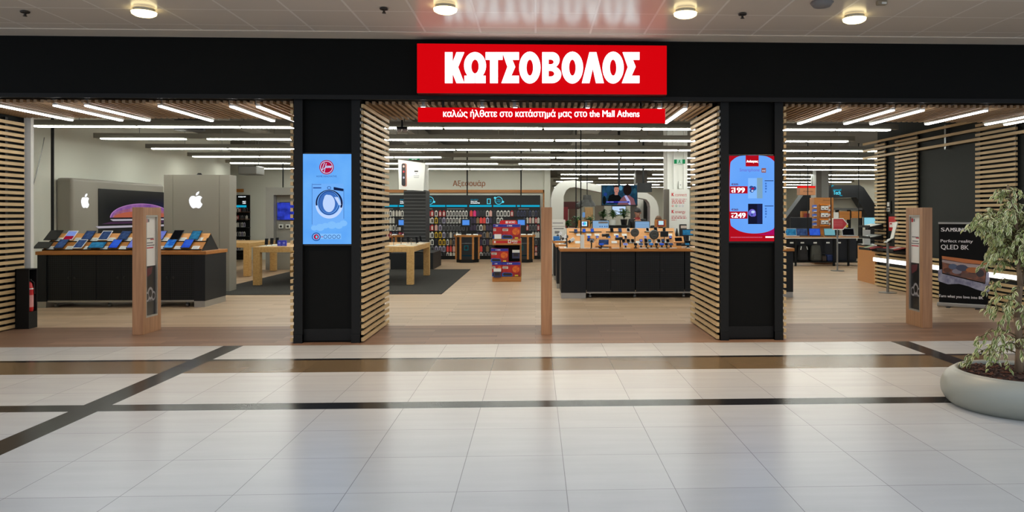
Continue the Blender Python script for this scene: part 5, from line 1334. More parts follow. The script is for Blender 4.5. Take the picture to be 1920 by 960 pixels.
# potted plants on a black trough
Y = 20.2
q = MB(); xa, xb = fx(1124, Y), fx(1186, Y); q.rbox(xa, xb, Y, Y + .4, 0.0, fz(422.5, Y), BLACK, .01); single('planter_cabinet', q, 'low black cabinet carrying potted plants behind the island counter', 'cabinet', origin=((xa + xb) / 2, Y + .2, 0))
LEAFD = mat('leaf_dark_green', (38, 66, 30), .4); LEAFM = mat('leaf_mid_green', (66, 104, 44), .4)
def blade(q, base, d, up, L, w, m):
    """a bent strap leaf"""
    side = d.cross(V(0, 0, 1)).normalized() * w; pts = []
    for k in range(5):
        u = k / 4; p = base + d * (L * u * (.5 + .5 * u)) + V(0, 0, up * (u - .75 * u * u) * 2)
        pts.append((p - side * (1 - abs(u - .45) * 1.6) * .9, p + V(0, 0, .012), p + side * (1 - abs(u - .45) * 1.6) * .9))
    i = q.add([v for r in pts for v in r])
    for k in range(4):
        a = i + 3 * k
        q.face((a, a + 1, a + 4, a + 3), m); q.face((a + 1, a + 2, a + 5, a + 4), m)
def pot_plant(label, px, py_base, Y, spread, height, potm, z=None):
    x = fx(px, Y); zb = fz(py_base, Y) if z is None else z
    t = thing('potted_plant', label, 'plant', (x, Y, zb), 'potted plants behind the island counter')
    q = MB(); q.lathe((x, Y, zb), [(.075, 0), (.10, .15), (.108, .16), (.095, .16), (.09, .14)], potm, 18); q.build('pot', t)
    q = MB()
    for k in range(46):
        a = random.uniform(0, 6.28); 
        blade(q, V(x, Y, zb + .14 + random.uniform(0, height * .5)), V(math.cos(a), math.sin(a), 0), height * random.uniform(.3, .8), spread * random.uniform(.6, 1.1), random.uniform(.018, .034), random.choice((LEAFD, LEAFM, LEAFD)))
    o = q.build('foliage', t); o['kind'] = 'stuff'
zc_ = fz(422.5, 20.2)
pot_plant('leafy plant in a dark pot, left end of the black cabinet', 1131, 0, 20.4, .15, .30, BLACKP, zc_)
pot_plant('leafy plant in a white pot, middle of the black cabinet', 1149, 0, 20.4, .15, .30, WHITE, zc_)
pot_plant('leafy plant next to the clerk, right end of the black cabinet', 1170, 0, 20.4, .17, .32, BLACKP, zc_)
q = MB(); Y = 19.8; xa, xb = fx(1060, Y), fx(1112, Y); q.rbox(xa, xb, Y, Y + .45, 0, .98, WHITE, .01); single('planter_cabinet', q, 'white low cabinet carrying plants and pots behind the left counter ends', 'cabinet', origin=((xa + xb) / 2, Y + .2, 0))
pot_plant('leafy plant in a white pot beside the white lettered board', 1064, 0, 20.0, .13, .26, WHITE, .98)
pot_plant('dark leafy plant between the two thin black poles', 1081, 0, 20.0, .14, .36, BLACKP, .98)
pot_plant('leafy plant above the beech framed aqua screen', 1106, 0, 20.0, .15, .36, BLACKP, .98)
q = MB(); x = fx(1072, 19.9); q.lathe((x, 19.9, .98), [(.06, 0), (.085, .17), (.075, .17)], mat('lilac_pot', (206, 200, 208), .5), 16); single('vase', q, 'pale empty pot between the white board and the poles', 'vase', origin=(x, 19.9, .98))

# ---- people at the service desk
SKIN = mat('skin', (186, 136, 112), .5); HAIRB = mat('black_hair', (20, 16, 15), .5); HAIRN = mat('brown_hair', (98, 66, 42), .5); SHIRT = mat('black_shirt', (18, 18, 20), .7); TROUS = mat('dark_trousers', (30, 32, 40), .7); SHOE = mat('shoe_black', (16, 15, 15), .4)
def skin_body(t, name, joints, edges, m, root=0, levels=2):
    me = bpy.data.meshes.new(name); me.from_pydata([j[0] for j in joints], edges, []); me.materials.append(m)
    o = bpy.data.objects.new(name, me); COL.objects.link(o); o.parent = t
    sk = o.modifiers.new('skin', 'SKIN'); sk.use_smooth_shade = True
    for d, j in zip(me.skin_vertices[0].data, joints): r = j[1]; d.radius = r if isinstance(r, tuple) else (r, r); d.use_root = False
    me.skin_vertices[0].data[root].use_root = True
    ss = o.modifiers.new('smooth', 'SUBSURF'); ss.levels = levels; ss.render_levels = levels
    return o
def ellipsoid(q, c, rx, ry, rz, m, n=18, r=12, M=None, lo=-90, hi=90):
    i = len(q.v); M = M or Matrix()
    q.add([M @ V(c[0] + rx * math.cos(R(lo + (hi - lo) * j / r)) * math.cos(2 * math.pi * k / n), c[1] + ry * math.cos(R(lo + (hi - lo) * j / r)) * math.sin(2 * math.pi * k / n), c[2] + rz * math.sin(R(lo + (hi - lo) * j / r))) for j in range(r + 1) for k in range(n)])
    for j in range(r):
        for k in range(n): q.face((i + j * n + k, i + j * n + (k + 1) % n, i + (j + 1) * n + (k + 1) % n, i + (j + 1) * n + k), m)
def person(label, x, y, hgt, hair, long_hair, collar, nod):
    """standing figure facing the viewer (-y), forearms forward on the desk, head bent down by nod degrees"""
    k = hgt / 1.70
    t = thing('person', label, 'person', (x, y, 0), 'clerks at the service desk')
    J = [((0, 0, .92), (.155, .11)), ((0, .005, 1.06), (.135, .10)), ((0, .0, 1.22), (.155, .11)), ((0, -.01, 1.36), (.13, .085)), ((0, -.015, 1.44), (.055, .055)), ((0, -.03, 1.50), (.05, .05)), ((0, -.03, 1.55), (.066, .08)), ((0, -.032, 1.63), (.076, .092)), ((0, -.028, 1.69), (.045, .055))]
    E = [(0, 1), (1, 2), (2, 3), (3, 4), (4, 5), (5, 6), (6, 7), (7, 8)]
    for s in (1, -1):
        b = len(J)
        J += [((s * .18, 0, 1.37), .058), ((s * .215, -.02, 1.12), .043), ((s * .15, -.23, 1.05), .032), ((s * .135, -.29, 1.045), (.036, .02))]
        E += [(3, b), (b, b + 1), (b + 1, b + 2), (b + 2, b + 3)]
        for f_, (dx, L, r) in enumerate(((-.03, .075, .0095), (-.011, .085, .010), (.009, .08, .0095), (.028, .062, .0085))):
            c = len(J); bx = s * .135 + dx
            J += [((bx, -.325, 1.045), r), ((bx + dx * .1, -.325 - L * .55, 1.048), r * .92), ((bx + dx * .15, -.325 - L * .9, 1.03), r * .8)]
            E += [(b + 3, c), (c, c + 1), (c + 1, c + 2)]
        c = len(J); J += [((s * .135 - s * .04, -.295, 1.04), .0105), ((s * .135 - s * .07, -.33, 1.035), .009)]; E += [(b + 2, c), (c, c + 1)]
        b = len(J)
        J += [((s * .09, 0, .84), .088), ((s * .10, -.005, .48), .056), ((s * .10, .02, .10), .038), ((s * .105, -.08, .045), (.042, .035)), ((s * .11, -.17, .035), (.036, .024))]
        E += [(0, b), (b, b + 1), (b + 1, b + 2), (b + 2, b + 3), (b + 3, b + 4)]
    nodm = Matrix.Translation((0, -.015, 1.46)) @ Matrix.Rotation(R(nod), 4, 'X') @ Matrix.Translation((0, .015, -1.46))
    J = [((nodm @ V(*p) if 5 <= i <= 8 else V(*p)) * k, r) for i, (p, r) in enumerate(J)]
    J = [(p, tuple(a * k for a in r) if isinstance(r, tuple) else r * k) for p, r in J]
    skin_body(t, 'body', J, E, SKIN)
    N = Matrix.Scale(k, 4) @ nodm
    q = MB()   # nose, ears, eyes, mouth
    q.tube(N @ V(0, -.112, 1.625), N @ V(0, -.135, 1.585), .008, SKIN, .014, 8)
    for s in (1, -1): ellipsoid(q, (s * .078, -.02, 1.60), .012, .02, .03, SKIN, 10, 6, N); 
    q.build('nose_and_ears', t, local=True)
    q = MB()
    for s in (1, -1): ellipsoid(q, (s * .030, -.108, 1.617), .013, .010, .007, mat('eye_white', (220, 214, 208), .3), 10, 6, N); ellipsoid(q, (s * .030, -.116, 1.616), .006, .004, .006, HAIRB, 8, 6, N); q.tube(N @ V(s * .012, -.116, 1.636), N @ V(s * .048, -.108, 1.637), .004, hair, n=6)
    q.build('eyes', t, local=True)
    q = MB(); ellipsoid(q, (0, -.112, 1.552), .024, .008, .007, mat('lips', (150, 84, 78), .5), 10, 6, N); q.build('mouth', t, local=True)
    q = MB(); ellipsoid(q, (0, -.012, 1.635), .092, .105, .092, hair, 18, 8, N @ Matrix.Translation((0, .012, 0)), 8, 90); ellipsoid(q, (0, .03, 1.615), .088, .075, .10, hair, 18, 10, N)
    if long_hair:
        for s in (1, -1): ellipsoid(q, (s * .075, .01, 1.50), .04, .06, .16, hair, 14, 10, N)
        ellipsoid(q, (0, .06, 1.47), .10, .05, .18, hair, 16, 10, N)
    q.build('hair', t, local=True, smooth=True)
    sh = [((0, 0, .86), (.175, .13)), ((0, .005, 1.06), (.15, .115)), ((0, .0, 1.24), (.172, .125)), ((0, -.008, 1.37), (.14, .095)), ((0, -.012, 1.425), (.062, .062))]
    se = [(0, 1), (1, 2), (2, 3), (3, 4)]
    for s in (1, -1):
        b = len(sh); sh += [((s * .185, 0, 1.375), .07), ((s * .22, -.02, 1.12), .053), ((s * .16, -.20, 1.055), .041)]; se += [(3, b), (b, b + 1), (b + 1, b + 2)]
    skin_body(t, 'shirt', [(V(*p) * k, tuple(a * k for a in r) if isinstance(r, tuple) else r * k) for p, r in sh], se, SHIRT)
    if collar:
        q = MB(); q.lathe((0, -.015 * k, 1.405 * k), [(.085, 0), (.075, .03), (.07, .055)], collar, 16, cap=False); q.build('collar', t, local=True)
    tr = [((0, 0, .90), (.165, .12)), ((0, 0, .84), (.17, .12))]; te = [(0, 1)]
    for s in (1, -1):
        b = len(tr); tr += [((s * .095, 0, .78), .098), ((s * .10, -.005, .48), .07), ((s * .10, .015, .09), .058)]; te += [(1, b), (b, b + 1), (b + 1, b + 2)]
    skin_body(t, 'trousers', [(V(*p) * k, tuple(a * k for a in r) if isinstance(r, tuple) else r * k) for p, r in tr], te, TROUS)
    for s in (1, -1):
        q = MB(); q.rbox(s * .105 * k - .048, s * .105 * k + .048, -.22 * k, .07 * k, 0, .085, SHOE, .03, seg=3); q.build('shoe', t, local=True)
    return t
Y = 18.95
person('dark haired clerk in black shirt with red collar, looking down behind the list monitor', fx(1195, Y), Y, 1.66, HAIRB, False, mat('red_collar', (150, 30, 34), .6), 28)
Y = 18.95
person('brown haired clerk half hidden behind the beech framed screen with a red edge', fx(1234, Y), Y, 1.46, HAIRN, True, None, 24)
q = MB(); Y = 18.2; xa, xb = fx(1118, Y), fx(1248, Y); q.rbox(xa, xb, Y, Y + .4, .0, .98, mat('desk_dark', (46, 44, 44), .5), .01); single('service_desk', q, 'dark service desk in front of the clerks', 'desk', origin=((xa + xb) / 2, Y + .2, 0))

# ---- white column with the lettered red and white panel
Y = 17.2
q = MB(); q.box(fx(1250.5, Y + .3), fx(1289, Y + .3), Y + .3, Y + .8, 0, 3.62, WHITE)
for px in (1250.5, 1262, 1281): x = fx(px, Y + .3); q.box(x, x + .09, Y + .26, Y + .34, 0, 3.62, WHITE)
struct('column_right', q)
t = thing('lettered_panel', 'white column panel with red K headings, right of the island counter', 'sign', (fx(1272, Y), Y, 0))
q = MB(); q.box(fx(1255, Y), fx(1293, Y), Y, Y + .25, 0.0, fz(354.5, Y), WHITE); q.build('panel', t)
q = MB(); q.box(fx(1247.5, Y), fx(1255, Y), Y + .02, Y + .25, 0, fz(354.5, Y), mat('panel_taupe', (92, 86, 78), .6)); q.build('dark_side', t)
f = sub(facing(Y - .001), 1160, 330, 9.6)
q = MB()
for y0_, w in ((305, 'connect'), (612, 'energy')):
    q.text(f, 'K', 952, y0_, 1000, y0_ + 58, REDM, .001, .05); q.text(f, w, 1018, y0_ + (14 if w == 'connect' else 22), 1226 if w == 'connect' else 1202, y0_ + (60 if w == 'connect' else 74), REDP, .001)
q.build('red_headings', t)
q = MB()
for a, b, y in ((950, 1225, 412), (955, 1205, 444), (955, 1180, 478), (950, 1220, 718), (950, 1225, 750), (950, 1040, 785)):
    x = a
    while x < b: w = random.uniform(26, 70); q.rect(f, x, y, min(x + w, b), y + 14, REDP if y in (444, 478, 750) else mat('pale_red_print', (196, 130, 130), .7)); x += w + 12
q.build('small_print', t)
q = MB()
for cx, c in ((972, 'pack_coral'), (1038, 'pack_green'), (1098, 'pack_lilac'), (1152, 'pack_lilac')): q.ring(f, cx, 538, 17, 20, .4, MATS[c], .001, 14)
q.build('icons', t)
exit_sign('green exit sign on the white column above the red K panel', 1274, 303, 17.455, .26, .10)
q = MB(); c = at(1275, 347, 17.46); q.rbox(c.x - .035, c.x + .035, 17.40, 17.46, c.z - .09, c.z + .09, WHITE, .01); q.tube((c.x, 17.40, c.z), (c.x, 17.39, c.z), .012, PRINT); single('wall_switch', q, 'small white box on the white column above the lettered panel', 'switch', origin=c)
# things at the right end of the island counter
Yk = 15.6
q = MB(); xa, xb = fx(1275, Yk), fx(1288, Yk); q.rbox(xa, xb, Yk, Yk + .12, HC, fz(420.5, Yk), BLACKP, .015); q.rect(facing(Yk - .001), 1276.5, 423, 1287.5, 428, mat('leaflet_cream', (206, 190, 178), .6)); single('leaflet_box', q, 'black leaflet box before the lettered column panel', 'leaflet holder', origin=((xa + xb) / 2, Yk, HC))
q = MB(); xa, xb = fx(1262, 15.2), fx(1340, 15.2); q.rbox(xa, xb, 15.2, 16.1, 0, HC, CHAR, .006); single('side_counter', q, 'charcoal side counter behind the right end of the island counter', 'counter', origin=((xa + xb) / 2, 15.6, 0))
lit_monitor('tablet with a dim blue picture at the right end of the island counter', 1280, 431, 1299, 440.5, YC + .45, HC + .05, SCR['teal'])
stand_phone('wide dark phone on a stand under the dim blue tablet, island counter', 1291, 450, .12, .09, 'dark', 'b', YC + .30, HC, G1, .7)

# ================================================================== RIGHT BAY
# black angular portal with cyan lettering
Yp = 27.5; fq = facing(Yp)
ft2 = lambda a, b, c=0.0: (lambda p: V(p.x, p.y, 0.0 if b > 449 else p.z))(fq(a, b, c))
q = MB(); o_ = [(1456, 450), (1466, 420), (1507, 365), (1532, 365), (1558, 347), (1612, 347), (1620, 352), (1652, 400), (1664, 450)]
i_ = [(1636, 450), (1632, 412), (1606, 370), (1556, 371), (1540, 371), (1512, 400), (1484, 440), (1480, 450)]
q.shape(ft2, [o_ + i_], mat('portal_black', (22, 24, 28), .5), -.5, 0)
t = q.build('angular_portal'); tag(t, 'black angular portal with slanting legs at the back of the right bay', 'portal')
c = V(0, 0, 0)
q = MB(); q.text(fq, 'connected', 1562, 353.5, 1577, 358, CYAN, .01, .01); q.text(fq, 'Tech', 1562, 357.5, 1576, 365, LCYAN, .01, .03); q.build('lit_lettering', t)
q = MB(); q.rect(fq, 1559, 347.5, 1563, 349, CYAN, .01); q.rect(fq, 1559, 347.5, 1560, 351, CYAN, .01); q.rect(fq, 1574, 366, 1579, 367.2, CYAN, .01); q.build('lit_corner_marks', t)
# wooden sign box with a red lit edge
Yz = 24.5; x0, x1 = fx(1500, Yz), fx(1529, Yz)
t = thing('wood_sign', 'beech sign box with a red lit top edge above the laptop table', 'sign', ((x0 + x1) / 2, Yz, fz(365, Yz)))
q = MB(); q.box(x0, x1, Yz, Yz + .3, fz(365, Yz), fz(351.5, Yz), mat('sign_beech', (166, 112, 72), .5)); q.build('box', t)
q = MB(); q.box(x0, x1, Yz - .01, Yz + .3, fz(351.5, Yz), fz(348, Yz), e('lit_red_edge', (236, 20, 22), 1.0)); q.build('lit_edge', t)
q = MB(); q.text(facing(Yz), 'Αξεσουάρ', 1506, 357, 1524, 361, BDK, .004); q.build('lettering', t)
q = MB(); 
for px in (1503, 1526): q.tube((fx(px, Yz), Yz + .15, fz(348, Yz)), (fx(px, Yz), Yz + .15, 3.62), .01, BLACK)
q.build('hanger', t)
# grey column
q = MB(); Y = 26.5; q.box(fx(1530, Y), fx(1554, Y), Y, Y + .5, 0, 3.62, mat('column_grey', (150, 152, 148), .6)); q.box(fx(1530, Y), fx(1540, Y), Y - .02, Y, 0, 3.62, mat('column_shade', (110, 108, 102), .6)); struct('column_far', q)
# wood gondola with white cards
Yg2 = 22.6; x0, x1 = fx(1527, Yg2), fx(1563, Yg2)
t = thing('wood_gondola', 'tall beech gondola hung with small cards behind the laptop table', 'shelving', ((x0 + x1) / 2, Yg2 + .2, 0))
q = MB(); q.rbox(x0, x1, Yg2, Yg2 + .4, 0, fz(370, Yg2), CWOOD, .006); q.build('body', t)
q = MB(); q.text(facing(Yg2), 'Αξεσουάρ', 1543, 374.2, 1556, 377.5, BDK, .004); q.build('lettering', t)
for k, y in enumerate((382.5, 396.5, 410.5, 422.5)):
    q = MB(); q.box(fx(1536, Yg2), fx(1557, Yg2), Yg2 - .08, Yg2, fz(y + 2.2, Yg2), fz(y, Yg2), mat('orange_shelf', (222, 130, 30), .5)); q.build('orange_shelf', t)
for r, y in enumerate((386, 399.5, 413)):
    for c_, px in enumerate((1538.5, 1545.5)):
        q = MB(); xa, xb = fx(px, Yg2), fx(px + 6, Yg2); q.box(xa, xb, Yg2 - .07, Yg2 - .01, fz(y + 7.5, Yg2), fz(y, Yg2), PAPER); q.box(xa + .03, xb - .03, Yg2 - .073, Yg2 - .07, fz(y + 6, Yg2), fz(y + 4, Yg2), BDK)
        single('card_pack', q, f'white square pack, {["left", "right"][c_]} of the pair in row {r + 1} from top on the beech gondola', 'package', 'white packs on the beech gondola', origin=(xa, Yg2 - .04, fz(y, Yg2)))
    
for r, y in enumerate((384, 392, 401, 410, 418)):
    for nm, px, w, m in (('blue', 1524.5, 6, mat('pack_sky', (66, 100, 190), .4)), ('white and red', 1554, 3.5, mat('pack_pale', (196, 192, 182), .5))):
        q = MB(); xa, xb = fx(px, Yg2 - .1), fx(px + w, Yg2 - .1); q.box(xa, xb, Yg2 - .14, Yg2 - .01, fz(y + 5, Yg2), fz(y, Yg2), m); q.box(xa, xb, Yg2 - .143, Yg2 - .14, fz(y + 5, Yg2), fz(y + 3.6, Yg2), PAPER if nm == 'blue' else REDM)
        single('card_pack', q, f'{nm} pack, number {r + 1} from top down the {"left" if nm == "blue" else "right"} edge of the beech gondola', 'package', 'packs down the gondola edges', origin=(xa, Yg2 - .07, fz(y, Yg2)))
# laptop table
Yt3 = 21.5; x0, x1 = fx(1472, Yt3), fx(1618, Yt3); zt_ = fz(443.5, Yt3, 1540)
t = thing('laptop_table', 'long beech topped table with laptops over dark shelves, back of the right bay', 'table', ((x0 + x1) / 2, Yt3 + .5, 0))
q = MB(); q.rbox(x0, x1, Yt3, Yt3 + 1.0, zt_ - .035, zt_, CWOOD, .004); q.build('top', t)
q = MB(); q.box(x0, x1, Yt3 - .006, Yt3, zt_ - .06, zt_ - .03, mat('edge_white', (206, 200, 190), .5)); q.build('white_edge', t)
q = MB(); q.box(x0, x1, Yt3 + .45, Yt3 + .5, .12, zt_ - .06, BLACKP); q.build('back_panel', t)
q = MB(); q.box(x0, x1, Yt3 + .03, Yt3 + .5, .10, .13, BLACK); q.build('low_shelf', t)
for px in (1474, 1493, 1565, 1592, 1612):
    x = fx(px, Yt3); q = MB(); q.box(x - .025, x + .025, Yt3 + .03, Yt3 + .08, 0, zt_ - .04, BLACK); q.build('leg', t)
for px in (1485, 1505, 1529, 1553, 1574):
    x = fx(px, Yt3); q = MB(); q.box(x - .05, x + .05, Yt3 + .02, Yt3 + .03, .66, .70, PAPER); q.build('ticket', t)
def laptop(label, px, Yl, scr, lidm, w=.34, back=False, open_=15):
    x = fx(px, Yl); t = thing('laptop', label, 'laptop', (x, Yl, zt_), 'laptops on the long table')
    q = MB(); q.rbox(x - w / 2, x + w / 2, Yl - .12, Yl + .11, zt_, zt_ + .02, lidm, .006); q.build('base', t)
    q = MB(); q.box(x - w / 2 + .03, x + w / 2 - .03, Yl - .04, Yl + .08, zt_ + .0201, zt_ + .022, BLACKP); q.build('keyboard', t)
    M = Matrix.Translation((x, Yl + .11, zt_ + .015)) @ Matrix.Rotation(R(-open_), 4, 'X')
    q = MB(); q.rbox(-w / 2, w / 2, 0, .012, 0, .225, lidm, .004, M); o = q.build('lid', t)
    q = MB(); q.poly([M @ V(a, -.0008, b) for a, b in ((-w / 2 + .014, .02), (w / 2 - .014, .02), (w / 2 - .014, .212), (-w / 2 + .014, .212))], scr); q.build('display', o)
laptop('laptop with a dim blue screen at the left end of the long table', 1486, Yt3 + .16, SCR['teal'], BODY['s'])
laptop('black laptop with two blue bands on its screen, second on the long table', 1507, Yt3 + .16, SCR['navy'], BLACKP)
laptop('black laptop with a bright blue screen, third on the long table', 1531, Yt3 + .16, SCR['blue'], BLACKP)
laptop('laptop with a pale aqua screen behind the arrow sign', 1559, Yt3 + .16, e('screen_aqua_pale', (112, 170, 180), .9), BLACKP)
laptop('dark grey laptop right of the arrow sign', 1594, Yt3 + .16, SCR['dark'], BODY['s'], .36)
q = MB(); Yl = Yt3 + .75; x = fx(1502.5, Yl); q.rbox(x - .33, x + .33, Yl, Yl + .04, zt_ + .12, zt_ + .55, BLACKP, .01); q.box(x - .04, x + .04, Yl + .02, Yl + .05, zt_, zt_ + .15, BLACKP); q.rbox(x - .14, x + .14, Yl - .06, Yl + .14, zt_, zt_ + .015, BLACKP, .005)
single('monitor', q, 'big black monitor with a dark screen behind the left laptops', 'monitor', origin=(x, Yl, zt_))
# bags under the table
def bag(label, px, w, h, m, strap):
    x = fx(px, Yt3 + .2); t = thing('backpack', label, 'backpack', (x, Yt3 + .2, .13), 'backpacks under the laptop table')
    me_q = MB(); bm = bmesh.new(); bmesh.ops.create_cube(bm, size=1); 
    for v in bm.verts: v.co = V(v.co.x * w * (1 if v.co.z < 0 else .72), v.co.y * .24 * (1 if v.co.z < 0 else .7), (v.co.z + .5) * h)
    bmesh.ops.subdivide_edges(bm, edges=bm.edges[:], cuts=2, use_grid_fill=True); bmesh.ops.smooth_vert(bm, verts=bm.verts[:], factor=.5, use_axis_x=True, use_axis_y=True, use_axis_z=True)
    i = me_q.add([v.co + V(x, Yt3 + .2, .13) for v in bm.verts]); bm.verts.index_update()
    for f_ in bm.faces: me_q.face([i + v.index for v in f_.verts], m)
    bm.free(); me_q.build('bag_body', t, smooth=True)
    q = MB(); q.rbox(x - w * .33, x + w * .33, Yt3 + .07, Yt3 + .12, .17, .13 + h * .45, m, .02); q.build('front_pocket', t)
    q = MB(); q.path([V(x - .05, Yt3 + .2, .13 + h - .04), V(x - .03, Yt3 + .2, .13 + h + .02), V(x + .03, Yt3 + .2, .13 + h + .02), V(x + .05, Yt3 + .2, .13 + h - .04)], .008, m); q.build('carry_handle', t)
    if strap:
        for s in (1, -1):
            q = MB(); q.tube((x + s * w * .34, Yt3 + .075, .13 + h * .72), (x + s * w * .26, Yt3 + .09, .13 + h * .92), .012, strap); q.build('strap', t)
bag('black backpack with pale straps under the left of the long table', 1505, .30, .48, mat('bag_black', (34, 32, 34), .8), PAPER)
bag('bulky grey backpack under the middle of the long table', 1529, .34, .48, mat('bag_grey', (74, 74, 68), .8), None)
q = MB(); x = fx(1556, Yt3 + .15); q.rbox(x - .09, x + .09, Yt3 + .1, Yt3 + .3, .13, .33, mat('bag_navy', (30, 46, 92), .7), .04); q.path([V(x - .05, Yt3 + .2, .32), V(x - .03, Yt3 + .2, .38), V(x + .03, Yt3 + .2, .38), V(x + .05, Yt3 + .2, .32)], .007, BLACKP); single('handbag', q, 'small navy bag on the low shelf, right of the grey backpack', 'bag', origin=(x, Yt3 + .2, .13))
q = MB(); x = fx(1545, Yt3 + .15); q.rbox(x - .065, x + .065, Yt3 + .1, Yt3 + .3, .13, .30, mat('bag_brown', (62, 50, 42), .7), .03); q.path([V(x - .05, Yt3 + .2, .29), V(x - .03, Yt3 + .2, .35), V(x + .03, Yt3 + .2, .35), V(x + .05, Yt3 + .2, .29)], .007, BLACKP); single('handbag', q, 'small brown bag between the grey backpack and the navy bag', 'bag', origin=(x, Yt3 + .2, .13))
# shelves far behind the table on the right
Yf = 25.2; x0, x1 = fx(1560, Yf), fx(1640, Yf)
t = thing('low_shelving', 'low beech and black shelving behind the arrow sign', 'shelving', ((x0 + x1) / 2, Yf + .2, 0))
q = MB(); q.box(x0, x1, Yf, Yf + .35, 0, .6, BLACK); q.build('base', t)
for a, b, y0_, y1_ in ((1573, 1594, 396, 412), (1597, 1616, 396, 409), (1562, 1574, 398, 420)):
    q = MB(); q.box(fx(a, Yf), fx(b, Yf), Yf + .02, Yf + .3, fz(y1_, Yf), fz(y0_, Yf), CWOOD if a != 1562 else PAPER); q.build('beech_board' if a != 1562 else 'white_board', t)
q = MB(); q.box(fx(1563, Yf), fx(1617, Yf), Yf, Yf + .3, fz(393.5, Yf), fz(390, Yf), mat('rail_grey', (80, 80, 80), .5)); q.build('top_rail', t)
q = MB()
for px in (1573, 1595, 1617): x = fx(px, Yf); q.box(x - .03, x + .03, Yf + .05, Yf + .25, .6, fz(392, Yf), BLACK)
q.build('uprights', t)
slab('wall_panel', 'pale wall panel seen through the black angular portal', 'panel', 1552, 1614, 371, 28.3, WALLW)
slab('beech_board', 'beech board low in the left leg of the black portal', 'board', 1504, 1516, 396, 26.8, CWOOD, .2)
slab('red_pack', 'dark red display block beside the left leg of the black portal', 'box', 1510.5, 1518, 400, 26.6, mat('dark_red_panel', (128, 22, 28), .5), .2)
# black hanging poles of the right bay
for k, (px, d) in enumerate([(1514.5, 'left of the beech gondola'), (1558, 'through the arrow sign'), (1610, 'right of the arrow sign')]):
    pole('thin black ceiling pole ' + d, px, 21.95 + .1 * k, zt_, 3.62, .014, 'thin black ceiling poles')
for k, (px, yy) in enumerate([(876, 25.0), (977, 25.0)]):
    x = fx(px, yy); q = MB(); q.tube((x, yy, fz(366, yy)), (x, yy, 3.62), .022, BLACK); single('hanger_pole', q, ['thin black hanger above the accessory wall, crossing the Greek word', 'thin black hanger above the accessory wall, right of the Greek word'][k], 'pole', 'hangers of the accessory wall', origin=(x, yy, 3.6))
# arrow sign on a stand
Ya = 19.4; c = atz(1570, 508); Ya = c.y
t = thing('arrow_sign', 'red arrow shaped sign with a white border on a steel stand', 'sign', (c.x, Ya, 0))
q = MB(); q.lathe((c.x, Ya, 0), [(.17, 0), (.17, .012), (.03, .02)], STEEL, 28); q.build('base', t)
q = MB(); q.tube((c.x, Ya, .015), (c.x, Ya, fz(431, Ya, 1570) + .02), .022, STEEL, n=14); q.build('pole', t)
fq = facing(Ya - .02)
ar = [(1561, 409), (1581, 409), (1590.5, 420), (1581, 431), (1561, 431)]; ar2 = [(1562.5, 410.6), (1580.2, 410.6), (1588.3, 420), (1580.2, 429.4), (1562.5, 429.4)]
q = MB(); q.shape(fq, [ar], WHITE, -.03, 0); q.build('white_board', t)
q = MB(); q.shape(fq, [ar2], mat('arrow_red', (176, 48, 58), .5), .001)
for y in (414, 417, 420, 423): q.rect(fq, 1564, y, 1580, y + .9, mat('arrow_print', (204, 110, 112), .5), .003)
q.build('red_face', t)
q = MB(); c2 = at(1588, 424, Ya - .06); q.rbox(c2.x - .03, c2.x + .03, Ya - .06, Ya - .05, c2.z - .03, c2.z + .03, mat('pack_yellow', (212, 176, 46), .5), .003); q.build('yellow_tag', t)
# leaflet lectern on a steel stand
c = atz(1664.5, 549); Yl = c.y
t = thing('leaflet_lectern', 'steel stand with a curved white leaflet tray before the right oak slats', 'stand', (c.x, Yl, 0))
q = MB(); q.lathe((c.x, Yl, 0), [(.165, 0), (.165, .012), (.03, .022)], STEEL, 28); q.build('base', t)
zt2 = fz(453, Yl, 1664); q = MB(); q.tube((c.x, Yl, .015), (c.x, Yl, zt2), .026, STEEL, n=14); q.build('pole', t)
fq = facing(Yl)
q = MB(); prof = [(1656, 454), (1664, 448), (1669, 446), (1673, 430), (1677, 416)]
for k in range(len(prof) - 1):
    (a, b), (a2, b2) = prof[k], prof[k + 1]
    p = [fq(a, b, .13), fq(a2, b2, .13), fq(a2 + 6, b2 + 1, -.13), fq(a + 6, b + 1, -.13)]; i = q.add(p + [v + V(.012, 0, -.004) for v in p])
    for fc in ((0, 1, 2, 3), (4, 7, 6, 5), (0, 4, 5, 1), (1, 5, 6, 2), (2, 6, 7, 3), (3, 7, 4, 0)): q.face([i + k2 for k2 in fc], WHITE)
q.build('leaflet_tray', t)
q = MB(); q.box(c.x - .02, c.x + .05, Yl - .05, Yl + .05, zt2 - .02, zt2 + .02, BLACK); q.build('joint', t)
# beech counter end with a sign and a screen
ca = atz(1608, 525); cb = atz(1640, 531.5)
x0 = ca.x; x1 = XR - .09; y0_, y1_ = ca.y - .25, ca.y + 1.2
y0_ = atz(1636, 532).y + .35
t = thing('beech_desk', 'beech desk with a black top at the far end of the right oak slats', 'desk', ((x0 + XR) / 2, y0_ + .5, 0))
q = MB()
zt3 = fz(460, ca.y, 1608)
P = [V(ca.x, ca.y, 0), V(atz(1641, 534).x, atz(1641, 534).y, 0), V(atz(1641, 534).x + 1.2, atz(1641, 534).y, 0), V(ca.x + 1.2, ca.y + .05, 0)]
i = q.add([v.copy() for v in P] + [V(v.x, v.y, zt3) for v in P])
for k in range(4): q.face((i + k, i + (k + 1) % 4, i + 4 + (k + 1) % 4, i + 4 + k), CWOOD)
q.face((i + 4, i + 5, i + 6, i + 7), CWOOD); q.build('body', t)
q = MB(); i = q.add([V(v.x - .01, v.y - .01, zt3) for v in P] + [V(v.x - .01, v.y - .01, zt3 + .04) for v in P])
for k in range(4): q.face((i + k, i + (k + 1) % 4, i + 4 + (k + 1) % 4, i + 4 + k), BLACK)
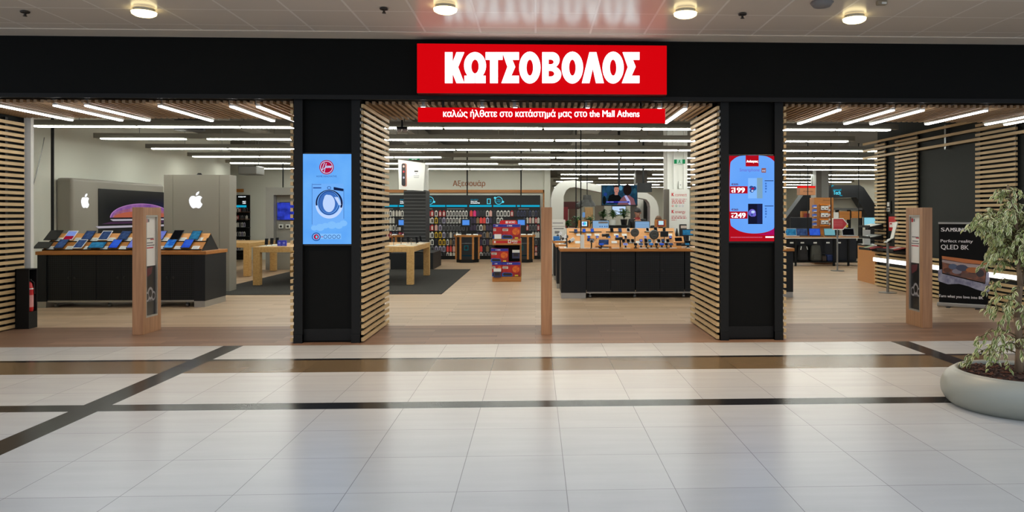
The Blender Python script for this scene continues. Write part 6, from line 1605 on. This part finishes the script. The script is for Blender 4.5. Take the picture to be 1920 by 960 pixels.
q.face((i + 4, i + 5, i + 6, i + 7), mat('desk_top_grey', (120, 122, 122), .4)); q.build('top', t)
zd = zt3 + .04
Yn2 = ca.y - .55; xa, xb = fx(1618, Yn2), fx(1632, Yn2)
q = MB(); q.rbox(xa, xb, Yn2, Yn2 + .012, zd, fz(431, Yn2, 1620), PAPER, .003); q.box(xa, xb, Yn2 - .05, Yn2 + .07, zd, zd + .01, PAPER); single('counter_card', q, 'white upright card on the beech desk', 'card', origin=((xa + xb) / 2, Yn2, zd))
lit_monitor('monitor with a pale aqua screen on the beech desk at the end of the slats', 1620.5, 408, 1641, 421.5, ca.y - .22, zd, e('screen_aqua_white', (140, 206, 222), .95))
# brochure racks on the slats
BRO = [mat('brochure_white', (210, 210, 204), .5), mat('brochure_green', (150, 176, 120), .5), mat('brochure_red', (176, 44, 48), .5), mat('brochure_grey', (150, 150, 150), .5)]
def rack(label, pxa, pxb, py, cols, y_lo, y_hi):
    xs_ = XR - .08; x_out = XR - .36; z = atx(pxb, py, XR - .2).z
    t = thing('brochure_shelf', label, 'shelf', (xs_, (y_lo + y_hi) / 2, z), 'brochure shelves on the oak slats')
    q = MB(); q.box(x_out, xs_, y_lo, y_hi, z - .02, z, BLACK); q.box(x_out - .01, x_out, y_lo, y_hi, z - .02, z + .03, BLACK); q.build('shelf', t)
    q = MB(); q.box(xs_ - .01, xs_, y_lo, y_hi, z - .06, z + .05, BLACK); q.build('bracket', t)
    n = len(cols)
    for k, c in enumerate(cols):
        a = y_lo + (y_hi - y_lo) * (k + .06) / n; b = y_lo + (y_hi - y_lo) * (k + .94) / n
        q = MB(); i = q.add([V(x_out + .02, a, z + .003), V(x_out + .02, b, z + .003), V(xs_ - .03, b, z + .05), V(xs_ - .03, a, z + .05)] + [V(x_out + .02, a, z + .012), V(x_out + .02, b, z + .012), V(xs_ - .03, b, z + .06), V(xs_ - .03, a, z + .06)])
        for fc in ((0, 1, 2, 3), (4, 7, 6, 5), (0, 4, 5, 1), (1, 5, 6, 2), (2, 6, 7, 3), (3, 7, 4, 0)): q.face([i + j for j in fc], BRO[c])
        single('brochure', q, f'{["white", "green", "red", "grey"][c]} brochure, {ORD[n - 1 - k]} from the far end of the {label.split(" brochure")[0]} shelf', 'brochure', 'brochures on the shelves', origin=(XR - .2, (a + b) / 2, z))
ya2, yb2 = yr(1658), yr(1637)
rack('topmost far brochure shelf on the oak slats', 1660, 1626, 424.5, (0, 0), ya2, yb2)
rack('middle far brochure shelf on the oak slats', 1660, 1628, 444.5, (0, 3), ya2, yb2)
rack('lowest far brochure shelf on the oak slats', 1660, 1628, 466, (2, 2, 1), ya2, yb2)
rack('near brochure shelf on the oak slats, behind the steel stand', 1702, 1668, 468, (2, 0, 2, 2), yr(1704), yr(1672))
# lit bar in the slats
y_a, y_b = 11.0, yr(1638)
t = thing('wall_light_bar', 'long glowing white light bar set into the right oak slats', 'light', (XR - .06, (y_a + y_b) / 2, .55), None)
q = MB(); q.box(XR - .05, XR - .003, y_a, y_b, .505, .60, ALU); q.build('channel', t)
q = MB(); q.box(XR - .072, XR - .05, y_a, y_b, .515, .59, mat('bar_glow', (255, 250, 245), .5, emit=3.0)); q.build('diffuser', t)
# notices on the dark wall between the slats
def wall_tag(name, label, cat, px0, px1, py0, py1, m, deco):
    f2 = lambda a, b, c=0.0: atx(a, b, XR) + V(-c, 0, 0)
    ya_, yb__ = atx(px1, 400, XR).y, atx(px0, 400, XR).y; xm = (px0 + px1) / 2; z0_, z1_ = atx(xm, py1, XR).z, atx(xm, py0, XR).z
    t = thing(name, label, cat, (XR, (ya_ + yb__) / 2, z0_))
    q = MB(); q.box(XR - .02, XR, ya_, yb__, z0_, z1_, m); q.build('plate', t)
    q = MB(); deco(q, Fr((XR - .0205, yb__, z1_), (0, ya_ - yb__, 0), (0, 0, z0_ - z1_), (-1, 0, 0))); q.build('print', t)
def d1(q, f): q.rect(f, .3, .1, .75, .42, PAPER); q.rect(f, .2, .55, .8, .85, PAPER); q.disc(f, .38, .7, .1, .1, BDK, .002, 10); q.disc(f, .62, .7, .1, .1, BDK, .002, 10)
wall_tag('wall_notice', 'small black notice with white marks on the dark wall between the slats', 'notice', 1662, 1672, 377, 400, BLACK, d1)
def d2(q, f): q.rect(f, .1, .40, .9, .75, PAPER); q.rect(f, .2, .45, .5, .55, REDM, .002)
wall_tag('wall_notice', 'red and white notice on the dark wall behind the leaflet stand', 'notice', 1668, 1681, 406, 433, REDM, d2)

# ---- roll-up banner
ca, cb = atz(1757, 574.5), atz(1857, 580.5)
u = (cb - ca); wb = u.length; ang = math.atan2(u.y, u.x)
t = thing('roll_up_banner', 'black roll-up banner with a television picture before the right oak slats', 'banner', (ca + cb) / 2, None, ang)
Hh = fz(418, (ca.y + cb.y) / 2, 1800)
Lc = lambda a, b, c=0.0: V(-wb / 2 + a * wb, -.02 - c, Hh * (1 - b) + .0)      # local frame: 0..1 across, 0..1 down
q = MB(); q.rbox(-wb / 2, wb / 2, -.045, .045, .012, .075, ALU, .012); q.build('base_case', t, local=True)
for s in (-.27, .27):
    q = MB(); q.rbox(s * wb - .03, s * wb + .03, -.14, .14, 0, .012, BLACKP, .004); q.build('foot', t, local=True)
q = MB(); q.box(-wb / 2 + .03, wb / 2 - .03, -.022, -.019, .07, Hh, mat('banner_black', (8, 8, 9), .6, spec=.2)); q.build('banner_sheet', t, local=True)
q = MB(); q.rbox(-wb / 2 + .02, wb / 2 - .02, -.03, -.012, Hh - .02, Hh + .012, ALU, .004); q.build('top_rail', t, local=True)
q = MB(); q.tube((0, .03, .05), (0, .0, Hh), .01, STEEL); q.build('support_rod', t, local=True)
BW = mat('banner_white', (236, 234, 236), .5)
q = MB()
# lettering drawn in the photo crop frame (5.64 per pixel), mapped on the sheet
bx = lambda a: (a - 105) / (640 - 105)
by = lambda b: (b - 495) / (1395 - 495)
BF = lambda a, b, c=0.0: Lc(bx(a), by(b), c)
def word(s, x0, y0, x1, y1, bold=.02): q.text(BF, s, x0, y0, x1, y1, BW, .004, bold)
word('S', 146, 547, 186, 587, .04)
q.shape(BF, [[(190, 587), (208, 547), (220, 547), (238, 587), (227, 587), (214, 558), (201, 587)]], BW, .004)
word('MSUNG', 244, 547, 402, 587, .04)
word('Perfect reality', 143, 672, 470, 712, .015); word('QLED 8K', 146, 728, 430, 786, .01); 
q.build('lettering', t, local=True)
q = MB(); word('Turn what you love into 8K', 122, 1262, 572, 1300, .015); q.build('slogan', t, local=True)
q = MB()
SEA = grain(mat('banner_surf', (170, 170, 190), .5), (120, 122, 150), (14, 14, 14), 1); SCRN = grain(mat('banner_screen', (150, 96, 70), .5), (60, 50, 60), (9, 9, 9), 1); DUSK = mat('banner_dusk', (200, 120, 70), .5)
q.poly([BF(a, b, .0022) for a, b in ((118, 1000), (300, 960), (634, 1010), (634, 1215), (560, 1205), (500, 1190), (420, 1160), (330, 1140), (220, 1150), (118, 1120))], SEA)
q.poly([BF(a, b, .003) for a, b in ((150, 842), (614, 890), (590, 1130), (160, 1040))], mat('banner_black', (8, 8, 9), .6, spec=.2))
q.poly([BF(a, b, .0036) for a, b in ((156, 850), (608, 896), (586, 1118), (164, 1030))], SCRN)
q.poly([BF(a, b, .0042) for a, b in ((156, 850), (608, 896), (604, 930), (400, 915), (158, 880))], DUSK)
q.poly([BF(a, b, .0046) for a, b in ((158, 890), (400, 925), (603, 938), (600, 968), (380, 960), (158, 915))], mat('banner_pale_sky', (176, 160, 160), .5))
for a, b, r1, r2, c in ((270, 960, 46, 30, (86, 100, 128)), (360, 970, 60, 34, (70, 76, 100)), (310, 1010, 50, 26, (140, 136, 150)), (470, 990, 70, 30, (180, 110, 60)), (210, 1000, 40, 24, (96, 56, 40)), (430, 1050, 80, 24, (110, 80, 70)), (540, 1020, 40, 40, (60, 54, 60))):
    q.disc(BF, a, b, r1, r2, mat('banner_rock_%d' % a, c, .5), .005 + a * 1e-6, 14)
q.build('television_picture', t, local=True)

# ================================================================== THE POTTED FIG TREE
PC = V(3.81, 5.80, 0)
t = thing('potted_fig', 'variegated weeping fig tree in a wide low grey bowl, right foreground', 'plant', PC)
BOWL = mat('stone_grey_bowl', (150, 152, 142), .42)
q = MB()
prof = [(.40 + .155 * math.sqrt(max(0, 1 - ((z - .13) / .152) ** 2)), z) for z in [0.0, .006, .015, .03, .05, .075, .10, .13, .16, .185, .21, .23, .248, .262, .272]] + [(.452, .279), (.436, .277), (.425, .268), (.42, .255), (.42, .20)]
q.lathe(PC, prof, BOWL, 56, cap=False); i = len(q.v); q.lathe(PC, [(prof[0][0], 0), (.0001, .0)], BOWL, 56, cap=False); q.build('bowl', t, smooth=True)
q = MB(); SOIL = grain(mat('bark_soil', (70, 42, 30), .9), (38, 24, 18), (40, 40, 40), 1)
for r0, r1, n in ((0, .14, 1), (.14, .28, 1), (.28, .424, 1)):
    for k in range(40):
        a0, a1 = 2 * math.pi * k / 40, 2 * math.pi * (k + 1) / 40
        zf = lambda r, a: .245 + .018 * (1 - r / .43) + .004 * math.sin(9 * a + r * 30)
        q.poly([PC + V(r * math.cos(a), r * math.sin(a), zf(r, a)) for r, a in ((r0, a0), (r1, a0), (r1, a1), (r0, a1))], SOIL)
o = q.build('soil', t)
q = MB(); rnd = random.Random(3)
for k in range(420):
    a = rnd.uniform(0, 6.28); r = .42 * math.sqrt(rnd.uniform(0, 1)); M = Matrix.Translation(PC + V(r * math.cos(a), r * math.sin(a), .256 + .014 * (1 - r / .43))) @ Matrix.Rotation(rnd.uniform(0, 6), 4, 'Z') @ Matrix.Rotation(rnd.uniform(-.4, .4), 4, 'X')
    s = rnd.uniform(.006, .018); q.box(-s, s, -s * .5, s * .5, -.003, .004, rnd.choice((SOIL, mat('bark_chip', (96, 56, 38), .9), mat('bark_chip_dark', (52, 30, 22), .9))), M)
o = q.build('bark_chips', t); o['kind'] = 'stuff'
BARK = grain(mat('fig_bark', (140, 118, 94), .8), (112, 92, 72), (30, 30, 6), 1); TWIG = mat('fig_twig', (92, 78, 48), .7)
q = MB(); trunk = [PC + V(0, 0, .24), PC + V(.012, .0, .45), PC + V(-.006, .01, .70), PC + V(.016, 0, .95), PC + V(.0, .01, 1.2), PC + V(-.02, 0, 1.50), PC + V(-.09, .0, 1.74)]
q.path(trunk, .033, BARK, 12, .2)
tr2 = [PC + V(.05, .03, .24), PC + V(.045, .03, .5), PC + V(.03, .03, .8), PC + V(.08, .05, 1.1), PC + V(.12, .06, 1.4)]; q.path(tr2, .014, BARK, 8, .4)
q.build('trunk', t, smooth=True)
CREAM = mat('leaf_cream_edge', (226, 222, 176), .45); CREAM2 = mat('leaf_pale_green', (184, 190, 128), .45); GRN = mat('leaf_green_centre', (104, 122, 56), .4); GRN2 = mat('leaf_olive_centre', (140, 148, 78), .4)
def leaf(q, p, d, n, L, w, g, c):
    """folded pointed leaf: green centre, cream margins"""
    s = d.cross(n).normalized(); n = s.cross(d).normalized()
    st = [(0, 0, 0), (.18, .62, .0), (.45, 1, .02), (.75, .62, -.02), (1, 0, -.10)]
    rows = []
    for u, ww, b in st:
        cpt = p + d * (L * u) + n * (b * L)
        rows.append([cpt - s * w * ww + n * w * ww * .35, cpt - s * w * ww * .5 + n * w * ww * .12, cpt + s * w * ww * .5 + n * w * ww * .12, cpt + s * w * ww + n * w * ww * .35])
    i = q.add([v for r in rows for v in r])
    for k in range(4):
        for j in range(3): q.face((i + 4 * k + j, i + 4 * k + j + 1, i + 4 * k + 5 + j, i + 4 * k + 4 + j), g if j == 1 else c)
rnd = random.Random(11)
bq, lq = MB(), MB()
def twig_leaves(pts, step, droop, size):
    for k in range(len(pts) - 1):
        a, b = pts[k], pts[k + 1]; L = (b - a).length; m = max(1, int(L / step))
        for j in range(m):
            p = a + (b - a) * ((j + rnd.random()) / m); d = (b - a).normalized()
            side = V(rnd.uniform(-1, 1), rnd.uniform(-1, 1), rnd.uniform(-.4, .3)); dd = (d * .5 + side * .8 + V(0, 0, -droop)).normalized()
            nn = V(rnd.uniform(-.6, .6), rnd.uniform(-.8, .2), 1).normalized()
            r_ = rnd.random(); leaf(lq, p, dd, nn, size * rnd.uniform(.7, 1.15), size * rnd.uniform(.17, .24), GRN if r_ < .55 else GRN2, CREAM if rnd.random() < .6 else CREAM2)
def branch(z, az, L, rise, fall, step=.0105, size=.052, sub_n=3):
    if z < 1.50:
        k = min(range(len(trunk) - 1), key=lambda k: abs((trunk[k].z + trunk[k + 1].z) / 2 - z)); u = (z - trunk[k].z) / (trunk[k + 1].z - trunk[k].z); b = trunk[k] + (trunk[k + 1] - trunk[k]) * u
    else: b = trunk[-2] + (trunk[-1] - trunk[-2]) * min(1, (z - 1.50) / .24)
    d = V(math.cos(az), math.sin(az), 0); pts = []
    for k in range(7):
        u = k / 6; pts.append(b + d * (L * u) + V(rnd.uniform(-.012, .012), rnd.uniform(-.012, .012), rise * math.sin(u * 2.2) - fall * u * u))
    bq.path(pts, .006, TWIG, 5, .3); twig_leaves(pts[1:], step, .38, size)
    for s in range(sub_n):
        k = rnd.randint(2, 5); b2 = pts[k]; a2 = az + rnd.uniform(-1.1, 1.1); L2 = L * rnd.uniform(.25, .45); d2 = V(math.cos(a2), math.sin(a2), 0)
        p2 = [b2 + d2 * (L2 * u / 4) + V(0, 0, .03 * math.sin(u) - fall * .6 * (u / 4) ** 1.5) for u in range(5)]
        bq.path(p2, .003, TWIG, 4, .4); twig_leaves(p2, step, .6, size)
for k in range(44):   # dense crown
    z = 1.06 + .42 * k / 44 + rnd.uniform(-.03, .03); branch(z, k * 2.4 + rnd.uniform(-.3, .3), rnd.uniform(.15, .27), .10, rnd.uniform(.03, .10))
for k in range(9):    # thin top
    branch(1.50 + .22 * k / 9, k * 2.4 + .6, rnd.uniform(.08, .2), .07, .08, .016, .055, 1)
for k in range(12):   # sparse middle
    branch(.72 + .28 * k / 12, k * 2.4 + 1.0, rnd.uniform(.16, .28), .05, rnd.uniform(.10, .2), .02, .058, 2)
for a in (3.0, 3.35, 2.7, 3.7, 4.2):   # low twigs leaning out over the bowl
    branch(rnd.uniform(.40, .55), a, rnd.uniform(.30, .42), .10, rnd.uniform(.14, .22), .019, .055, 3)
for a in (.2, 1.2, 5.4): branch(rnd.uniform(.42, .6), a, .3, .10, .14, .022, .055, 2)
for dz, a, L in ((1.33, 3.05, .34), (1.36, 3.35, .32), (1.40, 2.85, .28), (1.30, 3.2, .30), (1.58, 3.4, .16), (1.24, 3.4, .26), (1.36, 3.25, .35), (1.34, 2.95, .33)): branch(dz, a, L, .13, .03)
bq.build('twigs', t)
o = lq.build('foliage', t); o['kind'] = 'stuff'
# ceiling ducts and boxes of the shop
q = MB(); c = at(365, 256, 14.3); q.tube((c.x, 14.1, 3.05), (c.x, 14.1, 3.40), .26, mat('duct_black', (38, 37, 36), .6), n=28); q.tube((c.x, 14.1, 3.4), (c.x, 14.1, 3.63), .03, BLACK)
single('ceiling_drum', q, 'dark round drum under the left part of the shop ceiling', 'duct', origin=(c.x, 14.1, 3.05))
Y = 20.6; x0, x1 = fx(446, Y), fx(481, Y)
t = thing('air_unit', 'grey metal air unit hanging under the ceiling behind the taupe panel', 'air conditioner', ((x0 + x1) / 2, Y, fz(328, Y)))
q = MB(); q.rbox(x0, x1, Y, Y + .6, fz(328, Y), fz(312, Y), mat('unit_metal', (110, 108, 104), .4, .4), .02); q.build('case', t)
q = MB()
for px in (450, 477): x = fx(px, Y); q.tube((x, Y + .3, fz(312, Y)), (x, Y + .3, 3.62), .012, STEEL, n=6)
q.build('hanger', t)
DUCT = mat('duct_grey', (104, 100, 90), .7)
for k, (xx, ww, y0_, y1_, z, d) in enumerate([(-6.2, .5, 11.5, 24, 3.34, 'left bay'), (-3.0, .6, 11.5, 25, 3.30, 'left of the middle bay'), (1.2, .5, 11.5, 30, 3.36, 'middle bay'), (5.2, .6, 11.5, 34, 3.32, 'right bay')]):
    q = MB(); q.rbox(xx - ww / 2, xx + ww / 2, y0_, y1_, z, z + .27, DUCT, .02)
    yy = y0_ + .5
    while yy < y1_: q.box(xx - ww / 2 - .02, xx + ww / 2 + .02, yy, yy + .04, z - .02, 3.62, DUCT); yy += 1.8
    single('ceiling_duct', q, 'long grey air duct running back under the shop ceiling, ' + d, 'duct', 'ceiling ducts', origin=(xx, y0_, z))
# ceiling cameras
Y = 12.0; c = at(754, 242, Y)
t = thing('security_camera', 'pair of small domes on a black pole, upper left of middle bay', 'camera', c)
q = MB(); q.tube((c.x, Y, c.z + .03), (c.x, Y, 3.62), .016, BLACK); q.rbox(c.x - .085, c.x + .085, Y - .03, Y + .03, c.z + .0, c.z + .035, BLACKP, .01); q.build('pole_arm', t)
for s in (-1, 1):
    q = MB(); q.lathe((c.x + s * .047, Y, c.z - .055), [(.005, 0), (.028, .008), (.040, .03), (.042, .055)], mat('smoked_dome', (170, 162, 160), .2), 18); q.build('dome', t, smooth=True)
Y = 15.6; c = at(935, 256, Y)
t = thing('security_camera', 'small white ball camera under the shop ceiling, middle bay', 'camera', c)
q = MB(); q.tube((c.x, Y, c.z), (c.x, Y, 3.62), .012, TRAY); q.build('rod', t)
q = MB(); q.lathe((c.x, Y, c.z - .04), [(.01, 0), (.04, .015), (.05, .05), (.05, .075)], WHITE, 18); q.build('housing', t); 
q = MB(); q.tube((c.x, Y - .035, c.z - .01), (c.x, Y - .055, c.z - .012), .016, BLACKP, n=12); q.build('lens', t)
